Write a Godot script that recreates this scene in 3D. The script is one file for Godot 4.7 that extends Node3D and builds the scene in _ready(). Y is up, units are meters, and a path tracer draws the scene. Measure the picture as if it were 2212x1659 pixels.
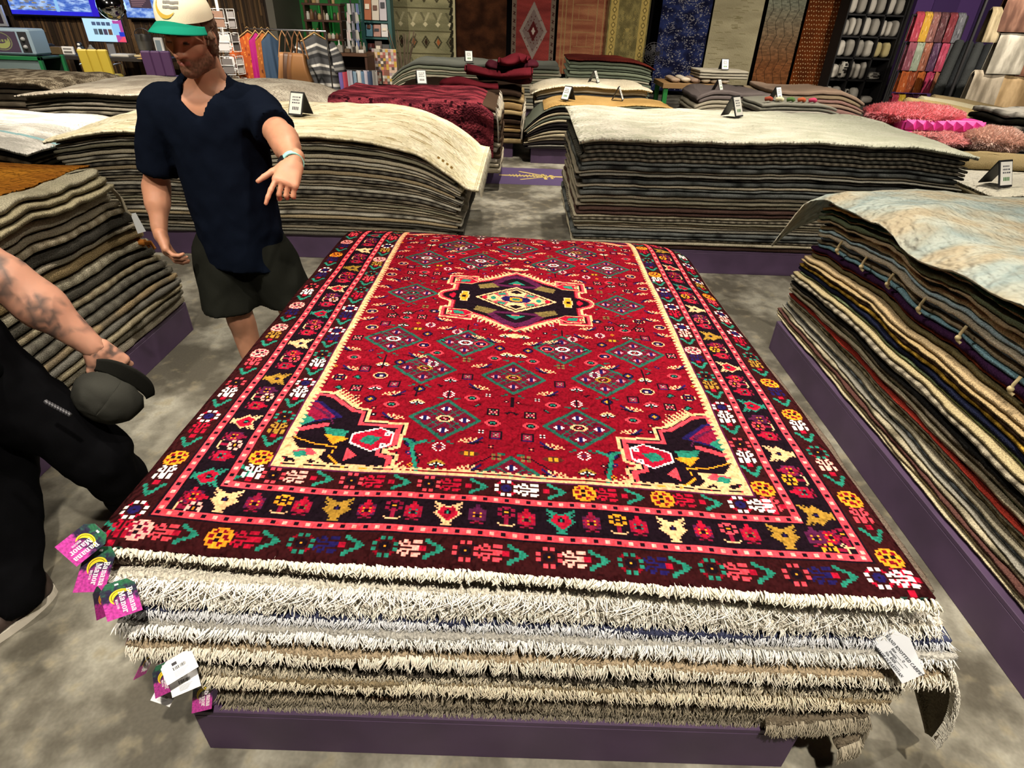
extends Node3D
# A rug showroom: stacks of rugs on purple platforms, two people, a shop wall far behind.

func _ready() -> void:
	# ---- camera
	var cam := Camera3D.new()
	cam.name = "camera"
	add_child(cam)
	cam.fov = 66.74
	cam.near = 0.05
	cam.far = 80.0
	cam.position = Vector3(0, 1.75, 0)
	var pitch := deg_to_rad(-32.6)
	var roll := deg_to_rad(1.9)
	cam.basis = Basis(Vector3.RIGHT, pitch) * Basis(Vector3.BACK, roll)
	cam.current = true
	# ---- environment
	var we := WorldEnvironment.new()
	we.name = "environment"
	var env := Environment.new()
	env.background_mode = Environment.BG_COLOR
	env.background_color = Color(0.02, 0.02, 0.02)
	env.tonemap_mode = Environment.TONE_MAPPER_LINEAR
	env.tonemap_exposure = EXPOSURE
	env.sdfgi_enabled = true
	env.ssao_enabled = true
	env.ssil_enabled = true
	we.environment = env
	add_child(we)
	# ---- materials, lamps, room
	make_materials()
	for L in LAMPS:
		track_lamp(L[0], L[1], L[2], L[3])
	build_room()
	build_stacks()
	build_people()
	build_shop()

const EXPOSURE := 1.0
# [lamp position, aim point, energy, cone half angle]
const LAMPS := [
	[Vector3(0.45, 3.6, 0.45), Vector3(0.1, 0.5, -0.75), 18.0, 34.0],
	[Vector3(0.8, 3.6, -0.9), Vector3(0.1, 0.7, -1.9), 5.2, 42.0],
	[Vector3(-0.7, 3.6, -3.2), Vector3(-0.1, 0.7, -2.6), 4.8, 42.0],
	[Vector3(0.9, 3.6, -2.5), Vector3(1.8, 0.4, -2.6), 8.0, 42.0],
	[Vector3(2.7, 3.6, -0.4), Vector3(2.1, 0.9, -2.0), 8.5, 40.0],
	[Vector3(-2.3, 3.6, -0.6), Vector3(-2.2, 0.6, -2.2), 7.5, 42.0],
	[Vector3(-1.1, 3.6, -0.9), Vector3(-1.5, 0.9, -2.5), 7.5, 40.0],
	[Vector3(-0.5, 3.6, -6.2), Vector3(-1.2, 0.9, -5.2), 9.5, 38.0],
	[Vector3(-3.4, 3.6, -4.2), Vector3(-2.8, 0.9, -5.2), 9.0, 42.0],
	[Vector3(0.9, 3.6, -6.3), Vector3(1.2, 0.9, -5.2), 11.5, 38.0],
	[Vector3(3.6, 3.6, -4.0), Vector3(2.9, 0.9, -5.2), 8.0, 42.0],
	[Vector3(0.1, 3.6, -6.6), Vector3(-0.4, 0.3, -8.0), 16.0, 44.0],
	[Vector3(-4.2, 3.6, -5.2), Vector3(-4.2, 0.6, -7.2), 20.0, 42.0],
	[Vector3(-7.2, 3.6, -7.6), Vector3(-7.4, 0.7, -9.6), 16.0, 46.0],
	[Vector3(1.8, 3.6, -7.6), Vector3(1.4, 0.6, -9.2), 14.0, 44.0],
	[Vector3(5.4, 3.6, -5.8), Vector3(4.8, 0.6, -7.2), 15.0, 46.0],
	[Vector3(-1.2, 3.7, -11.6), Vector3(-0.9, 0.8, -15.0), 13.0, 50.0],
	[Vector3(3.6, 3.7, -11.8), Vector3(4.0, 0.6, -15.0), 13.0, 50.0],
	[Vector3(7.6, 3.7, -9.6), Vector3(8.8, 0.9, -13.0), 20.0, 50.0],
	[Vector3(7.4, 3.7, -6.6), Vector3(8.0, 0.8, -10.2), 18.0, 48.0],
	[Vector3(-3.8, 3.7, -8.6), Vector3(-4.0, 0.9, -11.4), 20.0, 48.0],
	[Vector3(-8.4, 3.7, -10.2), Vector3(-8.8, 0.7, -12.8), 13.0, 48.0],
	[Vector3(4.2, 3.7, -8.4), Vector3(4.2, 0.5, -11.0), 16.0, 48.0],
]
func track_lamp(at: Vector3, aim: Vector3, energy: float, half: float) -> void:
	var t := thing("track_lamp", "black cylinder spotlight head hung on the ceiling track", "lamp", at, 0.0, "track spotlights under the ceiling")
	var d := (aim - at).normalized()
	var bs := Basis.looking_at(d, Vector3.RIGHT)
	var g := G.new()
	var xf := Transform3D(bs * Basis(Vector3.RIGHT, PI / 2), -d * 0.09)
	g.lathe([Vector2(0.001, 0.16), Vector2(0.05, 0.16), Vector2(0.055, 0.13), Vector2(0.055, -0.09), Vector2(0.05, -0.09), Vector2(0.05, -0.07), Vector2(0.001, -0.07)].map(func(q): return Vector2(q.x, q.y)), 14, xf)
	part("housing", g, M("141416", 0.5), t)
	g = G.new()
	g.tube([Vector3(0, 4.3 - at.y, 0) , -d * 0.12], [0.012], 6)
	part("stem", g, M("141416", 0.5), t)
	g = G.new()
	g.lathe([Vector2(0.047, -0.075), Vector2(0.03, -0.08), Vector2(0.001, -0.082)], 14, xf)
	var lm := mat("lamp_glow", Color("fff3dd"), 0.4)
	lm.emission_enabled = true
	lm.emission = Color("fff0d8")
	lm.emission_energy_multiplier = 3.0
	part("lens", g, lm, t)
	var s := SpotLight3D.new()
	s.name = "light"
	t.add_child(s, true)
	s.basis = bs
	s.position = d * 0.03
	s.light_energy = energy
	s.light_color = Color(1.0, 0.955, 0.885)
	s.light_size = 0.045
	s.spot_range = 40.0
	s.spot_attenuation = 2.0
	s.spot_angle = half
	s.spot_angle_attenuation = 0.7
	s.shadow_enabled = true

# ---------------------------------------------------------------- mesh building
class G:
	var v := PackedVector3Array()
	var t := PackedVector2Array()
	var c := PackedColorArray()
	var ix := PackedInt32Array()
	func p(q: Vector3, uv := Vector2.ZERO, col := Color.WHITE) -> int:
		v.append(q); t.append(uv); c.append(col)
		return v.size() - 1
	func tri(a: int, b: int, d: int) -> void:
		ix.append(a); ix.append(d); ix.append(b)
	func quad(a: int, b: int, d: int, e: int) -> void:
		tri(a, b, d); tri(a, d, e)
	# flat quad from four points, counter-clockwise seen from outside
	func q4(a: Vector3, b: Vector3, d: Vector3, e: Vector3, col := Color.WHITE, ua := Vector2(0, 1), ub := Vector2(1, 1), ud := Vector2(1, 0), ue := Vector2(0, 0)) -> void:
		var i := p(a, ua, col)
		p(b, ub, col); p(d, ud, col); p(e, ue, col)
		quad(i, i + 1, i + 2, i + 3)
	func t3(a: Vector3, b: Vector3, d: Vector3, col := Color.WHITE) -> void:
		var i := p(a, Vector2.ZERO, col)
		p(b, Vector2.ZERO, col); p(d, Vector2.ZERO, col)
		tri(i, i + 1, i + 2)
	# box with chamfered edges, centred on xf
	func box(xf: Transform3D, s: Vector3, bev := 0.004, col := Color.WHITE) -> void:
		var h := s / 2.0
		var b: float = min(bev, min(h.x, min(h.y, h.z)) * 0.9)
		for ax in 3:
			for sg in [-1.0, 1.0]:
				var u := (ax + 1) % 3
				var w := (ax + 2) % 3
				var cs := []
				for k in [[-1, -1], [1, -1], [1, 1], [-1, 1]]:
					var q := Vector3.ZERO
					q[ax] = sg * h[ax]
					q[u] = k[0] * (h[u] - b) * sg
					q[w] = k[1] * (h[w] - b)
					cs.append(xf * q)
				q4(cs[0], cs[1], cs[2], cs[3], col)
		if b <= 0.0006:
			return
		for ax in 3:
			var u := (ax + 1) % 3
			var w := (ax + 2) % 3
			for su in [-1.0, 1.0]:
				for sw in [-1.0, 1.0]:
					var A := Vector3.ZERO
					A[u] = su * h[u]; A[w] = sw * (h[w] - b)
					var B := Vector3.ZERO
					B[u] = su * (h[u] - b); B[w] = sw * h[w]
					var d := Vector3.ZERO
					d[ax] = h[ax] - b
					if su * sw > 0:
						q4(xf * (A - d), xf * (B - d), xf * (B + d), xf * (A + d), col)
					else:
						q4(xf * (A - d), xf * (A + d), xf * (B + d), xf * (B - d), col)
		for sx in [-1.0, 1.0]:
			for sy in [-1.0, 1.0]:
				for sz in [-1.0, 1.0]:
					var X := xf * Vector3(sx * h.x, sy * (h.y - b), sz * (h.z - b))
					var Y := xf * Vector3(sx * (h.x - b), sy * h.y, sz * (h.z - b))
					var Z := xf * Vector3(sx * (h.x - b), sy * (h.y - b), sz * h.z)
					if sx * sy * sz > 0:
						t3(X, Y, Z, col)
					else:
						t3(X, Z, Y, col)
	func bx(cx: Vector3, s: Vector3, bev := 0.004, col := Color.WHITE) -> void:
		box(Transform3D(Basis.IDENTITY, cx), s, bev, col)
	# swept tube with elliptic sections; rad: Vector2 list (side, up) or floats
	func tube(path: Array, rad: Array, n := 8, col := Color.WHITE, up := Vector3.UP, caps := true) -> void:
		var first := -1
		var m := path.size()
		for i in m:
			var d: Vector3 = (path[min(i + 1, m - 1)] - path[max(i - 1, 0)]).normalized()
			var sx := up.cross(d)
			if sx.length() < 0.05:
				sx = Vector3.RIGHT.cross(d)
				if sx.length() < 0.05:
					sx = Vector3.BACK.cross(d)
			sx = sx.normalized()
			var sy := d.cross(sx).normalized()
			var r = rad[min(i, rad.size() - 1)]
			var rv: Vector2 = r if r is Vector2 else Vector2(r, r)
			for k in n:
				var a := TAU * k / n
				var id := p(path[i] + sx * cos(a) * rv.x + sy * sin(a) * rv.y, Vector2(float(k) / n, float(i) / m), col)
				if first < 0:
					first = id
		for i in m - 1:
			for k in n:
				var a := first + i * n + k
				var b := first + i * n + (k + 1) % n
				quad(a, b, b + n, a + n)
		if caps:
			var c0 := p(path[0], Vector2.ZERO, col)
			var c1 := p(path[m - 1], Vector2.ZERO, col)
			for k in n:
				tri(c0, first + (k + 1) % n, first + k)
				tri(c1, first + (m - 1) * n + k, first + (m - 1) * n + (k + 1) % n)
	# profile of Vector2(r, y), bottom to top
	func lathe(prof: Array, n: int, xf := Transform3D.IDENTITY, col := Color.WHITE) -> void:
		var f := v.size()
		for q in prof:
			for k in n:
				var a := TAU * k / n
				p(xf * Vector3(q.x * cos(a), q.y, -q.x * sin(a)), Vector2(float(k) / n, q.y), col)
		for i in prof.size() - 1:
			for k in n:
				var a := f + i * n + k
				var b := f + i * n + (k + 1) % n
				quad(a, b, b + n, a + n)
	func grid(nu: int, nv: int, fn: Callable, colfn = null) -> void:
		var f := v.size()
		for j in nv + 1:
			for i in nu + 1:
				var u := float(i) / nu
				var w := float(j) / nv
				p(fn.call(u, w), Vector2(u, w), colfn.call(u, w) if colfn != null else Color.WHITE)
		for j in nv:
			for i in nu:
				var a := f + j * (nu + 1) + i
				quad(a, a + 1, a + nu + 2, a + nu + 1)
	# closed sheet of a given thickness over a grid; fn gives the top surface
	func sheet(nu: int, nv: int, fn: Callable, th: float, colfn = null, backcol := Color.WHITE) -> void:
		var f := v.size()
		var top := []
		for j in nv + 1:
			for i in nu + 1:
				var u := float(i) / nu
				var w := float(j) / nv
				top.append(fn.call(u, w))
		for j in nv + 1:
			for i in nu + 1:
				p(top[j * (nu + 1) + i], Vector2(float(i) / nu, float(j) / nv), colfn.call(float(i) / nu, float(j) / nv) if colfn != null else Color.WHITE)
		var g := v.size()
		for j in nv + 1:
			for i in nu + 1:
				var du: Vector3 = top[j * (nu + 1) + min(i + 1, nu)] - top[j * (nu + 1) + max(i - 1, 0)]
				var dv: Vector3 = top[min(j + 1, nv) * (nu + 1) + i] - top[max(j - 1, 0) * (nu + 1) + i]
				var n := du.cross(dv).normalized()
				p(top[j * (nu + 1) + i] - n * th, Vector2(float(i) / nu, float(j) / nv), backcol)
		for j in nv:
			for i in nu:
				var a := f + j * (nu + 1) + i
				quad(a, a + 1, a + nu + 2, a + nu + 1)
				var b := g + j * (nu + 1) + i
				quad(b, b + nu + 1, b + nu + 2, b + 1)
		for i in nu:
			quad(g + i, g + i + 1, f + i + 1, f + i)
			var o := nv * (nu + 1)
			quad(f + o + i, f + o + i + 1, g + o + i + 1, g + o + i)
		for j in nv:
			var o := j * (nu + 1)
			var o2 := o + nu + 1
			quad(f + o, f + o2, g + o2, g + o)
			quad(g + o + nu, g + o2 + nu, f + o2 + nu, f + o + nu)
	# ball squashed by xf
	func ball(xf: Transform3D, n := 10, m := 7, col := Color.WHITE) -> void:
		var pr := []
		for i in m + 1:
			var a := -PI / 2 + PI * i / m
			pr.append(Vector2(max(cos(a), 0.001), sin(a)))
		lathe(pr, n, xf, col)
	# flat polygon (x,y plane of xf) extruded along its z by th, front at +z
	func slab(poly: PackedVector2Array, th: float, xf := Transform3D.IDENTITY, col := Color.WHITE) -> void:
		var tr := Geometry2D.triangulate_polygon(poly)
		var f := v.size()
		var ccw := not Geometry2D.is_polygon_clockwise(poly)
		for q in poly:
			p(xf * Vector3(q.x, q.y, 0), q, col)
		for i in range(0, tr.size(), 3):
			var a := poly[tr[i]]
			var b := poly[tr[i + 1]]
			var d := poly[tr[i + 2]]
			if (b - a).cross(d - a) > 0:
				tri(f + tr[i], f + tr[i + 1], f + tr[i + 2])
			else:
				tri(f + tr[i], f + tr[i + 2], f + tr[i + 1])
		if th <= 0.0:
			return
		var g := v.size()
		for q in poly:
			p(xf * Vector3(q.x, q.y, -th), q, col)
		for i in range(0, tr.size(), 3):
			var a := poly[tr[i]]
			var b := poly[tr[i + 1]]
			var d := poly[tr[i + 2]]
			if (b - a).cross(d - a) > 0:
				tri(g + tr[i], g + tr[i + 2], g + tr[i + 1])
			else:
				tri(g + tr[i], g + tr[i + 1], g + tr[i + 2])
		for i in poly.size():
			var j := (i + 1) % poly.size()
			var a: Vector2 = poly[i]
			var b: Vector2 = poly[j]
			var A := xf * Vector3(a.x, a.y, 0)
			var B := xf * Vector3(b.x, b.y, 0)
			var A2 := xf * Vector3(a.x, a.y, -th)
			var B2 := xf * Vector3(b.x, b.y, -th)
			if ccw:
				q4(A2, B2, B, A, col)
			else:
				q4(B2, A2, A, B, col)
	func mesh(origin := Vector3.ZERO) -> ArrayMesh:
		var n := PackedVector3Array()
		n.resize(v.size())
		for i in range(0, ix.size(), 3):
			var a := ix[i]
			var b := ix[i + 1]
			var d := ix[i + 2]
			var w := (v[d] - v[a]).cross(v[b] - v[a])
			n[a] += w; n[b] += w; n[d] += w
		for i in n.size():
			n[i] = n[i].normalized() if n[i].length_squared() > 1e-24 else Vector3.UP
		if origin != Vector3.ZERO:
			for i in v.size():
				v[i] -= origin
		var a := []
		a.resize(Mesh.ARRAY_MAX)
		a[Mesh.ARRAY_VERTEX] = v; a[Mesh.ARRAY_NORMAL] = n; a[Mesh.ARRAY_TEX_UV] = t; a[Mesh.ARRAY_COLOR] = c; a[Mesh.ARRAY_INDEX] = ix
		var m := ArrayMesh.new()
		m.add_surface_from_arrays(Mesh.PRIMITIVE_TRIANGLES, a)
		return m

var counts := {}
func numbered(s: String) -> String:
	counts[s] = counts.get(s, -1) + 1
	return s if counts[s] == 0 else "%s_%03d" % [s, counts[s]]
func tag(o: Node, label: String, cat: String, group := "", kind := "") -> Node:
	o.set_meta("label", label); o.set_meta("category", cat)
	if group: o.set_meta("group", group)
	if kind: o.set_meta("kind", kind)
	return o
func thing(called: String, label: String, cat: String, at := Vector3.ZERO, turn := 0.0, group := "") -> Node3D:
	var o := Node3D.new()
	o.name = numbered(called)
	add_child(o)
	o.position = at; o.rotation.y = turn
	tag(o, label, cat, group)
	return o
func part(called: String, g: G, m: Material, parent: Node, label := "", at := Vector3.ZERO) -> MeshInstance3D:
	var o := MeshInstance3D.new()
	o.name = called
	o.mesh = g.mesh(at); o.material_override = m
	parent.add_child(o, true)
	o.position = at
	if label: o.set_meta("label", label)
	return o
# a thing that is one mesh, given in world coordinates
func solo(called: String, g: G, m: Material, at: Vector3, label: String, cat: String, group := "") -> MeshInstance3D:
	var o := MeshInstance3D.new()
	o.name = numbered(called)
	o.mesh = g.mesh(at); o.material_override = m
	add_child(o)
	o.position = at
	tag(o, label, cat, group)
	return o
func structure(called: String, g: G, m: Material, parent: Node = null) -> MeshInstance3D:
	var o := MeshInstance3D.new()
	o.name = called
	o.mesh = g.mesh(); o.material_override = m
	(parent if parent else self).add_child(o, true)
	if parent == null: o.set_meta("kind", "structure")
	return o
func lin(h) -> Color:
	var k := Color(h) if h is String else (h as Color)
	return k.srgb_to_linear()
var mats := {}
func mat(key: String, col := Color.WHITE, rough := 0.8, metal := 0.0) -> StandardMaterial3D:
	if not mats.has(key):
		var m := StandardMaterial3D.new()
		m.albedo_color = col; m.roughness = rough; m.metallic = metal
		mats[key] = m
	return mats[key]
func M(hex: String, rough := 0.8, metal := 0.0) -> StandardMaterial3D:
	return mat("%s_%s_%s" % [hex, rough, metal], Color(hex), rough, metal)
func noise(seed_: int, freq: float, oct := 3, type := FastNoiseLite.TYPE_SIMPLEX_SMOOTH) -> FastNoiseLite:
	var n := FastNoiseLite.new()
	n.seed = seed_; n.frequency = freq; n.noise_type = type
	n.fractal_octaves = oct
	return n
# seamless grey noise image between lo and hi
func noise_tex(n: FastNoiseLite, size: int, lo: float, hi: float, mip := true) -> ImageTexture:
	var im := n.get_seamless_image(size, size)
	im.convert(Image.FORMAT_RGB8)
	var d := im.get_data()
	for i in d.size():
		d[i] = int(clampf(lo + (hi - lo) * d[i] / 255.0, 0, 1) * 255.0)
	return ImageTexture.create_from_image(Image.create_from_data(size, size, false, Image.FORMAT_RGB8, d))
func normal_tex(n: FastNoiseLite, size: int, strength: float) -> ImageTexture:
	var im := n.get_seamless_image(size, size)
	im.convert(Image.FORMAT_RGBA8)
	im.bump_map_to_normal_map(strength)
	return ImageTexture.create_from_image(im)
func tex_mat(key: String, im: Image, rough := 0.9) -> StandardMaterial3D:
	var m := mat(key, Color.WHITE, rough)
	m.albedo_texture = ImageTexture.create_from_image(im)
	return m
func hash1(x: float) -> float:
	return fposmod(sin(x * 127.1 + 11.7) * 43758.5453, 1.0)

# ---------------------------------------------------------------- shared materials
var wool: StandardMaterial3D
var vplain: StandardMaterial3D
var purple: StandardMaterial3D
var fnz := FastNoiseLite.new()
func make_materials() -> void:
	fnz.seed = 5; fnz.frequency = 1.0
	wool = mat("wool", Color.WHITE, 1.0)
	wool.vertex_color_use_as_albedo = true
	wool.metallic_specular = 0.12
	wool.albedo_texture = noise_tex(noise(3, 0.09, 4), 512, 0.62, 1.12)
	wool.normal_enabled = true
	wool.normal_texture = normal_tex(noise(9, 0.12, 3), 512, 10.0)
	wool.normal_scale = 0.8
	wool.uv1_triplanar = true
	wool.uv1_world_triplanar = true
	wool.uv1_scale = Vector3(2.6, 2.6, 2.6)
	vplain = mat("vplain", Color.WHITE, 0.9)
	vplain.vertex_color_use_as_albedo = true
	purple = mat("purple", Color("4f3b59"), 0.62)
	purple.albedo_texture = noise_tex(noise(21, 0.012, 4), 256, 0.86, 1.08)
	purple.uv1_triplanar = true
	purple.uv1_world_triplanar = true
	purple.uv1_scale = Vector3(0.9, 0.9, 0.9)

func make_floor_material() -> StandardMaterial3D:
	var n1 := noise(31, 0.006, 5)
	var n2 := noise(32, 0.03, 4)
	var n3 := noise(33, 0.25, 2)
	var S := 1024
	var a := n1.get_seamless_image(S, S)
	var b := n2.get_seamless_image(S, S)
	var k := n3.get_seamless_image(S, S)
	var im := Image.create(S, S, false, Image.FORMAT_RGB8)
	var dark := Color("545046")
	var pale := Color("989588")
	var ochre := Color("857b62")
	for y in S:
		for x in S:
			var f := a.get_pixel(x, y).r
			var g := b.get_pixel(x, y).r
			var h := k.get_pixel(x, y).r
			var q := clampf((f - 0.32) * 2.0 + (g - 0.5) * 0.8, 0, 1)
			var cc := dark.lerp(pale, q).lerp(ochre, clampf((g - 0.62) * 2.2, 0, 0.45))
			cc = cc * (0.93 + 0.14 * h)
			im.set_pixel(x, y, cc)
	var m := tex_mat("concrete", im, 0.55)
	m.uv1_triplanar = true
	m.uv1_world_triplanar = true
	m.uv1_scale = Vector3(0.27, 0.27, 0.27)
	m.roughness_texture = noise_tex(n2, 256, 0.6, 1.3)
	m.metallic_specular = 0.4
	return m

func slab_box(g: G, a: Vector3, b: Vector3) -> void:
	g.bx((a + b) / 2, (b - a).abs(), 0.0)

const ZB := -18.6      # back wall
func build_room() -> void:
	var g := G.new()
	slab_box(g, Vector3(-13, -0.2, -19), Vector3(13, 0, 5))
	structure("floor", g, make_floor_material())
	g = G.new()
	slab_box(g, Vector3(-13, 4.3, -19), Vector3(13, 4.5, 5))
	structure("ceiling", g, M("2a2830", 0.95))
	g = G.new()
	slab_box(g, Vector3(-13, 0, ZB - 0.3), Vector3(13, 4.3, ZB))
	structure("wall_back", g, M("17141a", 0.95))
	g = G.new()
	slab_box(g, Vector3(-13, 0, 4.8), Vector3(13, 4.3, 5.1))
	structure("wall_front", g, M("4a3a52", 0.9))
	g = G.new()
	slab_box(g, Vector3(-13.2, 0, -19), Vector3(-13, 4.3, 5))
	structure("wall_left", g, M("4a3a52", 0.9))
	g = G.new()
	slab_box(g, Vector3(13, 0, -19), Vector3(13.2, 4.3, 5))
	structure("wall_right", g, M("4b2f63", 0.9))
	# purple band painted on the floor across the aisle, with a faded yellow figure
	g = G.new()
	slab_box(g, Vector3(-9, 0.0, -8.05), Vector3(9, 0.0015, -7.18))
	var o := structure("trim_1", g, M("4d3d62", 0.6))
	o.set_meta("kind", "structure")
	var yl := G.new()
	var Y := 0.0024
	var strip := func(a: Vector2, b: Vector2, wd: float) -> void:
		var d := (b - a).normalized()
		var nn := Vector2(-d.y, d.x) * wd
		yl.q4(Vector3(a.x - nn.x, Y, a.y - nn.y), Vector3(a.x + nn.x, Y, a.y + nn.y), Vector3(b.x + nn.x, Y, b.y + nn.y), Vector3(b.x - nn.x, Y, b.y - nn.y))
	strip.call(Vector2(-0.25, -7.62), Vector2(0.55, -7.62), 0.025)
	for k in 14:
		var x := -0.12 + k * 0.042
		strip.call(Vector2(x, -7.62 - 0.05 - 0.012 * (k % 4)), Vector2(x + 0.02, -7.62 + 0.05 + 0.014 * (k % 3)), 0.007)
	strip.call(Vector2(0.0, -7.85), Vector2(0.3, -7.66), 0.02)
	strip.call(Vector2(0.02, -7.42), Vector2(0.3, -7.58), 0.016)
	strip.call(Vector2(0.3, -7.74), Vector2(0.34, -7.46), 0.02)
	strip.call(Vector2(0.4, -7.7), Vector2(0.42, -7.5), 0.016)
	part("painted_figure", yl, M("b7a25e", 0.7), o)

# ---------------------------------------------------------------- the knotted pattern of the red rug
const KW := 344
const KH := 536
var kb := PackedByteArray()      # whole rug, palette indices
var qb := PackedByteArray()      # one quarter of the field, from the centre outwards
const PAL := {"r": "720c1b", "d": "2c0f11", "k": "160d14", "c": "e03e4a", "p": "ff9c90", "g": "22705e", "e": "e2a678", "o": "f08a22", "n": "1d1648", "y": "94702a", "w": "f6eee0", "s": "9c122a", "b": "46241c", "v": "4a1838", "m": "7a1430", "t": "6a5a34", "l": "5f7a66", "h": "1f5446", "q": "5c1024", "z": "c9808a"}
var pal_keys := []
func pc(ch: String) -> int:
	return pal_keys.find(ch)
func K(x: int, y: int, ch: int) -> void:
	if x >= 0 and y >= 0 and x < KW and y < KH:
		kb[y * KW + x] = ch
func Q(x: int, y: int, ch: int) -> void:
	if x >= 0 and y >= 0 and x < 172 and y < 268:
		qb[y * 172 + x] = ch
func kr(x: int, y: int, w: int, h: int, ch: String) -> void:
	var n := pc(ch)
	for j in h:
		for i in w:
			K(x + i, y + j, n)
func qpoly(pts: Array, ch: String) -> void:
	var n := pc(ch)
	var poly := PackedVector2Array(pts)
	var lo := poly[0]
	var hi := poly[0]
	for q in poly:
		lo = lo.min(q); hi = hi.max(q)
	for y in range(int(lo.y), int(hi.y) + 1):
		for x in range(int(lo.x), int(hi.x) + 1):
			if Geometry2D.is_point_in_polygon(Vector2(x + 0.5, y + 0.5), poly):
				Q(x, y, n)
func qline(a: Vector2, b: Vector2, w: int, ch: String) -> void:
	var n := pc(ch)
	var m := int(max(abs(b.x - a.x), abs(b.y - a.y))) + 1
	for i in m + 1:
		var q := a.lerp(b, float(i) / m)
		for dy in w:
			for dx in w:
				Q(int(q.x) + dx, int(q.y) + dy, n)
func qspr(cx: int, cy: int, rows: Array, fx := false, fy := false) -> void:
	var h := rows.size()
	var w: int = rows[0].length()
	for j in h:
		for i in w:
			var ch: String = rows[j][i]
			if ch != ".":
				Q(cx - w / 2 + ((w - 1 - i) if fx else i), cy - h / 2 + ((h - 1 - j) if fy else j), pc(ch))
# stamp on the border: along = distance along the side, across = distance from the outer edge
func bspr(side: int, along: int, across: int, rows: Array, flip := false) -> void:
	var h := rows.size()
	var w: int = rows[0].length()
	for j in h:
		for i in w:
			var ch: String = rows[j][i]
			if ch == ".":
				continue
			var a := along - w / 2 + ((w - 1 - i) if flip else i)
			var b := across + h / 2 - j
			var n := pc(ch)
			match side:
				0: K(a, b, n)
				1: K(KW - 1 - b, a, n)
				2: K(a, KH - 1 - b, n)
				3: K(b, a, n)
const OCT := ["...aaaaa...", ".aaBaaBaaa.", ".aBBaaBBaa.", "aaaakkaaaaa", "aBBakkaBBaa", "aBBaaaaBBaa", "aaaakkaaBBa", "aaBBkkaaaaa", ".aBBaaBBaa.", ".aaaaaBaaa.", "...aaaaa..."]
const TUL := ["..xx..xxxx.", "x.xxx.xxxx.", "xx..x......", ".xxxxxxxxx.", "......xxxx.", ".xxxxxxxx..", "xx..x......", "x.xxx.xxxx.", "..xx..xxx.."]
const CHEV := ["gg........", "ggg.......", ".gggg.....", "...gggg...", ".....ggg..", ".....gggg.", ".....ggg..", "...gggg...", ".gggg.....", "ggg.......", "gg........"]
const FLO := ["...aa.aa...", "..saa.aas..", ".ss.....ss.", "aa..kkk..aa", "aa.kkkkk.aa", "...kkokk...", "aa.kkkkk.aa", "aa..kkk..aa", ".ss.....ss.", "..saa.aas..", "...aa.aa..."]
const PALM := ["a...........a", "aaa.......aaa", ".aaaa...aaaa.", "a.aafaaafaa.a", ".aafffffffaa.", "..afffkfffa..", ".afffkgkfffa.", "aafffkgkfffaa", ".aaffffffffa.", "..aaffffffa..", "...aaffffa...", "....aaffa....", "....aaaaa....", ".....aaa.....", "....aaaaa...."]
const POM := ["...ff...", "...ff...", "..ffff..", "aaffffaa", "afaffafa", "ffgffgff", "affkkffa", "ffgkkgff", "afaffafa", "aaffffaa", "..dmmd..", ".mmddmm."]
const STEM := ["..aaaa..", "aa.aa.aa", "aa.kk.aa", "..kffk..", "aa.kk.aa", "aa.aa.aa", "..aaaa..", "...mm...", "...mm...", "...mm...", "e..mm..e", ".eeeeee."]
func sub(rows: Array, m: Dictionary) -> Array:
	var out := []
	for r in rows:
		var s := ""
		for ch in r:
			s += m.get(ch, ch)
		out.append(s)
	return out
func ring_rect(inset: int, width: int, ch: String) -> void:
	kr(inset, inset, KW - 2 * inset, width, ch)
	kr(inset, KH - inset - width, KW - 2 * inset, width, ch)
	kr(inset, inset, width, KH - 2 * inset, ch)
	kr(KW - inset - width, inset, width, KH - 2 * inset, ch)
func guard(inset: int) -> void:
	ring_rect(inset, 4, "c")
	for side in 4:
		var n := KW if side % 2 == 0 else KH
		var i := 0
		var a := inset + 2
		while a < n - inset:
			bspr(side, a, inset + 1, ["kk", "kk"] if i % 2 == 0 else ["pp", "pp"])
			a += 5
			i += 1
func border_small(lo: int, hi: int, sd: int) -> void:
	var rng := RandomNumberGenerator.new()
	rng.seed = sd
	var mid := (lo + hi) / 2
	for side in 4:
		var n := KW if side % 2 == 0 else KH
		var cnt := int(round((n - 2.0 * lo) / 35.0))
		var per := (n - 2.0 * lo) / cnt
		for k in cnt:
			var a := lo + k * per
			var rot := side % 2 == 1
			bspr(side, int(a + 4), mid, CHEV)
			match rng.randi_range(0, 4):
				0: bspr(side, int(a + 16), mid, sub(OCT, {"a": "o", "B": "r"}))
				1: bspr(side, int(a + 16), mid, sub(OCT, {"a": "p", "B": "m"}))
				2: bspr(side, int(a + 16), mid, sub(FLO, {"a": "c", "s": "k"}))
				3: bspr(side, int(a + 16), mid, sub(FLO, {"a": "w", "k": "n", "o": "k"}))
				4: bspr(side, int(a + 16), mid, sub(FLO, {"a": "g", "s": "r"}))
			var tc: String = ["w", "y", "c", "p", "n", "s"][rng.randi_range(0, 5)]
			bspr(side, int(a + 27), mid, sub(TUL, {"x": tc}))
			bspr(side, int(a + per - 2), mid, ["sss", "sss", "sss"])
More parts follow.
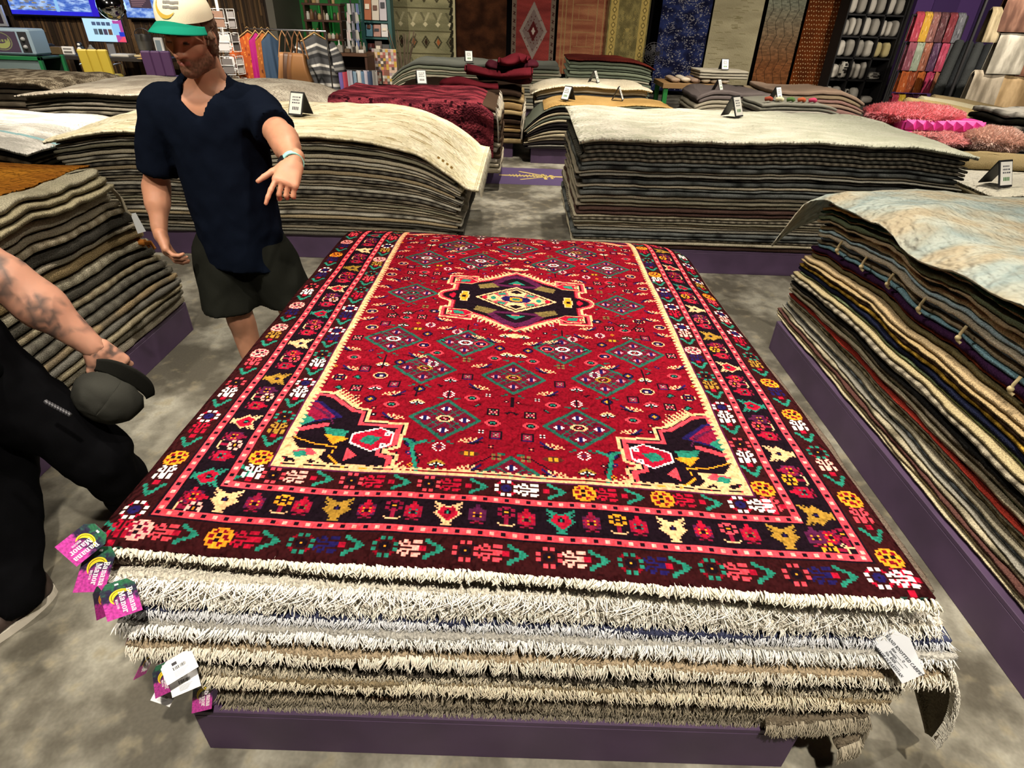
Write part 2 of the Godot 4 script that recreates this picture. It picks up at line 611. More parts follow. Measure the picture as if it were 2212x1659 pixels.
func border_main(lo: int, hi: int) -> void:
	var rng := RandomNumberGenerator.new()
	rng.seed = 77
	var mid := (lo + hi) / 2
	for side in 4:
		var n := KW if side % 2 == 0 else KH
		var cnt := int(round((n - 2.0 * lo) / 47.0))
		var per := (n - 2.0 * lo) / cnt
		var pm := [{"a": "e", "f": "s"}, {"a": "g", "f": "s"}, {"a": "e", "f": "e", "g": "n"}, {"a": "y", "f": "y", "g": "n"}]
		for k in cnt:
			var a := lo + k * per
			bspr(side, int(a + 7), mid, sub(POM, {"f": "s", "a": "m", "g": ["g", "t"][k % 2]}))
			bspr(side, int(a + 22), mid, sub(PALM, pm[(k + side) % 4]))
			bspr(side, int(a + 36), mid, sub(POM, {"f": ["m", "s", "v"][k % 3], "a": "v", "g": "o"}))
			bspr(side, int(a + per - 2), mid, sub(STEM, {"a": ["o", "p", "m", "c"][rng.randi_range(0, 3)], "f": "o"}))
func q_diamond(cx: int, cy: int, core: String, pale: String) -> void:
	var W := 21
	var H := 19
	qpoly([Vector2(cx - W, cy), Vector2(cx, cy - H), Vector2(cx + W, cy), Vector2(cx, cy + H)], "h")
	qpoly([Vector2(cx - W + 3, cy), Vector2(cx, cy - H + 3), Vector2(cx + W - 3, cy), Vector2(cx, cy + H - 3)], "q")
	for s in [-1, 1]:
		# inner lattice of four small lozenges
		for k in [4, 8]:
			qline(Vector2(cx - W + 3 + k, cy + s * (k - 1)), Vector2(cx + k - 2, cy - s * (H - 2 - k)), 1, "h")
			qline(Vector2(cx + W - 4 - k, cy + s * (k - 1)), Vector2(cx - k + 1, cy - s * (H - 2 - k)), 1, "h")
	for o in [[-11, 0], [11, 0], [0, -10], [0, 10]]:
		qpoly([Vector2(cx + o[0] - 6, cy + o[1]), Vector2(cx + o[0], cy + o[1] - 5), Vector2(cx + o[0] + 6, cy + o[1]), Vector2(cx + o[0], cy + o[1] + 5)], "q")
		qspr(cx + o[0], cy + o[1], ["..nn..", ".xnnx.", "xxnnxx", ".xnnx.", "..nn.."].map(func(r): return r.replace("x", pale)))
	qspr(cx, cy, ["..aaaaaa..", ".aakkkkaa.", "aakrrprkaa", "aakrprrkaa", ".aakkkkaa.", "..aaaaaa.."].map(func(r): return r.replace("a", core)))
	for s in [-1, 1]:
		qspr(cx + s * 4, cy - H - 1, ["hh", "hh"])
		qspr(cx + s * 4, cy + H + 1, ["hh", "hh"])
		qspr(cx + s * 6, cy + H + 2, ["hh"])
		qspr(cx + s * 6, cy - H - 2, ["hh"])
const S_OCT := ["..aaaaa..", ".akkkkka.", "aknnnnnka", "aknppnnka", "aknppnnka", ".akkkkka.", "..aaaaa.."]
const S_HEX := ["..kkk..", ".knnnk.", "knnonnk", "knooonk", "knnonnk", ".knnnk.", "..kkk.."]
const S_WHEX := ["..w.w..", ".w...w.", "w..v..w", ".wvvvw.", "w..v..w", ".w...w.", "..w.w.."]
const S_CROWN := ["....a....", "..aaaaa..", ".aaakaaa.", "aakwkwkaa", "kwwkkkwwk", ".kk.g.kk.", "....k...."]
const S_ZIG := ["n............", "nn.e..e......", ".nnee.ee.e...", "..nne.e.ee.e.", "kkknne..e.ee.", "..kkknneee..e", "....kkkk....."]
const S_SQ := ["kkkkkkk", "kekgkek", "kmmmmmk", "kmpkpmk", "kmmmmmk", "kekgkek", "kkkkkkk"]
const S_SQ2 := ["kkkkkkk", "kmmmmmk", "kmlmlmk", "kmmpmmk", "kmlmlmk", "kmmmmmk", "knnnnnk"]
const S_OVAL := ["...bbbbb...", ".bbooboobb.", "bbbooboobbb", ".bbooboobb.", "...bbbbb..."]
const S_FLY := ["tt.tt", "tt.tt", ".kkk.", "tt.tt", "tt.tt"]
const S_BAR := ["..keeek..", ".knnnnnk.", "ek.kkk.ke", "ek.kek.ke", "ek.kkk.ke", ".knnnnnk.", "..keeek.."]
const S_LEAF := ["..kk...", ".kggk..", "kgggk..", "..kggk.", "...kk.."]
const S_COCT := ["..ccccc..", ".cckkkcc.", "cckgggkcc", "cckgkgkcc", ".cckkkcc.", "..ccccc.."]
func paint_field() -> void:
	qb.resize(172 * 268)
	qb.fill(pc("r"))
	# diamonds
	for d in [[37, 167, "e", "w"], [56, 114, "y", "z"], [0, 118, "y", "z"], [33, 78, "w", "z"], [82, 78, "w", "z"], [82, 0, "h", "z"], [0, 214, "h", "w"]]:
		q_diamond(d[0], d[1], d[2], d[3])
	# scattered small motifs: [sprite, x, y from the near left corner]
	for it in [[S_BAR, 67, 139], [S_OCT, 91, 143], [S_SQ, 80, 128], [S_SQ2, 101, 134], [S_CROWN, 91, 129], [S_HEX, 117, 130], [S_HEX, 91, 117], [S_ZIG, 103, 124], [S_COCT, 104, 112], [S_CROWN, 118, 116],
			[S_ZIG, 107, 101], [S_HEX, 120, 79], [S_WHEX, 135, 77], [S_CROWN, 135, 64], [S_OVAL, 151, 73], [S_ZIG, 151, 62], [S_FLY, 165, 72], [S_OCT, 134, 55], [S_COCT, 146, 54], [S_WHEX, 135, 126],
			[S_COCT, 149, 123], [S_SQ2, 144, 147], [S_CROWN, 134, 142], [S_ZIG, 152, 136], [S_SQ, 162, 111], [S_COCT, 162, 100], [S_SQ2, 164, 90], [S_ZIG, 151, 84], [S_LEAF, 70, 128], [S_LEAF, 78, 140],
			[S_ZIG, 72, 150], [S_SQ2, 80, 150], [S_COCT, 70, 163], [S_CROWN, 90, 156], [S_HEX, 100, 160], [S_ZIG, 110, 170], [S_COCT, 122, 174], [S_ZIG, 66, 175], [S_SQ, 66, 190], [S_OCT, 72, 206],
			[S_SQ2, 80, 213], [S_OVAL, 104, 207], [S_CROWN, 93, 212], [S_WHEX, 112, 214], [S_HEX, 112, 200], [S_ZIG, 124, 211], [S_COCT, 93, 223], [S_SQ, 82, 226], [S_SQ, 104, 226], [S_CROWN, 93, 232],
			[S_ZIG, 66, 220], [S_OCT, 66, 232], [S_ZIG, 70, 244], [S_BAR, 80, 240], [S_ZIG, 66, 258], [S_OCT, 112, 184], [S_LEAF, 124, 192], [S_WHEX, 132, 206], [S_ZIG, 146, 200], [S_OCT, 150, 190], [S_ZIG, 160, 196],
			[S_FLY, 142, 168], [S_COCT, 160, 172], [S_HEX, 163, 186], [S_CROWN, 168, 178], [S_WHEX, 121, 160], [S_ZIG, 152, 162], [S_CROWN, 166, 204], [S_OCT, 112, 237], [S_FLY, 104, 244], [S_ZIG, 120, 224]]:
		qspr(172 - it[1], 268 - it[2], sub(it[0], {"a": ["c", "b", "e", "y"][(it[1] + it[2]) % 4]}), hash1(it[1] * 3.1 + it[2]) > 0.5)
	# small fillers wherever the red ground is still free
	var small := [["k.k", ".e.", "k.k"], [".k.", "kpk", ".k."], ["nn.", "ncn", ".nn"], ["..kk", ".kg.", "kg..", "k..."], ["e.e.e", ".kkk.", "e.k.e"], ["kkk", "kwk", "kkk"], [".o.", "oko", ".o."], ["kk..", ".kkk", "..k."], ["w.w", "kkk", "w.w"]]
	var red := pc("r")
	var cnt := 0
	for gy in range(4, 210, 6):
		for gx in range(2, 112, 6):
			var x := gx + int(hash1(gx * 1.7 + gy * 3.1) * 5.0)
			var y := gy + int(hash1(gx * 2.3 + gy * 1.3) * 5.0)
			var free := true
			for j in range(-4, 5):
				for i in range(-4, 5):
					if x + i >= 0 and x + i < 172 and y + j < 268 and y + j >= 0 and qb[(y + j) * 172 + x + i] != red:
						free = false
			if free:
				qspr(x, y, small[cnt % small.size()], cnt % 2 == 0, cnt % 3 == 0)
				cnt += 1
	# thin branches that join them
	for ln in [[37, 146, 37, 138], [56, 134, 56, 146], [82, 100, 82, 116], [33, 58, 33, 50], [52, 190, 46, 204], [20, 205, 10, 196], [0, 140, 0, 150], [70, 30, 82, 44], [94, 30, 84, 44]]:
		qline(Vector2(ln[0], ln[1]), Vector2(ln[2], ln[3]), 1, "k")
	qline(Vector2(52, 188), Vector2(46, 212), 2, "g")
	qline(Vector2(52, 188), Vector2(56, 186), 2, "g")
	qline(Vector2(50, 190), Vector2(44, 186), 2, "g")
	# corner ornament, stepped
	var o := [Vector2(116, 144), Vector2(102, 146), Vector2(86, 160), Vector2(78, 162), Vector2(78, 172), Vector2(56, 173), Vector2(57, 194), Vector2(64, 197), Vector2(57, 199), Vector2(58, 208), Vector2(49, 218), Vector2(118, 218)]
	var grow := func(d: float) -> Array:
		return Geometry2D.offset_polygon(PackedVector2Array(o), d, Geometry2D.JOIN_MITER)[0] as Array
	for i in 8:
		var b := Vector2(103, 145).lerp(Vector2(86, 159), i / 8.0)
		qpoly([b + Vector2(2, 2), b + Vector2(-4, -4), b + Vector2(-1, 4)], "e")
	for i in 5:
		var b := Vector2(58, 208).lerp(Vector2(49, 217), i / 5.0)
		qpoly([b + Vector2(2, 1), b + Vector2(-4, -4), b + Vector2(0, 4)], "e")
	qpoly(o, "e")
	for st in [[-2.0, "k"], [-2.6, "c"], [-5.2, "k"]]:
		qpoly(grow.call(st[0]), st[1])
	qpoly([Vector2(116, 154), Vector2(108, 156), Vector2(92, 170), Vector2(112, 178), Vector2(116, 178)], "n")
	qpoly([Vector2(116, 158), Vector2(110, 157), Vector2(96, 170), Vector2(112, 176)], "m")
	for i in 5:
		qline(Vector2(114 - i * 3, 159 + i * 2), Vector2(100 - i * 1, 168 + i * 2), 1, "v")
	qpoly([Vector2(117, 166), Vector2(106, 174), Vector2(113, 180), Vector2(117, 180)], "g")
	qline(Vector2(116, 184), Vector2(98, 176), 3, "c")
	# red rosette with a green eye
	qpoly([Vector2(70, 178), Vector2(84, 184), Vector2(84, 192), Vector2(72, 198), Vector2(62, 192), Vector2(62, 182)], "w")
	qpoly([Vector2(70, 179), Vector2(83, 185), Vector2(83, 191), Vector2(72, 197), Vector2(63, 191), Vector2(63, 183)], "s")
	qpoly([Vector2(68, 186), Vector2(76, 185), Vector2(79, 190), Vector2(72, 193)], "g")
	qspr(65, 183, ["www", "wkw", "www"])
	qspr(66, 192, ["www", "wkw", "www"])
	qpoly([Vector2(86, 182), Vector2(100, 180), Vector2(96, 188), Vector2(88, 190)], "g")
	qpoly([Vector2(84, 188), Vector2(98, 186), Vector2(92, 194)], "o")
	qpoly([Vector2(84, 196), Vector2(78, 202), Vector2(84, 206)], "c")
	qpoly([Vector2(80, 208), Vector2(68, 209), Vector2(68, 213), Vector2(80, 213)], "e")
	qspr(73, 211, ["oooo", "oooo"])
	# tan inner star
	qpoly([Vector2(118, 186), Vector2(110, 190), Vector2(100, 194), Vector2(89, 195), Vector2(91, 203), Vector2(78, 214), Vector2(82, 217), Vector2(118, 217)], "o")
	qpoly([Vector2(118, 187), Vector2(110, 191), Vector2(100, 195), Vector2(90, 196), Vector2(92, 204), Vector2(80, 214), Vector2(84, 217), Vector2(118, 217)], "k")
	qpoly([Vector2(118, 190), Vector2(112, 192), Vector2(108, 198), Vector2(94, 198), Vector2(96, 205), Vector2(84, 214), Vector2(100, 206), Vector2(104, 214), Vector2(108, 206), Vector2(118, 204)], "e")
	qpoly([Vector2(110, 200), Vector2(102, 198), Vector2(98, 202), Vector2(106, 205)], "c")
	qpoly([Vector2(110, 201), Vector2(104, 200), Vector2(102, 204), Vector2(108, 205)], "g")
	qpoly([Vector2(118, 206), Vector2(112, 206), Vector2(112, 212), Vector2(118, 212)], "s")
	qpoly([Vector2(110, 210), Vector2(106, 216), Vector2(114, 216)], "s")
	qpoly([Vector2(98, 210), Vector2(92, 216), Vector2(102, 216)], "s")
	# central medallion
	var md := [Vector2(0, -1), Vector2(63, -1), Vector2(60, 7), Vector2(52, 12), Vector2(52, 20), Vector2(58, 21), Vector2(57, 40), Vector2(32, 42), Vector2(31, 34), Vector2(24, 38), Vector2(0, 57)]
	for i in 9:
		var b := Vector2(28, 36).lerp(Vector2(2, 56), i / 9.0)
		qpoly([b + Vector2(-2, -2), b + Vector2(3, 4), b + Vector2(2, -4)], "e")
	qpoly(md, "e")
	var mg := func(d: float) -> Array:
		return _medal(md, d)
	qpoly(mg.call(1.6), "c")
	qpoly(mg.call(3.6), "r")
	qpoly(mg.call(4.6), "k")
	qpoly([Vector2(0, 24), Vector2(26, 24), Vector2(10, 46), Vector2(0, 50)], "v")
	qpoly([Vector2(0, 28), Vector2(16, 28), Vector2(6, 40), Vector2(0, 43)], "k")
	qpoly([Vector2(0, 30), Vector2(8, 30), Vector2(0, 37)], "g")
	qspr(1, 30, ["cccc", "cccc"])
	qpoly([Vector2(38, 24), Vector2(52, 24), Vector2(52, 35), Vector2(38, 37), Vector2(32, 30)], "e")
	qpoly([Vector2(38, 25), Vector2(51, 25), Vector2(51, 34), Vector2(38, 36), Vector2(33, 30)], "s")
	qpoly([Vector2(40, 28), Vector2(47, 27), Vector2(46, 33), Vector2(38, 33)], "g")
	qspr(49, 30, ["eee", "eke", "eke", "eee"])
	qpoly([Vector2(14, 22), Vector2(30, 16), Vector2(32, 24), Vector2(20, 30)], "t")
	qpoly([Vector2(0, -1), Vector2(34, -1), Vector2(0, 25)], "e")
	qpoly([Vector2(0, -1), Vector2(31, -1), Vector2(0, 22)], "k")
	qpoly([Vector2(0, -1), Vector2(29, -1), Vector2(0, 20)], "e")
	qpoly([Vector2(6, 6), Vector2(14, 4), Vector2(18, 8), Vector2(8, 13)], "c")
	qpoly([Vector2(8, 7), Vector2(14, 6), Vector2(15, 9), Vector2(9, 12)], "g")
	qpoly([Vector2(0, 11), Vector2(5, 13), Vector2(0, 18)], "k")
	qpoly([Vector2(0, -1), Vector2(13, -1), Vector2(9, 5), Vector2(0, 6)], "n")
	qpoly([Vector2(0, -1), Vector2(5, -1), Vector2(5, 3), Vector2(0, 4)], "o")
	qpoly([Vector2(0, -1), Vector2(3, -1), Vector2(3, 2), Vector2(0, 2)], "g")
	qpoly([Vector2(15, -1), Vector2(21, -1), Vector2(18, 4)], "g")
	qpoly([Vector2(22, -1), Vector2(28, -1), Vector2(25, 4)], "s")
	qpoly([Vector2(36, -1), Vector2(45, -1), Vector2(44, 9), Vector2(38, 9), Vector2(38, 4)], "e")
	qpoly([Vector2(37, -1), Vector2(44, -1), Vector2(43, 8), Vector2(39, 8), Vector2(39, 4)], "o")
	qspr(41, 1, ["kkk", "kkk"])
	qpoly([Vector2(47, -1), Vector2(54, -1), Vector2(50, 6)], "s")
	qpoly([Vector2(0, 60), Vector2(6, 62), Vector2(4, 66), Vector2(0, 67)], "e")
	# copy to the four quarters
	for y in KH:
		var Y := y - 268
		if Y < 0:
			Y = -Y - 1
		for x in KW:
			var X := x - 172
			if X < 0:
				X = -X - 1
			kb[y * KW + x] = qb[Y * 172 + X]
func _medal(md: Array, d: float) -> Array:
	var full := []
	for q in md:
		full.append(Vector2(q.x, max(q.y, 0.0)))
	var all := PackedVector2Array()
	for q in full.slice(1):
		all.append(q)
	for i in range(full.size() - 2, 0, -1):
		all.append(Vector2(-full[i].x, full[i].y))
	for i in range(2, full.size()):
		all.append(Vector2(-full[i].x, -full[i].y))
	for i in range(full.size() - 2, 1, -1):
		all.append(Vector2(full[i].x, -full[i].y))
	return Array(Geometry2D.offset_polygon(all, -d, Geometry2D.JOIN_MITER)[0])
func rug_image() -> Image:
	pal_keys = PAL.keys()
	kb.resize(KW * KH)
	paint_field()
	# borders, from the outer edge inwards
	ring_rect(0, 17, "d")
	ring_rect(16, 1, "k")
	ring_rect(21, 17, "k")
	ring_rect(42, 12, "d")
	ring_rect(54, 1, "v")
	ring_rect(55, 2, "e")
	for side in 4:
		var n := KW if side % 2 == 0 else KH
		var a := 57
		while a < n - 57:
			bspr(side, a + 2, 58, ["..ee", ".eee", "eeee"] if side % 2 == 1 else [".ee.", "eeee"])
			a += 4
	border_small(0, 17, 4)
	border_small(42, 54, 8)
	border_main(21, 38)
	guard(17)
	guard(38)
	var cols := []
	for k in pal_keys:
		cols.append(Color(PAL[k]))
	var rng := RandomNumberGenerator.new()
	rng.seed = 12
	var im := Image.create(KW, KH, false, Image.FORMAT_RGB8)
	var ab := noise(61, 0.02, 3)
	for y in KH:
		for x in KW:
			var q: Color = cols[kb[y * KW + x]]
			var f := 0.9 + 0.2 * rng.randf() + 0.10 * ab.get_noise_2d(x * 0.35, y * 2.2)
			im.set_pixel(x, KH - 1 - y, Color(q.r * f, q.g * f, q.b * f))
	im.resize(KW * 3, KH * 3, Image.INTERPOLATE_NEAREST)
	return im

# ---------------------------------------------------------------- stacks of rugs
# one rug of a stack: a slab with a rounded, slightly ragged edge. R: x0 x1 z0 z1 y0 y1 in the flat stack, then bent by fold
func rug_slab(g: G, R: Array, fold: Callable, sd: int, pile: Color, back: Color, style := 0, step := 0.03, edge := 0.009, yarn = null) -> void:
	var second: Color = back if yarn == null else yarn
	var x0: float = R[0]
	var x1: float = R[1]
	var z0: float = R[2]
	var z1: float = R[3]
	var y0: float = R[4]
	var th: float = R[5] - y0
	var pts := []      # [pos2d, outward2d, distance along]
	var s := 0.0
	for side in 4:
		var A: Vector2 = [Vector2(x0, z1), Vector2(x1, z1), Vector2(x1, z0), Vector2(x0, z0)][side]
		var B: Vector2 = [Vector2(x1, z1), Vector2(x1, z0), Vector2(x0, z0), Vector2(x0, z1)][side]
		var out: Vector2 = [Vector2(0, 1), Vector2(1, 0), Vector2(0, -1), Vector2(-1, 0)][side]
		var n: int = max(3, int(A.distance_to(B) / (step if side != 2 else 0.06)))
		for i in n:
			var o := out
			if i == 0:
				o = (out + [Vector2(-1, 0), Vector2(0, 1), Vector2(1, 0), Vector2(0, -1)][side]).normalized() * 0.6
			pts.append([A.lerp(B, float(i) / n), o, s + A.distance_to(B) * i / n])
		s += A.distance_to(B)
	var f := g.v.size()
	var m := pts.size()
	var rings := [[-0.10, 0.0], [-0.012, 0.01], [-0.010, 0.06], [-0.008, 0.15], [edge, 0.24], [edge * 0.95, 0.84], [-0.006, 1.0], [-0.10, 1.0]]
	for ri in rings.size():
		var ring: Array = rings[ri]
		for q in pts:
			var d: float = q[2]
			var jit := fnz.get_noise_2d(d * 2.2, sd * 7.3) * 0.014 + fnz.get_noise_2d(d * 11.0, sd * 3.1 + 50.0) * 0.004
			var pp: Vector2 = q[0] + q[1] * (float(ring[0]) + jit)
			var yy: float = y0 + th * (float(ring[1]) * (1.0 + 0.05 * fnz.get_noise_2d(d * 6.0, sd * 1.7)))
			var col := pile if ri >= 4 else back
			if ri >= 4 and ri <= 6:
				if style == 1 and int(d / step) % 2 == 0:
					col = second.lerp(pile, 0.25)
				elif style == 2:
					col = pile.lerp(second, clampf(fnz.get_noise_2d(d * 5.0, sd * 9.0) * 1.6 + 0.2, 0, 0.9))
				elif style == 3 and int(d / 0.16) % 2 == 0:
					col = pile.lerp(second, 0.7)
			g.p(fold.call(Vector3(pp.x, yy, pp.y)), Vector2(d, float(ring[1])), col)
	for ri in rings.size() - 1:
		for i in m:
			var a := f + ri * m + i
			var b := f + ri * m + (i + 1) % m
			g.quad(a, b, b + m, a + m)
	# flat middle, following the same bend
	var nx := int((x1 - x0) / 0.075) + 2
	var nz := int((z1 - z0) / 0.11) + 2
	var o := g.v.size()
	for j in nz + 1:
		for i in nx + 1:
			g.p(fold.call(Vector3(lerpf(x0 + 0.09, x1 - 0.09, float(i) / nx), y0 + th * 0.985, lerpf(z1 - 0.09, z0 + 0.09, float(j) / nz))), Vector2.ZERO, pile)
	for j in nz:
		for i in nx:
			var a := o + j * (nx + 1) + i
			g.quad(a, a + 1, a + nx + 2, a + nx + 1)

# strands hanging from an edge that runs from A to B; out: the way they leave the rug
func fringe(g: G, A: Vector3, B: Vector3, out: Vector3, n: int, ln: float, drop: float, r: float, col: Color, sd: int, fold = null, spread := 0.006, curl := 0.4) -> void:
	var rng := RandomNumberGenerator.new()
	rng.seed = sd
	var along := (B - A).normalized()
	for i in n:
		var u := (i + rng.randf()) / n
		var p0 := A.lerp(B, u) + Vector3(0, rng.randf_range(-spread, spread), 0) - out * 0.012
		var clump := fnz.get_noise_2d(u * 60.0, sd * 2.0)
		var lean := clump * curl + rng.randf_range(-0.5, 0.5) * curl
		var l := ln * rng.randf_range(0.65, 1.15)
		var dr := drop * rng.randf_range(0.6, 1.3)
		var pts := []
		for k in 4:
			var t := k / 3.0
			var q := p0 + out * (0.012 + l * sin(t * 1.2) * 0.8) + along * lean * l * t * t * 2.0 + Vector3(0, -dr * t * t, 0)
			pts.append(q)
		var sh := rng.randf_range(0.78, 1.06)
		var cc := Color(col.r * sh, col.g * sh, col.b * sh)
		var f := g.v.size()
		for k in 4:
			var q: Vector3 = pts[k]
			if fold != null:
				q = fold.call(q)
			var rr := r * (1.0 if k < 3 else 0.35)
			g.p(q + along * rr, Vector2.ZERO, cc)
			g.p(q - along * rr * 0.5 + Vector3(0, rr * 0.87, 0), Vector2.ZERO, cc)
			g.p(q - along * rr * 0.5 - Vector3(0, rr * 0.5, 0) - out * rr * 0.6, Vector2.ZERO, cc)
		for k in 3:
			for e in 3:
				var a := f + k * 3 + e
				var b := f + k * 3 + (e + 1) % 3
				g.quad(a, b, b + 3, a + 3)

func platform(x0: float, x1: float, z0: float, z1: float, label: String) -> void:
	var g := G.new()
	var c := Vector3((x0 + x1) / 2, 0, (z0 + z1) / 2)
	var t := thing("rug_platform", label, "platform", c)
	var w := x1 - x0
	var d := z1 - z0
	for s in [-1, 1]:
		g = G.new()
		g.bx(Vector3(0, 0.085, s * (d / 2 - 0.009)), Vector3(w, 0.17, 0.018), 0.002)
		part("side_board", g, purple, t)
		g = G.new()
		g.bx(Vector3(s * (w / 2 - 0.009), 0.085, 0), Vector3(0.018, 0.17, d - 0.037), 0.002)
		part("side_board", g, purple, t)
	g = G.new()
	g.bx(Vector3(0, 0.18, 0), Vector3(w, 0.0195, d), 0.002)
	part("deck_board", g, purple, t)

# a printed or woven top rug: closed sheet over a grid, uv 0..1 from (x0,z1) to (x1,z0)
func top_rug(g: G, x0: float, x1: float, z0: float, z1: float, y: float, th: float, fold: Callable, nx: int, nz: int) -> void:
	g.sheet(nx, nz, func(u: float, w: float) -> Vector3:
		var e: float = min(min(u, 1 - u) * (x1 - x0), min(w, 1 - w) * (z1 - z0))
		return fold.call(Vector3(lerpf(x0, x1, u), y - (th * 0.35 if e < 0.004 else 0.0), lerpf(z1, z0, w))), th, func(u: float, w: float) -> Color: return Color.WHITE)

const ORD := ["first", "second", "third", "fourth", "fifth", "sixth", "seventh", "eighth", "ninth", "tenth", "eleventh", "twelfth", "thirteenth", "fourteenth", "fifteenth", "sixteenth", "seventeenth", "eighteenth", "nineteenth", "twentieth", "twenty-first", "twenty-second", "twenty-third", "twenty-fourth", "twenty-fifth", "twenty-sixth", "twenty-seventh", "twenty-eighth", "twenty-ninth", "thirtieth", "thirty-first", "thirty-second", "thirty-third", "thirty-fourth", "thirty-fifth", "thirty-sixth", "thirty-seventh", "thirty-eighth", "thirty-ninth", "fortieth"]
# S: list of [colour name, pile hex, back hex, style]
func stack(S: Array, n: int, R: Array, y0: float, y1: float, fold: Callable, sd: int, where: String, group: String, jit := 0.03, step := 0.03, shift = null, gain := 1.0) -> void:
	var rng := RandomNumberGenerator.new()
	rng.seed = sd
	var hs := []
	var tot := 0.0
	for k in n:
		var h := rng.randf_range(0.6, 1.4)
		hs.append(h); tot += h
	var y := y0
	for k in n:
		var th: float = hs[k] / tot * (y1 - y0)
		var c: Array = S[k] if S.size() == n else S[rng.randi_range(0, S.size() - 1)]
		var q := [R[0] + rng.randf_range(-jit, jit), R[1] + rng.randf_range(-jit, jit), R[2] + rng.randf_range(-jit, jit), R[3] + rng.randf_range(-jit, jit) * 0.5, y, y + th * 0.86]
		if shift != null:
			q = shift.call(q, float(k) / n)
		var g := G.new()
		var pc1 := lin(c[1]) * gain
		rug_slab(g, q, fold, sd * 100 + k, pc1, pc1, c[3], step, 0.009, lin(c[2]))
		solo("rug", g, wool, Vector3((q[0] + q[1]) / 2, y, (q[2] + q[3]) / 2), "%s-edged rug, %s up %s" % [c[0], ORD[k], where], "rug", group)
		y += th

func hang_tag(parent: Node, at: Vector3, bs: Basis, w: float, h: float, kind: int) -> void:
	# kind 0: banana print on magenta card, 1: white card with bar code, 2: back of a magenta card
	var g := G.new()
	var poly := PackedVector2Array([Vector2(-w / 2, 0), Vector2(w / 2, 0), Vector2(w / 2, h * 0.82), Vector2(w * 0.28, h), Vector2(-w * 0.28, h), Vector2(-w / 2, h * 0.82)])
	var im := tag_image(kind)
	var f := g.v.size()
	g.slab(poly, 0.0012, Transform3D(bs, at))
	for i in g.v.size():
		var q := bs.inverse() * (g.v[i] - at)
		g.t[i] = Vector2(q.x / w + 0.5, 1.0 - q.y / h)
	part("hang_tag", g, im, parent, ["magenta card tag printed with a yellow banana crescent", "white card tag with black bar code lines", "dark magenta card tag seen edge on"][kind])
var tagm := {}
const FONT := {"B": ["11", "121", "11", "121", "11"]}
func tag_image(kind: int) -> StandardMaterial3D:
	if tagm.has(kind):
		return tagm[kind]
	var W := 192
	var H := 288
	var im := Image.create(W, H, false, Image.FORMAT_RGB8)
	var n := noise(71, 0.02, 3)
	for y in H:
		for x in W:
			var v := float(y) / H
			var c: Color
			if kind == 1:
				c = Color("f2f2f4")
			else:
				var f := n.get_noise_2d(x, y)
				c = Color("2c6a4a").lerp(Color("2c2440"), clampf(v * 4.0 - 0.2 + f, 0, 1)).lerp(Color("c0409c"), clampf((v - 0.42) * 5.0 + f * 0.9, 0, 1)) * (1.0 + 0.25 * n.get_noise_2d(x * 2.0, y * 2.0 + 500))
			im.set_pixel(x, y, c)
	if kind != 1:
		# crescent
		for y in H:
			for x in W:
				var p := Vector2(x - 100, y - 128)
				if p.length() < 62 and (p - Vector2(14, 26)).length() > 58:
					im.set_pixel(x, y, Color("f2d233") if abs(p.length() - 50.0) > 2.0 else Color("6a5a10"))
		im.fill_rect(Rect2i(84, 18, 22, 14), Color("e8e4ea"))
	else:
		var rng := RandomNumberGenerator.new()
		rng.seed = 3
		var x := 60
		while x < 140:
			var w := rng.randi_range(1, 5)
			im.fill_rect(Rect2i(x, 120, w, 44), Color("161616"))
			x += w + rng.randi_range(2, 5)
		for k in 5:
			im.fill_rect(Rect2i(56, 190 + k * 14, 90 - k * 9, 4), Color("55555c"))
		im.fill_rect(Rect2i(62, 60, 30, 40), Color("333338"))
	var m := tex_mat("tag%d" % kind, im, 0.45)
	if kind == 2:
		m.albedo_color = Color("b08aa8")
	tagm[kind] = m
	return m
# raised lettering on a surface, xf: centre of the line, x along the text
func lettering(parent: Node, s: String, xf: Transform3D, size: float, m: Material, called := "lettering") -> void:
	var tm := TextMesh.new()
	tm.text = s
	tm.font_size = 32
	tm.pixel_size = size / 32.0
	tm.depth = 0.0006
	tm.curve_step = 4.0
	var sf := SystemFont.new()
	sf.font_names = PackedStringArray(["Droid Serif"])
	sf.font_weight = 700
	tm.font = sf
	var o := MeshInstance3D.new()
	o.name = called
	o.mesh = tm; o.material_override = m
	parent.add_child(o, true)
	o.transform = xf

func build_stacks() -> void:
	build_main_stack()
	build_side_stacks()

func main_fold(p: Vector3) -> Vector3:
	var o := p.y - 0.19
	var f := o / 0.58
	var y := p.y - 0.013 * (p.x / 0.86) * f
	if p.z < -2.78:
		y -= 0.42 * pow((-2.78 - p.z) / 0.75, 2.0)
	if p.x > 0.66 and p.z < -1.4:
		y -= 0.035 * f * pow((p.x - 0.66) / 0.2, 2.0) * clampf((-1.4 - p.z) / 1.0, 0, 1)
	y += f * f * (0.007 * sin(p.x * 7.0 + 0.6) * exp(-(p.z + 0.8) * (p.z + 0.8) * 6.0) + 0.006 * fnz.get_noise_2d(p.x * 1.6 + 9.0, p.z * 1.6))
	return Vector3(p.x, 0.19 + (y - 0.19) * 1.047, p.z)

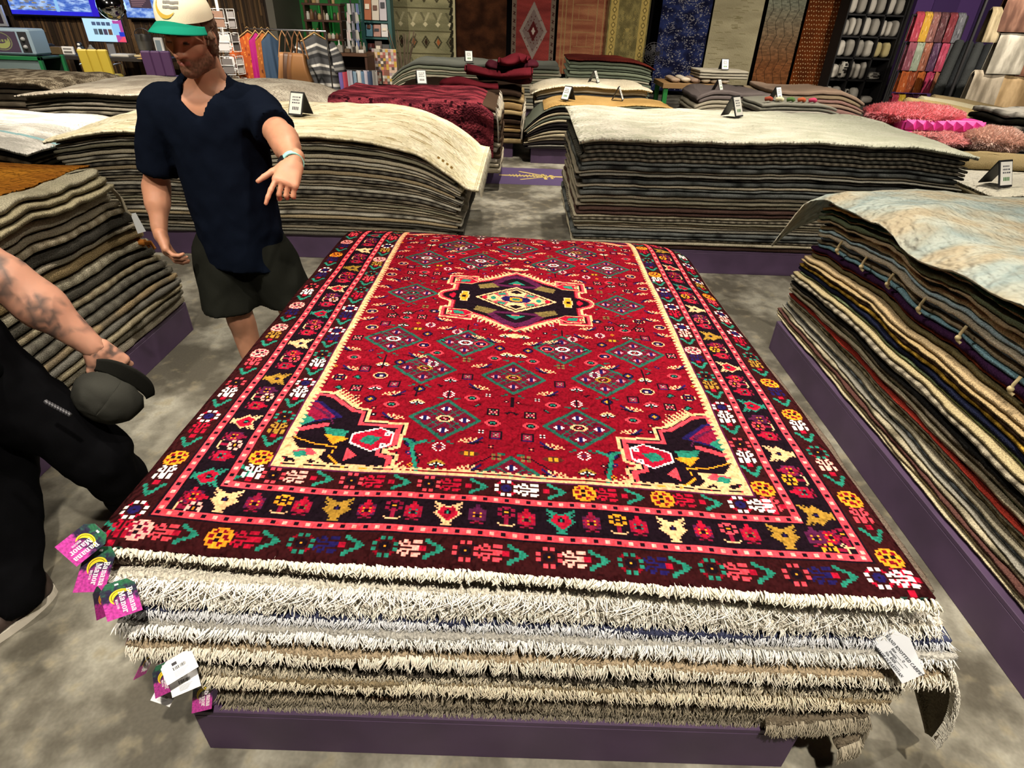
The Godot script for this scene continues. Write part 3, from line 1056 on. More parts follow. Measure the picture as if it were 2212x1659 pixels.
func build_main_stack() -> void:
	platform(-0.806, 0.785, -3.0, -0.806, "purple painted platform under the rug stack topped by the red patterned rug")
	var rng := RandomNumberGenerator.new()
	rng.seed = 40
	# [top y, left, right, front, pile, backing, fringe colour, strand length, drop, name]
	var L := [
		[0.222, -0.72, 0.80, -0.828, "8d8577", "6e6455", "a89f8c", 0.024, 0.020, "grey-beige"],
		[0.250, -0.73, 0.86, -0.825, "5b5146", "4a4238", "9a917e", 0.022, 0.012, "taupe"],
		[0.282, -0.72, 0.84, -0.822, "5d4a3c", "4c4034", "b3a892", 0.026, 0.016, "dark brown"],
		[0.315, -0.74, 0.90, -0.826, "86796a", "574d41", "a49a88", 0.022, 0.010, "fawn"],
		[0.350, -0.75, 0.92, -0.83, "a39a88", "574d41", "bdb4a0", 0.026, 0.016, "stone"],
		[0.385, -0.82, 0.93, -0.79, "9a8a6c", "57503f", "ece2ca", 0.028, 0.012, "straw"],
		[0.415, -0.82, 0.95, -0.797, "6d655a", "4c463c", "d9cfb8", 0.020, 0.012, "grey-brown"],
		[0.442, -0.83, 0.95, -0.826, "7e7260", "57503f", "b5ad9b", 0.016, 0.010, "buff"],
		[0.470, -0.83, 0.97, -0.822, "6f695d", "4e473c", "b0a999", 0.018, 0.008, "ash grey"],
		[0.508, -0.85, 1.02, -0.778, "bda98c", "6b5a44", "f4eddc", 0.028, 0.016, "sand"],
		[0.540, -0.85, 1.02, -0.802, "6a5a48", "54483a", "dcc6a0", 0.024, 0.010, "tan"],
		[0.575, -0.85, 1.0, -0.78, "b9b6ae", "5a5852", "f6f4ee", 0.026, 0.012, "silver"],
		[0.605, -0.84, 0.985, -0.797, "454a66", "3c4058", "e4e6ea", 0.020, 0.010, "slate blue"],
		[0.648, -0.86, 0.955, -0.806, "ded6c4", "7d7665", "fbf6ea", 0.030, 0.010, "cream"],
		[0.690, -0.86, 0.93, -0.812, "e9e3d2", "6d6758", "fffaf0", 0.030, 0.004, "ivory"],
		[0.728, -0.855, 0.91, -0.83, "6f6156", "544940", "b5ac98", 0.012, 0.006, "mushroom"],
	]
	var y := 0.19
	var k := 0
	for r in L:
		var g := G.new()
		var q := [r[1], r[2], (-3.4 if k > 12 else -2.72) + rng.randf_range(-0.03, 0.03), r[3], y, y + (r[0] - y) * 0.91]
		rug_slab(g, q, main_fold, 900 + k, lin(r[4]), lin(r[4]), 0, 0.04, 0.006)
		var t := thing("rug", "%s rug with a knotted fringe in the stack under the red patterned rug" % r[9], "rug", Vector3((q[0] + q[1]) / 2, y, (q[2] + q[3]) / 2), 0.0, "fringed rugs under the red rug")
		var o := part("pile", g, wool, t, "", t.position)
		o.position = Vector3.ZERO
		g = G.new()
		var ym: float = y + (r[0] - y) * 0.5
		var hh: float = (r[0] - y) * 0.30
		fringe(g, Vector3(r[1], ym, r[3]), Vector3(r[2], ym, r[3]), Vector3(0, 0, 1), 1450, r[7], r[8], 0.0017, lin(r[6]), 300 + k, main_fold, hh, 0.5)
		if k == 14:
			fringe(g, Vector3(r[1] + 0.1, ym + 0.004, r[3] + 0.01), Vector3(r[2] - 0.1, ym + 0.004, r[3] + 0.01), Vector3(0, 0.15, 1), 420, 0.05, 0.014, 0.0017, lin("fffaf0"), 377, main_fold, 0.010, 1.2)
		o = part("fringe", g, vplain, t, "", t.position)
		o.position = Vector3.ZERO
		o.set_meta("kind", "stuff")
		main_rugs.append(t)
		y = r[0]
		k += 1
	# the red rug on top
	var g := G.new()
	var X0 := -0.86
	var X1 := 0.87
	var Z1 := -0.825
	var Z0 := Z1 - 2.68
	var top := 0.757
	g.sheet(56, 88, func(u: float, w: float) -> Vector3:
		var e: float = min(min(u, 1 - u) * 1.73, min(w, 1 - w) * 2.68)
		var q := Vector3(lerpf(X0, X1, u), top - (0.006 if e < 0.003 else 0.0), lerpf(Z1, Z0, w))
		q.x += 0.008 * fnz.get_noise_1d(q.z * 1.5 + 4.0) + 0.01 * (q.z + 2.1) * (u - 0.5)
		q.z += 0.012 * fnz.get_noise_1d(q.x * 1.7 + 14.0) + (0.05 * u if w > 0 or true else 0.0)
		return main_fold(q), 0.018)
	var rt := thing("patterned_rug", "red hand-knotted rug with a central medallion and dark flowered borders", "rug", Vector3(0, 0.73, -2.1))
	var rm := tex_mat("red_rug", rug_image(), 1.0)
	rm.normal_enabled = true
	rm.normal_texture = normal_tex(noise(19, 0.16, 3), 512, 8.0)
	rm.normal_scale = 0.5
	rm.metallic_specular = 0.1
	rm.texture_filter = BaseMaterial3D.TEXTURE_FILTER_LINEAR
	var o := part("pile", g, rm, rt, "", rt.position)
	o.position = Vector3.ZERO
	for i in 2:
		g = G.new()
		fringe(g, Vector3(X0, top - 0.013 - i * 0.004, Z1 - 0.004 + i * 0.0), Vector3(X1 + 0.012, top - 0.013 - i * 0.004, Z1 + 0.046), Vector3(0, 0, 1), 620, 0.022, 0.012, 0.0032, lin("f7f0dc"), 21 + i, main_fold, 0.006, 0.5)
		o = part("fringe", g, vplain, rt, "short cream tufted fringe", rt.position)
		o.position = Vector3.ZERO
		o.set_meta("kind", "stuff")
var main_rugs := []

func sag(p: Vector3, y0: float, k: float) -> Vector3:
	return Vector3(p.x, y0 + (p.y - y0) * (1.0 - k), p.z)
func ramp(x: float, a: float, b: float) -> float:
	return clampf((x - a) / (b - a), 0, 1)
func wavy(p: Vector3, y0: float, amp: float, fx: float, fz: float) -> Vector3:
	var o := p.y - y0
	return Vector3(p.x, p.y + o * amp * fnz.get_noise_2d(p.x * fx + 31.0, p.z * fz + 17.0), p.z)

func l2_fold(p: Vector3) -> Vector3:
	var k := 0.42 * pow(ramp(p.x, -1.15, -0.38), 2.0) + 0.10 * pow(ramp(-p.x, 3.0, 3.5), 2.0)
	return wavy(sag(p, 0.19, k), 0.19, 0.05, 0.9, 0.8)
func r2_fold(p: Vector3) -> Vector3:
	var k := 0.06 * pow(ramp(p.x, 2.6, 3.3), 2.0) + 0.03 * pow(ramp(-p.x, -0.7, -0.4), 2.0)
	return wavy(sag(p, 0.19, k), 0.19, 0.04, 1.1, 0.7)
func rs_fold(p: Vector3) -> Vector3:
	var k := 0.20 * pow(ramp(-p.z, 2.85, 3.4), 2.0)
	var q := wavy(sag(p, 0.2, k), 0.2, 0.07, 0.8, 1.4)
	var o := p.y - 0.2
	q.x += 0.02 * sin(o * 14.0) - o * 0.03
	return q
func ls_fold(p: Vector3) -> Vector3:
	var o := p.y - 0.19
	var k := 0.10 * pow(ramp(-p.z, 2.6, 3.2), 2.0)
	var q := wavy(sag(p, 0.19, k), 0.19, 0.05, 0.8, 1.6)
	return q

func build_side_stacks() -> void:
	# ---- stack behind the man
	platform(-3.3, -0.95, -6.1, -4.563, "purple platform under the tall rug stack with the ivory and gold top rug")
	var greys := [["grey", "8e8a7c", "3a3834", 0], ["olive-grey", "7f7b68", "302e28", 0], ["beige", "aaa28c", "4a463c", 0], ["charcoal", "55534c", "232220", 0], ["dark speckled", "6e6a60", "2a2826", 1], ["tan", "93856a", "3e382c", 0], ["pale grey", "b0ab9c", "56524a", 2], ["mottled", "8b8270", "35322c", 2]]
	stack(greys, 30, [-3.45, -0.46, -6.1, -4.56], 0.192, 0.925, l2_fold, 11, "in the tall stack behind the man", "rugs under the ivory rug with gold motifs", 0.035, 0.045, null, 1.4)
	# ---- stack across the aisle
	platform(0.5, 2.95, -6.05, -4.5, "purple platform under the dark-edged rug stack with the plain ivory top")
	var darks := [["black and grey", "5a5850", "1e1d1c", 1], ["charcoal", "4d4b47", "1a1a1a", 2], ["taupe", "8a8272", "2e2b27", 0], ["grey", "75736a", "262523", 0], ["olive-grey", "6f6b5c", "2a2822", 0], ["speckled", "7d7668", "26241f", 1], ["slate", "5c5f5d", "222423", 2], ["brown-black", "4c3a34", "201917", 0], ["putty", "9a927e", "3a362e", 0]]
	stack(darks, 30, [0.46, 3.26, -6.05, -4.5], 0.192, 1.0, r2_fold, 12, "in the stack under the plain ivory rug", "rugs under the plain ivory rug", 0.03, 0.03, null, 1.6)
	# ---- long stack with coloured edges
	platform(1.615, 3.9, -3.26, 0.3, "purple platform under the long rug stack with many coloured edges")
	var cc := [["cream", "b9ae90", "5c5646", 0], ["tan", "a5977a", "4a4436", 0], ["dark brown and rose", "5c3f3a", "c09088", 0], ["cream speckled", "b5ab92", "6a6350", 2], ["grey", "8b887e", "3c3a36", 0], ["blue-grey", "8b95a0", "4c5056", 1], ["putty", "a39b86", "57523f", 0], ["ecru corded", "b2a486", "6a5f48", 1], ["pale grey", "a8a498", "52504a", 0], ["brick red", "7d2a24", "6a5f50", 0], ["stone", "a59c88", "50493c", 0], ["oatmeal", "b9ae96", "5d5748", 0], ["sage", "8a9078", "444838", 0], ["grey-brown", "8c8272", "3e382f", 2], ["black", "2c2b2a", "151515", 0], ["pearl", "b7b3a6", "5a564c", 0], ["rope-edged", "a89f8c", "3a342c", 1], ["straw", "b5a680", "6a5f40", 0], ["moss", "7d8a6a", "3c4434", 0], ["midnight blue", "1e2336", "11141c", 0], ["mustard", "b7923c", "6a5220", 1], ["brown corded", "6c5446", "2a201a", 1], ["buff", "b09a72", "5c4d34", 0], ["sand", "bda680", "57482f", 0], ["dark olive", "6f6547", "2b2719", 0], ["rust", "7e3f2a", "30180f", 0], ["aubergine", "3b2440", "1d1220", 0], ["sky blue", "7fa6b4", "42545c", 0], ["dun", "9c8f76", "463f31", 2], ["steel blue", "6d7884", "383e44", 0], ["bone", "b8ae9a", "565043", 0], ["ice blue", "9cb4be", "4c5a60", 0], ["flax", "ada07c", "504834", 0], ["ebony", "2a2c2b", "141515", 2], ["clay", "9d8a6e", "463b2c", 0], ["fern", "5f6a52", "272d20", 0], ["khaki", "8d8463", "3c3726", 0], ["bottle green", "24382c", "111a14", 0], ["golden tan", "a98c55", "4d3f22", 0], ["umber", "5a4a3a", "241d16", 0]]
	stack(cc, 40, [1.655, 3.85, -3.3, 0.3], 0.2, 1.02, rs_fold, 13, "in the stack under the blue-grey rug", "coloured rugs under the blue-grey rug", 0.02, 0.03, func(q: Array, f: float) -> Array:
		q[2] = -3.36 + 0.24 * f + (0.03 if fmod(f * 40.0, 3.0) < 1.0 else 0.0)
		q[0] += 0.02 * f
		return q, 1.55)
	# ---- fluffy folded rugs by the second person
	platform(-4.2, -2.02, -3.25, -0.6, "purple platform under the folded wool rugs and the rust-brown rug")
	var fl := [["cream", "c2b9a5", "93856a", 0], ["grey ticked", "9a9484", "7f7b68", 1], ["cream banded", "c0b496", "8a8272", 0], ["grey-green", "8b887e", "75736a", 0], ["beige", "bda680", "8b8270", 2], ["charcoal zigzag", "6e6a60", "8e8a7c", 1], ["grey striped", "8e8a7c", "6e6a60", 1], ["cream ticked", "c0b496", "93856a", 1], ["dark grey", "6e6a60", "55534c", 3], ["white ribbed", "d8d0b6", "9a927e", 1], ["sand brown", "b09a72", "8d7d62", 0], ["mottled cream", "c8bda6", "9a927e", 3], ["black-lined", "5a5850", "4d4b47", 0], ["ivory looped", "d8ccb0", "93856a", 1], ["stone", "b9ae96", "8a8272", 0], ["oat", "c9c0aa", "a39b86", 0]]
	stack(fl, 16, [-4.1, -2.03, -3.25, -0.6], 0.192, 0.96, ls_fold, 14, "in the folded stack below the rust-brown rug", "folded wool rugs under the rust-brown rug", 0.012, 0.035, func(q: Array, f: float) -> Array:
		q[2] = -3.24 + 0.42 * f * f
		q[1] = -2.02 + 0.02 * sin(f * 9.0)
		return q)
	# knotted ties round one rug of the long stack
	var host: Node = null
	for n in get_children():
		if String(n.get_meta("label", "")).begins_with("buff-edged"):
			host = n
	for q in [[1815, 533], [1868, 568], [1925, 605], [1993, 658], [2080, 720], [2195, 830]]:
		var g := G.new()
		var d := ray(q[0], q[1])
		var c := Vector3(0, 1.75, 0) + d * (1.632 / d.x)
		g.tube([c + Vector3(0.0, 0.03, 0), c + Vector3(-0.012, 0.0, 0.004), c + Vector3(-0.008, -0.03, 0.0), c + Vector3(0.0, -0.035, 0.012)], [0.006], 6)
		g.ball(Transform3D(Basis.from_scale(Vector3(0.011, 0.011, 0.011)), c + Vector3(-0.01, -0.018, 0)), 7, 5)
		part_world("knotted_tie", g, M("cbb98c", 0.9), host, "cream knotted tie")

# a point of the photograph put on the plane z = const or y = const
func ray(x: float, y: float) -> Vector3:
	var b := Basis(Vector3.RIGHT, deg_to_rad(-32.6)) * Basis(Vector3.BACK, deg_to_rad(1.9))
	return b * Vector3(x - 1106.0, 829.5 - y, -1259.0)
func pz(x: float, y: float, z: float) -> Vector3:
	var d := ray(x, y)
	return Vector3(0, 1.75, 0) + d * (z / d.z)
func py(x: float, y: float, h: float) -> Vector3:
	var d := ray(x, y)
	return Vector3(0, 1.75, 0) + d * ((h - 1.75) / d.y)

func img_noise(W: int, H: int, a: Color, b: Color, fx: float, fy: float, sd: int, gain := 1.0) -> Image:
	var im := Image.create(W, H, false, Image.FORMAT_RGB8)
	var n := noise(sd, 0.02, 4)
	var m := noise(sd + 1, 0.4, 2)
	for y in H:
		for x in W:
			var f := clampf(0.5 + gain * n.get_noise_2d(x * fx, y * fy), 0, 1)
			var c := a.lerp(b, f)
			im.set_pixel(x, y, c * (1.0 + 0.05 * m.get_noise_2d(x, y)))
	return im
func img_line(im: Image, a: Vector2, b: Vector2, w: int, c: Color) -> void:
	var n := int(max(abs(b.x - a.x), abs(b.y - a.y))) + 1
	for i in n + 1:
		var q := a.lerp(b, float(i) / n)
		im.fill_rect(Rect2i(int(q.x), int(q.y), w, w), c)
func soft(m: StandardMaterial3D, sc := 0.6) -> StandardMaterial3D:
	m.normal_enabled = true
	m.normal_texture = mats["wool"].normal_texture
	m.normal_scale = sc
	m.metallic_specular = 0.12
	return m

# little A-frame price stand
var tentn := 0
func price_tent(at: Vector3, turn: float, sc: float, label: String) -> void:
	var t := thing("price_stand", label, "price sign", at + Vector3(0, 0.008, 0), turn, "price stands on the rug stacks")
	var h := 0.15 * sc
	var w := 0.11 * sc
	for s in [-1, 1]:
		var g := G.new()
		var tilt := Basis(Vector3.RIGHT, -s * 0.42)
		g.box(Transform3D(tilt, Vector3(0, h * 0.46, s * h * 0.2)), Vector3(w, h, 0.008), 0.002)
		part("panel", g, M("1c1c1e", 0.5), t)
	var g := G.new()
	g.box(Transform3D(Basis(Vector3.RIGHT, -0.42), Vector3(0, h * 0.46 + 0.002, h * 0.2 + 0.0055)), Vector3(w * 0.86, h * 0.86, 0.002), 0.0)
	var W := 64
	var H := 88
	var im := Image.create(W, H, false, Image.FORMAT_RGB8)
	im.fill(Color("f4f3ec"))
	for k in 3:
		var x := 12
		while x < 50:
			var ww := 3 + int(hash1(tentn * 3.0 + k * 7.0 + x) * 7.0)
			im.fill_rect(Rect2i(x, 14 + k * 12, ww, 6), Color("3a4048"))
			x += ww + 3
	for k in 4:
		im.fill_rect(Rect2i(16 + k * 9, 58, 6, 14), Color("3f7a3a") if tentn % 2 == 0 else Color("55555a"))
	var m := tex_mat("price%d" % (tentn % 3), im, 0.6)
	part("price_card", g, m, t, "white card with dark lettering")
	tentn += 1

func build_tops() -> void:
	var g: G
	# ---- ivory rug with gold motifs behind the man
	var im := img_noise(768, 384, Color("cfc4a2"), Color("e6ddc2"), 1.0, 1.0, 81, 1.2)
	var tan_ := Color("7d6230")
	var rng := RandomNumberGenerator.new()
	rng.seed = 8
	for k in 260:
		var x := rng.randi_range(30, 700)
		var y := rng.randi_range(20, 360)
		var l := rng.randi_range(6, 40)
		if fmod(y, 48) < 26:
			img_line(im, Vector2(x, y), Vector2(x + l, y + rng.randi_range(-3, 3)), 3, tan_.lerp(Color("e3d9ba"), rng.randf_range(0.05, 0.6)))
	for k in 46:     # comb-like band running across
		var a := Vector2(250 + k * 2.6, 330 - k * 6.2)
		img_line(im, a, a + Vector2(-16, -5), 2, tan_)
		img_line(im, a + Vector2(12, 3), a + Vector2(20, 5), 2, tan_)
	for k in 7:
		var c := Vector2(330 + k * 62, 70 + 46 * (k % 3) + 90 * (k % 2))
		for j in 9:
			img_line(im, c + Vector2(-j * 3, j * 2), c + Vector2(j * 3 + 10, j * 2), 1, tan_.lerp(Color("e3d9ba"), 0.35))
	for k in 4:
		im.fill_rect(Rect2i(690 + k * 8, 336 + k * 2, 4, 15), tan_)
	for e in [4, 7]:
		for q in [[Vector2(e, e), Vector2(767 - e, e)], [Vector2(e, 383 - e), Vector2(767 - e, 383 - e)], [Vector2(767 - e, e), Vector2(767 - e, 383 - e)]]:
			img_line(im, q[0], q[1], 1, Color("a99770"))
	g = G.new()
	g.sheet(70, 34, func(u: float, w: float) -> Vector3:
		var q := Vector3(lerpf(-3.5, -0.30, u), 0.953, lerpf(-4.49, -6.16, w))
		q.y -= 0.010 * fnz.get_noise_2d(q.x * 2.4, 3.0) * ramp(q.z, -5.0, -4.5) + 0.02 * pow(ramp(q.z, -4.6, -4.5), 2.0)
		q = l2_fold(q)
		q.y -= 0.02 * pow(ramp(q.x, -0.8, -0.3), 2.0)
		return q, 0.02)
	for i in g.t.size():
		g.t[i].y = 1.0 - g.t[i].y
	var r := thing("rug", "ivory rug with gold motifs on top of the stack behind the man", "rug", Vector3(-1.9, 0.93, -5.3))
	var o := part("pile", g, soft(tex_mat("ivory_gold", im, 1.0), 0.4), r, "", r.position)
	o.position = Vector3.ZERO
	g = G.new()
	fringe(g, l2_fold(Vector3(-0.30, 0.945, -4.49)) + Vector3(0, -0.02, 0), l2_fold(Vector3(-0.30, 0.945, -6.1)) + Vector3(0, -0.02, 0), Vector3(0.6, -0.6, 0), 420, 0.05, 0.05, 0.004, lin("d9d2bc"), 31, null, 0.006, 0.4)
	o = part("fringe", g, vplain, r, "", r.position)
	o.position = Vector3.ZERO
	o.set_meta("kind", "stuff")
	# ---- plain ivory rug across the aisle
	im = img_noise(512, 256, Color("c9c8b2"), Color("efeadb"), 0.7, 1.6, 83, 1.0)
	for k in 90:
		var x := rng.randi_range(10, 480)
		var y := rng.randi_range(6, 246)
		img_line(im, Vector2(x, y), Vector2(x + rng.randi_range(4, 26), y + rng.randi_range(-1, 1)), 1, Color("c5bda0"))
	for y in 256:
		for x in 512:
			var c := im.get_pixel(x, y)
			im.set_pixel(x, y, c.lerp(Color("b9bda9"), clampf((x - 200.0) / 300.0 + 0.25 * fnz.get_noise_2d(x * 0.03, y * 0.03), 0, 0.65)))  # rightward fade mixes the sage wool colour with dimmer light painted in
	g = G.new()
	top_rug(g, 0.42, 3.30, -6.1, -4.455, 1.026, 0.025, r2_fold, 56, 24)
	solo("rug", g, soft(tex_mat("ivory_plain", im, 1.0), 0.6), Vector3(1.86, 1.0, -5.3), "plain ivory and pale sage rug, dimmer light painted rightward, on top of the dark-edged stack", "rug")
	# ---- distressed blue-grey rug on the long stack
	im = img_noise(512, 512, Color("8d9a97"), Color("a99f88"), 0.45, 1.0, 85, 1.5)
	for y in 512:
		for x in 512:
			var c := im.get_pixel(x, y)
			var f := fnz.get_noise_2d(x * 0.02 + 7.0, y * 0.055)
			im.set_pixel(x, y, c.lerp(Color("b5bab0"), clampf(f * 1.4 + 0.1, 0, 0.5)).lerp(Color("8a7a62"), clampf(-f * 0.8 - 0.1, 0, 0.22)))
	g = G.new()
	g.sheet(44, 60, func(u: float, w: float) -> Vector3:
		var q := Vector3(lerpf(1.60, 3.95, u), 1.034, lerpf(0.4, -3.50, w))
		var b := rs_fold(q)
		b.y += 0.022
		b.y -= (0.05 + 0.02 * sin(q.z * 5.0)) * pow(ramp(-q.x, -1.74, -1.60), 1.5)
		b.y -= 0.22 * pow(ramp(-q.z, 3.2, 3.5), 1.6) * ramp(-q.x, -2.1, -1.6)
		b.y += 0.03 * exp(-pow((q.z + 3.1) * 6.0, 2.0)) * ramp(-q.x, -2.0, -1.6)
		return b, 0.012)
	solo("rug", g, soft(tex_mat("blue_grey", im, 1.0), 0.4), Vector3(2.7, 1.02, -1.5), "distressed pale blue-grey rug draped over the long coloured stack", "rug")
	# straps knotted round one rug of that stack
	# ---- cream folded rugs and the rust-brown rug by the second person
	for k in 3:
		g = G.new()
		var y := 0.962 + k * 0.035
		rug_slab(g, [-4.05, -1.98 - 0.012 * k, -2.86 + 0.02 * k, -0.6, y, y + 0.034], ls_fold, 700 + k, lin(["b5ab8c", "aaa183", "b9b299"][k]), lin(["8a8064", "7d7558", "969078"][k]), 2 if k == 2 else 0, 0.03, 0.03)
		solo("rug", g, wool, Vector3(-3.0, y, -1.8), ["cream rug with a dark seam, third below the rust-brown rug", "cream rug second below the rust-brown rug in the folded stack", "pale grey-cream rug with a thick rolled edge directly below the rust-brown rug"][k], "rug")
	im = img_noise(256, 256, Color("7a4a18"), Color("94611f"), 1.0, 1.6, 87, 1.3)
	g = G.new()
	top_rug(g, -4.1, -2.07, -2.9, -0.5, 1.078, 0.011, ls_fold, 20, 30)
	solo("rug", g, soft(tex_mat("rust", im, 1.0), 0.5), Vector3(-3.1, 1.06, -1.7), "rust-brown rug lying on top of the folded cream rugs", "rug")
	# orange tassel and paper tag at the corner of the folded stack
	var om := M("a5641f", 1.0)
	var host: Node = get_node("rug_%03d" % (counts["rug"] - 3))
	g = G.new()
	for k in 5:
		var a := pz(262 + k * 12, 512 + k * 3, -3.04) + Vector3(0.02, 0, 0.0)
		g.tube([a + Vector3(-0.06, 0.012, 0.05), a + Vector3(0.02, 0.0, 0.0), a + Vector3(0.04, -0.03, 0.01)], [0.010, 0.013, 0.008], 7)
	part_world("tassel", g, om, host, "orange wool tassel")
	g = G.new()
	var tA := pz(285, 465, -2.95)
	g.tube([pz(235, 400, -2.9), pz(262, 430, -2.93), pz(272, 455, -2.94), tA], [0.008, 0.009, 0.008, 0.004], 6)
	g.tube([pz(238, 405, -2.9), pz(268, 440, -2.95), pz(262, 470, -2.95)], [0.008, 0.008, 0.006], 6)
	part_world("cord", g, M("a39a84", 1.0), host, "twisted cream cord")
	g = G.new()
	var c0 := pz(282, 462, -2.95)
	var c1 := pz(293, 460, -2.95)
	var d0 := pz(298, 505, -2.93)
	var d1 := pz(315, 500, -2.93)
	g.q4(d0, d1, c1, c0)
	g.q4(d0 - Vector3(0, 0, 0.002), c0 - Vector3(0, 0, 0.002), c1 - Vector3(0, 0, 0.002), d1 - Vector3(0, 0, 0.002))
	part_world("paper_tag", g, M("e9edf0", 0.7), host, "small white paper tag")
	# ---- price stands
	price_tent(Vector3(-1.86, l2_fold(Vector3(-1.86, 0.956, -5.35)).y, -5.35), -0.35, 1.25, "black price stand with a white card on the ivory and gold rug")
	price_tent(Vector3(1.83, r2_fold(Vector3(1.83, 1.028, -5.55)).y, -5.55), 0.75, 1.15, "black price stand with a white card on the plain ivory rug")
	price_tent(Vector3(3.62, 0.732, -4.62), 0.35, 1.3, "black price stand on the white scrolled rug")
	main_extras()

# tags hanging at the corner of a stack of rugs: [x, y of the lower end, x, y of the upper end, width, kind]
func corner_tags(lo: int, hi: int, z: float, list: Array) -> void:
	for q in list:
		var best: Node = null
		var yy := pz(q[2], q[3], z).y
		for i in range(lo, hi):
			var n: Node3D = get_node("rug_%03d" % i)
			if best == null or absf(n.position.y - yy) < absf((best as Node3D).position.y - yy):
				best = n
		place_tag(best, Vector2(q[0], q[1]), Vector2(q[2], q[3]), z, z - 0.02, q[4], q[5], 0.25)

func part_world(called: String, g: G, m: Material, host: Node, label := "") -> MeshInstance3D:
	var at: Vector3 = (host as Node3D).global_position
	var o := part(called, g, m, host, label, at)
	o.position = Vector3.ZERO
	return o

func place_tag(host: Node, bot: Vector2, topp: Vector2, zb: float, zt: float, w: float, kind: int, yaw := 0.0) -> void:
	var A := pz(bot.x, bot.y, zb)
	var B := pz(topp.x, topp.y, zt)
	var up := (B - A).normalized()
	var nrm := (Vector3(0, 1.75, 0) - A).normalized()
	nrm = (nrm - up * nrm.dot(up)).normalized()
	var bs := Basis(up.cross(nrm), up, nrm) * Basis(Vector3.UP, yaw)
	var h := A.distance_to(B)
	var at: Vector3 = (host as Node3D).global_position
	hang_tag(host, A - at, bs, w, h, kind)
	if kind == 0:
		var tg: Node = host.get_child(host.get_child_count() - 1)
		var wm := M("f6f2f4", 0.6)
		for k in 2:
			lettering(tg, ["Banana", "Manor"][k], Transform3D(bs * Basis(Vector3.BACK, -PI / 2), A - at + bs * Vector3(w * (0.30 - 0.24 * k), h * 0.40, 0.0006)), 0.0135, wm)
		lettering(tg, "RUG CO", Transform3D(bs * Basis(Vector3.BACK, -PI / 2), A - at + bs * Vector3(-w * 0.12, h * 0.38, 0.0006)), 0.005, wm)

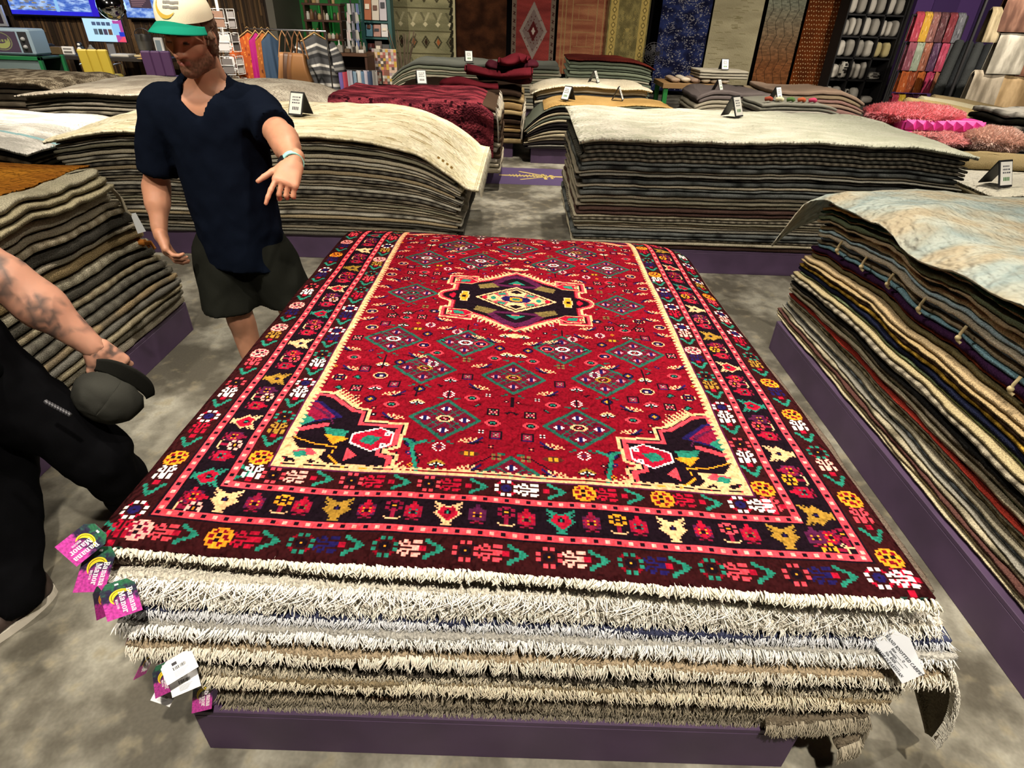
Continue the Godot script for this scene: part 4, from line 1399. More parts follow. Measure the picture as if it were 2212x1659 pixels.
func main_extras() -> void:
	var top: Node = get_node("patterned_rug")
	place_tag(top, Vector2(142, 1203), Vector2(218, 1143), -0.750, -0.790, 0.054, 0)
	place_tag(main_rugs[15], Vector2(192, 1279), Vector2(222, 1180), -0.740, -0.790, 0.053, 0, 0.25)
	place_tag(main_rugs[12], Vector2(271, 1330), Vector2(250, 1256), -0.715, -0.745, 0.060, 0, -0.15)
	place_tag(main_rugs[12], Vector2(232, 1330), Vector2(222, 1262), -0.73, -0.76, 0.04, 2, 0.5)
	place_tag(main_rugs[9], Vector2(300, 1385), Vector2(312, 1340), -0.800, -0.820, 0.03, 1, 0.9)
	place_tag(main_rugs[9], Vector2(284, 1392), Vector2(298, 1352), -0.790, -0.820, 0.035, 2, 0.9)
	place_tag(main_rugs[8], Vector2(302, 1462), Vector2(332, 1400), -0.790, -0.810, 0.03, 0, 0.9)
	place_tag(main_rugs[5], Vector2(360, 1498), Vector2(352, 1432), -0.73, -0.75, 0.045, 0, 0.2)
	place_tag(main_rugs[5], Vector2(396, 1460), Vector2(378, 1418), -0.71, -0.745, 0.064, 1, -0.1)
	place_tag(main_rugs[4], Vector2(404, 1494), Vector2(392, 1446), -0.72, -0.75, 0.058, 1, -0.1)
	place_tag(main_rugs[3], Vector2(346, 1520), Vector2(362, 1490), -0.770, -0.800, 0.05, 1, 0.3)
	place_tag(main_rugs[2], Vector2(436, 1536), Vector2(440, 1468), -0.770, -0.800, 0.044, 0, 0.1)
	# printed paper tag on the fringe
	var host: Node = main_rugs[10]
	var at: Vector3 = (host as Node3D).global_position
	var Z := -0.735
	var P := [pz(1949, 1477, Z), pz(1998, 1455, Z), pz(1962, 1369, Z - 0.055), pz(1921, 1359, Z - 0.055), pz(1885, 1385, Z - 0.055)]
	var g := G.new()
	var bx := ((P[1] - P[0]) as Vector3).normalized()
	var byv := ((P[4] - P[0]) as Vector3)
	byv = (byv - bx * byv.dot(bx)).normalized()
	var bn := bx.cross(byv)
	var poly := PackedVector2Array()
	for q in P:
		poly.append(Vector2((q - P[0]).dot(bx), (q - P[0]).dot(byv)))
	g.slab(poly, 0.001, Transform3D(Basis(bx, byv, bn), P[0]))
	var pt := part_world("paper_tag", g, M("dfe3ea", 0.7), host, "white printed paper tag on a thread")
	var ink := M("34363c", 0.8)
	var H := poly[4].y
	for ln in [["HAND KNOTTED CARPET", 0.86, 0.0085], ["Size ______ Q ____", 0.68, 0.006], ["Design ________", 0.53, 0.006], ["No. 4326 _____", 0.38, 0.007], ["MADE IN PAKISTAN", 0.2, 0.0075]]:
		lettering(pt, ln[0], Transform3D(Basis(byv * -1.0, bx, bn), P[0] - at + byv * H * 0.48 + bx * (poly[1].x * float(ln[1])) + bn * 0.0006), ln[2], ink)
	# hanging corner of one rug, and the curled fringe end of a lower one
	var inn := [Vector2(1962, 1420), Vector2(1972, 1470), Vector2(1988, 1530), Vector2(2004, 1586)]
	var out := [Vector2(2040, 1425), Vector2(2056, 1480), Vector2(2046, 1545), Vector2(2014, 1594)]
	g = G.new()
	g.sheet(20, 10, func(u: float, w: float) -> Vector3:
		var q := bez(inn, u).lerp(bez(out, u), w)
		return pz(q.x, q.y, lerpf(-0.86, -0.78, w) - 0.03 * sin(w * PI)), 0.007, func(_u: float, _w: float) -> Color: return lin("8f8672"), lin("8d7f6c"))
	part_world("hanging_corner", g, wool, main_rugs[9], "rug corner folded down over the edge")
	g = G.new()
	for i in 8:
		var a := bez(out, i / 8.0)
		var b := bez(out, (i + 1) / 8.0)
		fringe(g, pz(a.x, a.y, -0.78), pz(b.x, b.y, -0.78), Vector3(0.55, -0.3, 0.6).normalized(), 80, 0.030, 0.014, 0.0034, lin("f0ebdc"), 600 + i, null, 0.008, 0.5)
	var fo := part_world("fringe", g, vplain, main_rugs[9])
	fo.set_meta("kind", "stuff")
	var curl := [Vector2(1650, 1552), Vector2(1760, 1550), Vector2(1868, 1538), Vector2(1846, 1592), Vector2(1792, 1612)]
	var cp := []
	for i in 4:
		for j in 4:
			var q: Vector2 = curl[i].lerp(curl[i + 1], j / 4.0)
			cp.append(pz(q.x, q.y, -0.81 + 0.01 * i))
	g = G.new()
	g.tube(cp, [0.020, 0.022, 0.022, 0.020, 0.016], 9, lin("7a6f5e"))
	part_world("curled_end", g, wool, main_rugs[1], "rug end curled under the stack")
	g = G.new()
	for i in cp.size() - 1:
		fringe(g, cp[i] + Vector3(0, 0, 0.015), cp[i + 1] + Vector3(0, 0, 0.015), Vector3(0.25, -0.55, 0.8).normalized(), 70, 0.026, 0.018, 0.0026, lin("b5ab96"), 640 + i, null, 0.012, 0.5)
	fo = part_world("fringe", g, vplain, main_rugs[1])
	fo.set_meta("kind", "stuff")
func bez(c: Array, t: float) -> Vector2:
	var k := t * (c.size() - 1)
	var i: int = min(int(k), c.size() - 2)
	var f := k - i
	var a: Vector2 = c[max(i - 1, 0)]
	var b: Vector2 = c[i]
	var d: Vector2 = c[i + 1]
	var e: Vector2 = c[min(i + 2, c.size() - 1)]
	return b.cubic_interpolate(d, a, e, f)

# ---------------------------------------------------------------- stacks of the rows behind
func ends_fold(x0: float, x1: float, y0: float, kl: float, kr: float, len_ := 0.4, amp := 0.05) -> Callable:
	return func(p: Vector3) -> Vector3:
		var k := kl * pow(ramp(-p.x, -(x0 + len_), -x0), 2.0) + kr * pow(ramp(p.x, x1 - len_, x1), 2.0)
		return wavy(sag(p, y0, k), y0, amp, 1.0, 0.8)
func deck(x0: float, x1: float, z0: float, z1: float, label: String) -> void:
	platform(x0, x1, z0, z1, label)
func build_rows() -> void:
	var g: G
	var pale := [["pale", "b7ae9c", "4c473e", 0], ["grey", "9a9484", "3a3731", 0], ["bone", "c2b9a5", "6a6252", 0], ["stone", "a79f8d", "45413a", 3]]
	# pale pinkish stack behind the man, second row of the shop
	deck(-5.3, -2.7, -8.6, -6.95, "purple platform under the pale rug stack beyond the man")
	var f := ends_fold(-5.45, -2.3, 0.19, 0.08, 0.30, 0.6)
	stack(pale, 16, [-5.4, -2.45, -8.6, -6.9], 0.192, 0.86, f, 21, "in the pale stack near the desk", "rugs in the pale stack near the desk", 0.03, 0.06)
	var im := img_noise(384, 192, Color("b3a796"), Color("d6cdbb"), 1.0, 1.0, 91, 1.5)
	g = G.new()
	top_rug(g, -5.45, -2.32, -8.7, -6.84, 0.895, 0.03, f, 40, 16)
	solo("rug", g, soft(tex_mat("pale_top", im, 1.0)), Vector3(-3.9, 0.87, -7.8), "faded pinkish beige rug on top of the pale stack near the desk", "rug")
	# carved brown rugs further towards the display case
	deck(-8.4, -6.5, -10.2, -8.85, "purple platform under the knobbly taupe rugs by the green display case")
	f = ends_fold(-8.6, -6.2, 0.19, 0.0, 0.25, 0.5)
	stack([["dark brown", "4c4036", "2a211b", 2], ["taupe", "857a68", "403930", 2], ["wine red", "4a1c20", "221012", 0]], 7, [-8.5, -6.45, -10.2, -8.8], 0.192, 0.72, f, 22, "in the stack by the green display case", "taupe rugs by the display case", 0.03, 0.08)
	im = img_noise(256, 128, Color("5c5142"), Color("a29680"), 2.4, 2.4, 92, 2.0)
	g = G.new()
	top_rug(g, -8.5, -6.3, -10.3, -8.7, 0.77, 0.045, f, 30, 16)
	solo("rug", g, soft(tex_mat("taupe_top", im, 1.0), 1.2), Vector3(-7.4, 0.73, -9.5), "knobbly carved taupe rug on the stack by the green display case", "rug")
	# white and blue rug at the end of the ivory-topped stack
	deck(-5.9, -4.0, -5.9, -4.7, "purple platform under the white rug with a pale blue line")
	f = ends_fold(-6.1, -3.75, 0.19, 0.0, 0.12, 0.5)
	stack([["brown checked", "6d5f4e", "2c2620", 1], ["dark", "3a352e", "1c1915", 0], ["tan", "8d7d62", "40372a", 1]], 12, [-6.0, -3.8, -5.9, -4.66], 0.192, 0.80, f, 23, "in the stack under the white rug with a blue line", "brown rugs under the white rug", 0.03, 0.05)
	im = img_noise(256, 160, Color("b9b6ae"), Color("ece8df"), 1.0, 2.0, 93, 1.6)
	img_line(im, Vector2(0, 30), Vector2(255, 38), 5, Color("9cc4c8"))
	for k in 10:
		img_line(im, Vector2(20 + k * 22, 60 + 9 * (k % 4)), Vector2(44 + k * 22, 72 + 9 * (k % 3)), 2, Color("a8a49a"))
	g = G.new()
	top_rug(g, -6.1, -3.72, -6.0, -4.58, 0.828, 0.025, f, 30, 16)
	solo("rug", g, soft(tex_mat("white_blue", im, 1.0)), Vector3(-4.9, 0.8, -5.3), "off-white rug with a pale blue line on the brown stack", "rug")
	# maroon velvet rug draped over its stack
	deck(-2.0, -0.5, -8.1, -6.9, "purple platform under the stack with the draped maroon rug")
	f = ends_fold(-2.1, -0.2, 0.19, 0.05, 0.12, 0.3)
	stack([["white fringed", "cfc6b6", "8a8072", 0], ["brown", "5c4a3c", "2a221b", 0], ["ivory", "c8bda6", "7a7060", 0]], 12, [-2.0, -0.24, -8.1, -6.85], 0.192, 0.91, f, 24, "under the draped maroon rug", "rugs under the maroon rug", 0.03, 0.06)
	im = img_noise(384, 256, Color("4a1a22"), Color("8f3a44"), 0.6, 2.2, 94, 1.7)
	for k in 160:
		var x := int(hash1(k * 1.7) * 370)
		var y := int(hash1(k * 2.9 + 3.0) * 90)
		im.fill_rect(Rect2i(x, y, 6, 5), Color("2c0d14"))
	g = G.new()
	g.sheet(40, 36, func(u: float, w: float) -> Vector3:
		# runs back over the top and hangs down in front
		var s := w * 1.75
		var x := lerpf(-2.05, -0.29, u)
		var q: Vector3
		var hang := 0.42
		if s < hang:
			q = Vector3(x, 0.94 - 0.09 - (hang - s), -6.76 + 0.02 * sin(x * 6.0))
		elif s < hang + 0.14:
			var a := (s - hang) / 0.14 * PI / 2
			q = Vector3(x, 0.94 - 0.09 + 0.09 * sin(a), -6.76 - 0.09 * (1 - cos(a)))
		else:
			q = Vector3(x, 0.94, -6.85 - (s - hang - 0.14))
		var k := 0.13 * pow(ramp(x, -0.6, -0.29), 2.0)
		q.y -= k * q.y
		return wavy(q, 0.19, 0.05, 1.0, 0.8), 0.012)
	solo("rug", g, soft(tex_mat("maroon", im, 0.85)), Vector3(-1.2, 0.9, -7.4), "maroon velvet rug draped over the front of its stack", "rug")
	g = G.new()
	fringe(g, Vector3(-0.27, 0.82, -6.8), Vector3(-0.27, 0.86, -8.1), Vector3(0.9, -0.2, 0), 130, 0.07, 0.22, 0.008, lin("d8cfc0"), 41, null, 0.05, 0.3)
	var fr := part_world("fringe", g, vplain, get_node("rug_%03d" % (counts["rug"] - 1)), "long white fringe")
	fr.set_meta("kind", "stuff")
	# wine-red folded pile and tan rug behind it
	deck(-1.7, -0.1, -10.2, -8.7, "purple platform under the pile of folded wine-red rugs")
	f = ends_fold(-1.8, 0.1, 0.19, 0.1, 0.1, 0.3)
	stack([["tan", "a98c60", "4c3a28", 0], ["dark brown", "3a2c22", "1a1410", 0], ["sand", "b79f74", "5a4830", 0]], 10, [-1.75, 0.02, -10.2, -8.65], 0.192, 0.86, f, 25, "under the folded wine-red rugs", "rugs under the folded wine-red rugs", 0.04, 0.06)
	var wine := soft(mat("wine", Color("5a1a22"), 0.9))
	var wine2 := soft(mat("wine2", Color("451a24"), 0.9))
	for k in 5:
		g = G.new()
		var zc := -8.85 - 0.22 * (k % 2)
		var yc := 0.90 + 0.075 * k
		var x0: float = [-1.05, -0.6, -0.75, -0.45, -0.3][k]
		var x1: float = [-0.35, 0.1, 0.12, 0.16, 0.05][k]
		var pts := []
		var rr := []
		for i in 9:
			var u := i / 8.0
			pts.append(Vector3(lerpf(x0, x1, u), yc + 0.025 * sin(u * 5.0 + k), zc + 0.05 * sin(u * 4.0 + k * 2.0)))
			rr.append(Vector2(0.18 - 0.03 * sin(u * 9.0 + k), 0.055 + 0.012 * sin(u * 7.0 + k)))
		g.tube(pts, rr, 14)
		for e in 2:   # visible spiral of the fold at each end
			var c: Vector3 = pts[0 if e == 0 else 8]
			var sp := []
			for i in 14:
				var a := i * 0.7
				sp.append(c + Vector3((-0.012 if e == 0 else 0.012), sin(a) * 0.004 * (14 - i), cos(a) * 0.011 * (14 - i)))
			g.tube(sp, [0.010], 5)
		solo("folded_rug", g, wine if k % 2 == 0 else wine2, Vector3((x0 + x1) / 2, yc - 0.05, zc), ["rolled wine-red rug at the end of the folded pile", "folded wine-red rug lowest on the tan stack", "folded plum rug in the middle of the wine-red pile", "folded wine-red rug near the top of the pile", "folded dusty red rug topmost on the wine-red pile"][k], "rug", "folded wine-red rugs")
	price_tent(Vector3(-1.35, 0.885, -8.75), 0.3, 1.2, "price stand beside the rolled wine-red rug")
	# white layered stack in the far row
	deck(-2.2, 0.6, -13.6, -12.2, "purple platform under the far white stack before the hanging rugs")
	f = ends_fold(-2.5, 0.8, 0.19, 0.5, 0.0, 0.6)
	stack([["white", "cfcab8", "66655a", 0], ["sage", "9aa08a", "3f4438", 0], ["grey", "7d8078", "34362f", 0], ["cream", "d8d0b6", "6d6855", 0]], 14, [-2.4, 0.7, -13.6, -12.1], 0.192, 0.93, f, 26, "in the far white stack", "rugs in the far white stack", 0.04, 0.1)
	price_tent(Vector3(-1.0, 0.93, -12.3), 0.2, 1.3, "price stand on the far white stack")
	# ---- stack beyond the painted band, two tiers
	deck(0.15, 1.9, -9.9, -8.385, "purple platform beyond the painted band, under the tan-topped rugs")
	f = ends_fold(0.05, 2.0, 0.19, 0.55, 0.05, 0.5)
	stack([["black", "2c2a28", "141312", 0], ["grey", "8d8a7e", "34322d", 0], ["tan", "a68a5c", "4a3a24", 0], ["cream", "c0b496", "5c543f", 0], ["green-grey", "6c7264", "2c3028", 0]], 13, [0.08, 1.95, -9.2, -8.36], 0.192, 0.74, f, 27, "in the drooping stack beyond the painted band", "drooping rugs beyond the painted band", 0.03, 0.05)
	im = img_noise(128, 64, Color("a5834e"), Color("bd9c64"), 1.0, 1.0, 95, 1.0)
	g = G.new()
	top_rug(g, 0.3, 1.98, -9.2, -8.36, 0.765, 0.02, f, 24, 10)
	solo("rug", g, soft(tex_mat("tan_top", im, 1.0)), Vector3(1.1, 0.74, -8.8), "tan rug with two price stands beyond the painted band", "rug")
	f = ends_fold(0.1, 2.0, 0.19, 0.2, 0.1, 0.5)
	stack([["charcoal", "3a3a38", "1a1a1a", 0], ["ivory", "c9c0aa", "5a5648", 0]], 6, [0.2, 1.8, -10.4, -9.25], 0.5, 0.86, f, 28, "under the cream rug behind the tan rug", "rugs under the cream rug", 0.03, 0.06)
	im = img_noise(128, 64, Color("d8ccb0"), Color("efe6cf"), 1.0, 1.0, 96, 1.0)
	g = G.new()
	top_rug(g, 0.12, 1.85, -10.4, -9.2, 0.888, 0.025, f, 24, 10)
	solo("rug", g, soft(tex_mat("cream_top", im, 1.0)), Vector3(1.0, 0.86, -9.8), "cream rug on the back tier behind the tan rug", "rug")
	deck(0.2, 1.85, -10.45, -9.93, "purple plinth carrying the back tier of cream rugs")
	var gg := G.new()
	gg.bx(Vector3(1.0, 0.345, -10.19), Vector3(1.6, 0.31, 0.5), 0.01)
	solo("storage_box", gg, M("2a2530", 0.8), Vector3(1.0, 0.19, -10.19), "dark box lifting the back tier of cream rugs", "box")
	price_tent(Vector3(0.62, 0.765, -8.6), -0.8, 1.2, "price stand at the drooping end of the tan rug")
	price_tent(Vector3(1.3, 0.765, -8.75), 1.3, 1.2, "price stand seen side on in the middle of the tan rug")
	price_tent(Vector3(1.05, 0.888, -9.6), 1.2, 1.2, "price stand seen side on, on the cream rug")
	# white ropes of fringe hanging at the drooping end
	g = G.new()
	fringe(g, Vector3(0.06, 0.62, -8.36), Vector3(0.06, 0.68, -9.2), Vector3(-0.9, -0.1, 0.1), 70, 0.08, 0.26, 0.012, lin("d5ccb8"), 43, null, 0.06, 0.6)
	fr = part_world("fringe", g, vplain, get_node("rug_%03d" % (counts["rug"] - 8)), "loose white fringe")
	fr.set_meta("kind", "stuff")
	# far stack with a dark red rug on top
	deck(1.0, 2.6, -15.0, -13.6, "purple platform under the far stack with the dark red top rug")
	f = ends_fold(0.9, 2.75, 0.19, 0.02, 0.22, 0.7)
	stack([["sage green", "9aa48c", "3c4236", 0], ["pale", "c9c4ae", "66624f", 0], ["grey-green", "7f8a78", "343a30", 0]], 13, [0.95, 2.65, -15.0, -13.55], 0.192, 0.94, f, 29, "in the far stack under the dark red rug", "rugs under the far dark red rug", 0.04, 0.1)
	im = img_noise(64, 64, Color("4a1c1a"), Color("6a2c22"), 1.0, 1.0, 97, 1.0)
	g = G.new()
	top_rug(g, 0.92, 2.7, -15.0, -13.5, 0.985, 0.03, f, 20, 10)
	solo("rug", g, soft(tex_mat("darkred_top", im, 1.0)), Vector3(1.8, 0.95, -14.3), "dark red rug on the far green-grey stack", "rug")
	# ---- right part of the rows
	deck(2.9, 5.9, -12.2, -10.4, "purple platform under the loose folded textiles by the green table")
	f = ends_fold(2.8, 4.1, 0.19, 0.2, 0.1, 0.3, 0.12)
	stack([["taupe", "8f8474", "3f3a33", 0], ["ivory", "bdb49f", "5a5546", 0], ["grey-mauve", "857a78", "3a3534", 0]], 10, [2.85, 4.05, -11.6, -10.5], 0.192, 0.75, f, 51, "in the rumpled stack by the green table", "rumpled textiles by the green table", 0.05, 0.06)
	f = ends_fold(4.1, 5.8, 0.19, 0.0, 0.35, 0.6, 0.10)
	stack([["pinkish beige", "b59c88", "6a5444", 0], ["rose", "b08a80", "5c403a", 0], ["sand", "b3a083", "5c4e3a", 0]], 9, [4.15, 5.75, -12.1, -10.9], 0.192, 0.78, f, 52, "in the rosy stack before the black cube shelf", "rosy rugs before the cube shelf", 0.05, 0.08)
	f = ends_fold(3.4, 4.7, 0.4, 0.1, 0.3, 0.4, 0.06)
	deck(3.45, 4.9, -10.35, -9.3, "purple platform under the black and white striped layers")
	stack([["white", "c9c4b6", "1c1b1a", 0], ["grey", "9a988c", "1e1d1c", 0]], 9, [3.5, 4.6, -10.3, -9.35], 0.192, 0.74, f, 53, "in the black and white layered stack", "black and white layered rugs", 0.03, 0.05)
	price_tent(Vector3(3.2, 0.74, -10.7), 0.9, 1.2, "price stand on the rumpled stack by the green table")
	price_tent(Vector3(3.75, 0.74, -9.6), 0.7, 1.3, "price stand on the black and white layered stack")
	# striped cloth poking out in front of the layered stack
	for k in 5:
		g = G.new()
		g.tube([Vector3(3.55 + k * 0.16, 0.772, -9.46), Vector3(3.6 + k * 0.16, 0.79, -9.42), Vector3(3.64 + k * 0.16, 0.77, -9.46)], [0.03], 6)
		solo("striped_roll", g, M(["8a3a24", "c9c2a0", "4a6a34", "a8502c", "b5365a"][k], 0.9), Vector3(3.62 + k * 0.16, 0.74, -9.44), "%s rolled scarf in front of the layered stack" % ["brick red", "cream", "leaf green", "orange", "raspberry"][k], "scarf", "rolled scarves")

# ---------------------------------------------------------------- people: smooth fields meshed as surface nets
class Field:
	var o: Vector3
	var h: float
	var n: Vector3i
	var d := PackedFloat32Array()
	func _init(lo: Vector3, hi: Vector3, cell: float) -> void:
		o = lo; h = cell
		var e := (hi - lo) / cell
		n = Vector3i(int(e.x) + 2, int(e.y) + 2, int(e.z) + 2)
		d.resize(n.x * n.y * n.z)
		d.fill(1.0)
	func span(lo: Vector3, hi: Vector3) -> Array:
		var a := ((lo - o) / h).floor()
		var b := ((hi - o) / h).ceil()
		return [Vector3i(max(0, int(a.x)), max(0, int(a.y)), max(0, int(a.z))), Vector3i(min(n.x - 1, int(b.x)), min(n.y - 1, int(b.y)), min(n.z - 1, int(b.z)))]
	# tapered capsule; flat > 1 squeezes it along z; k blends
	func cap(a: Vector3, b: Vector3, ra: float, rb: float, k := 0.02, flat := 1.0, minus := false) -> void:
		var m: float = max(ra, rb) + k * 1.5 + h * 2
		var s := span(a.min(b) - Vector3(m, m, m), a.max(b) + Vector3(m, m, m))
		var ba := b - a
		ba.z *= flat
		var bb := maxf(ba.dot(ba), 1e-9)
		for z in range(s[0].z, s[1].z + 1):
			for y in range(s[0].y, s[1].y + 1):
				var i: int = (z * n.y + y) * n.x + s[0].x
				for x in range(s[0].x, s[1].x + 1):
					var p := o + Vector3(x, y, z) * h - a
					p.z *= flat
					var t := clampf(p.dot(ba) / bb, 0.0, 1.0)
					var q := (p - ba * t).length() - (ra + (rb - ra) * t)
					var c := d[i]
					if minus:
						d[i] = maxf(c, -q)
					else:
						var e := clampf(0.5 + 0.5 * (c - q) / k, 0.0, 1.0)
						d[i] = c + (q - c) * e - k * e * (1.0 - e)
					i += 1
	func ball(c: Vector3, r: Vector3, k := 0.02, bs := Basis.IDENTITY, minus := false) -> void:
		var mx: float = max(r.x, max(r.y, r.z))
		var mn: float = min(r.x, min(r.y, r.z))
		var m := mx + k * 1.5 + h * 2
		var s := span(c - Vector3(m, m, m), c + Vector3(m, m, m))
		var inv := bs.inverse()
		for z in range(s[0].z, s[1].z + 1):
			for y in range(s[0].y, s[1].y + 1):
				var i: int = (z * n.y + y) * n.x + s[0].x
				for x in range(s[0].x, s[1].x + 1):
					var p := inv * (o + Vector3(x, y, z) * h - c)
					var l := (p / r).length()
					var q := (l - 1.0) * mn if l > 0.3 else -mn * 0.7
					var g := d[i]
					if minus:
						d[i] = maxf(g, -q)
					else:
						var e := clampf(0.5 + 0.5 * (g - q) / k, 0.0, 1.0)
						d[i] = g + (q - g) * e - k * e * (1.0 - e)
					i += 1
	func keep(pt: Vector3, nrm: Vector3) -> void:    # keeps the side that nrm points away from
		for z in n.z:
			for y in n.y:
				var i := (z * n.y + y) * n.x
				for x in n.x:
					d[i] = maxf(d[i], (o + Vector3(x, y, z) * h - pt).dot(nrm))
					i += 1
	func keep_in(pt: Vector3, nrm: Vector3, c: Vector3, r: float) -> void:
		for z in n.z:
			for y in n.y:
				var i := (z * n.y + y) * n.x
				for x in n.x:
					var p := o + Vector3(x, y, z) * h
					if p.distance_to(c) < r:
						d[i] = maxf(d[i], (p - pt).dot(nrm))
					i += 1
	func rumple(nz: FastNoiseLite, f: float, amp: float) -> void:
		for z in n.z:
			for y in n.y:
				var i := (z * n.y + y) * n.x
				for x in n.x:
					if absf(d[i]) < 0.06:
						var p := (o + Vector3(x, y, z) * h) * f
						d[i] += amp * nz.get_noise_3d(p.x, p.y * 0.7, p.z)
					i += 1
	func into(g, colfn) -> void:
		var id := {}
		var sx := 1
		var sy := n.x
		var sz := n.x * n.y
		for z in n.z - 1:
			for y in n.y - 1:
				var base := (z * n.y + y) * n.x
				for x in n.x - 1:
					var i := base + x
					var a := d[i] < 0.0
					if (d[i + sx] < 0.0) == a and (d[i + sy] < 0.0) == a and (d[i + sz] < 0.0) == a and (d[i + sx + sy] < 0.0) == a and (d[i + sx + sz] < 0.0) == a and (d[i + sy + sz] < 0.0) == a and (d[i + sx + sy + sz] < 0.0) == a:
						continue
					var s := Vector3.ZERO
					var cnt := 0
					for e in EDGES:
						var A: Vector3i = e[0]
						var B: Vector3i = e[1]
						var da := d[i + A.x + A.y * sy + A.z * sz]
						var db := d[i + B.x + B.y * sy + B.z * sz]
						if (da < 0.0) != (db < 0.0):
							s += Vector3(A).lerp(Vector3(B), da / (da - db))
							cnt += 1
					var p := o + (Vector3(x, y, z) + s / cnt) * h
					id[i] = g.p(p, Vector2.ZERO, colfn.call(p))
		for i in id.keys():
			for ax in 3:
				var st: int = [sx, sy, sz][ax]
				var u: int = [sy, sz, sx][ax]
				var w: int = [sz, sx, sy][ax]
				var a := d[i] < 0.0
				if (d[i + st] < 0.0) == a:
					continue
				if not (id.has(i - u) and id.has(i - w) and id.has(i - u - w)):
					continue
				if a:
					g.quad(id[i], id[i - u], id[i - u - w], id[i - w])
				else:
					g.quad(id[i], id[i - w], id[i - u - w], id[i - u])
	const EDGES := [[Vector3i(0, 0, 0), Vector3i(1, 0, 0)], [Vector3i(0, 1, 0), Vector3i(1, 1, 0)], [Vector3i(0, 0, 1), Vector3i(1, 0, 1)], [Vector3i(0, 1, 1), Vector3i(1, 1, 1)],
		[Vector3i(0, 0, 0), Vector3i(0, 1, 0)], [Vector3i(1, 0, 0), Vector3i(1, 1, 0)], [Vector3i(0, 0, 1), Vector3i(0, 1, 1)], [Vector3i(1, 0, 1), Vector3i(1, 1, 1)],
		[Vector3i(0, 0, 0), Vector3i(0, 0, 1)], [Vector3i(1, 0, 0), Vector3i(1, 0, 1)], [Vector3i(0, 1, 0), Vector3i(0, 1, 1)], [Vector3i(1, 1, 0), Vector3i(1, 1, 1)]]

# a hand at wrist W; fw: towards the knuckles, up: back of the hand, side +1 puts the thumb on cross(up, fw)
# curls: how far each finger is bent, thumb first
func hand(g: G, W: Vector3, fw: Vector3, up: Vector3, thumb_side: float, curls: Array, spread: float, col: Callable) -> void:
	fw = fw.normalized()
	up = (up - fw * up.dot(fw)).normalized()
	var sd := up.cross(fw) * thumb_side
	var f := Field.new(W - Vector3(0.2, 0.2, 0.2), W + Vector3(0.2, 0.2, 0.2), 0.0045)
	f.cap(W - fw * 0.03, W + fw * 0.02, 0.029, 0.028, 0.01)
	for k in 4:
		var off := (1.5 - k) * 0.021
		f.cap(W + fw * 0.015 + sd * off * 0.7, W + fw * 0.088 + sd * off - up * 0.004 * absf(k - 1.5), 0.017, 0.0145, 0.014)
	f.cap(W + fw * 0.03 + sd * 0.02 - up * 0.008, W + fw * 0.06 - sd * 0.02 - up * 0.008, 0.018, 0.017, 0.014)
	var lens := [[0.045, 0.027, 0.022], [0.049, 0.031, 0.023], [0.045, 0.029, 0.022], [0.036, 0.022, 0.019]]
	for k in 4:
		var off := (1.5 - k) * 0.021
		var p := W + fw * 0.088 + sd * off - up * 0.004 * absf(k - 1.5)
		var dir := (fw + sd * (1.5 - k) * spread).normalized()
		var ang := 0.0
		for j in 3:
			ang += float(curls[k + 1]) * [0.75, 1.0, 0.7][j]
			var q := p + (dir * cos(ang) - up * sin(ang)) * float(lens[k][j])
			f.cap(p, q, [0.0095, 0.0088, 0.0080][j], [0.0088, 0.0080, 0.0068][j], 0.004)
			p = q
	var tp := W + fw * 0.025 + sd * 0.024 - up * 0.006
	var td := (fw * 0.7 + sd * 0.72 - up * 0.25).normalized()
	var bend := float(curls[0])
	var t1 := tp + td * 0.045
	var td2 := (td + fw * 0.5 * bend - sd * 0.4 * bend - up * 0.35 * bend).normalized()
	var t2 := t1 + td2 * 0.033
	var t3 := t2 + (td2 + fw * 0.25 * bend - up * 0.4 * bend).normalized() * 0.026
	f.cap(tp, t1, 0.0165, 0.0115, 0.012)
	f.cap(t1, t2, 0.0112, 0.0098, 0.004)
	f.cap(t2, t3, 0.0098, 0.0078, 0.004)
	f.into(g, col)

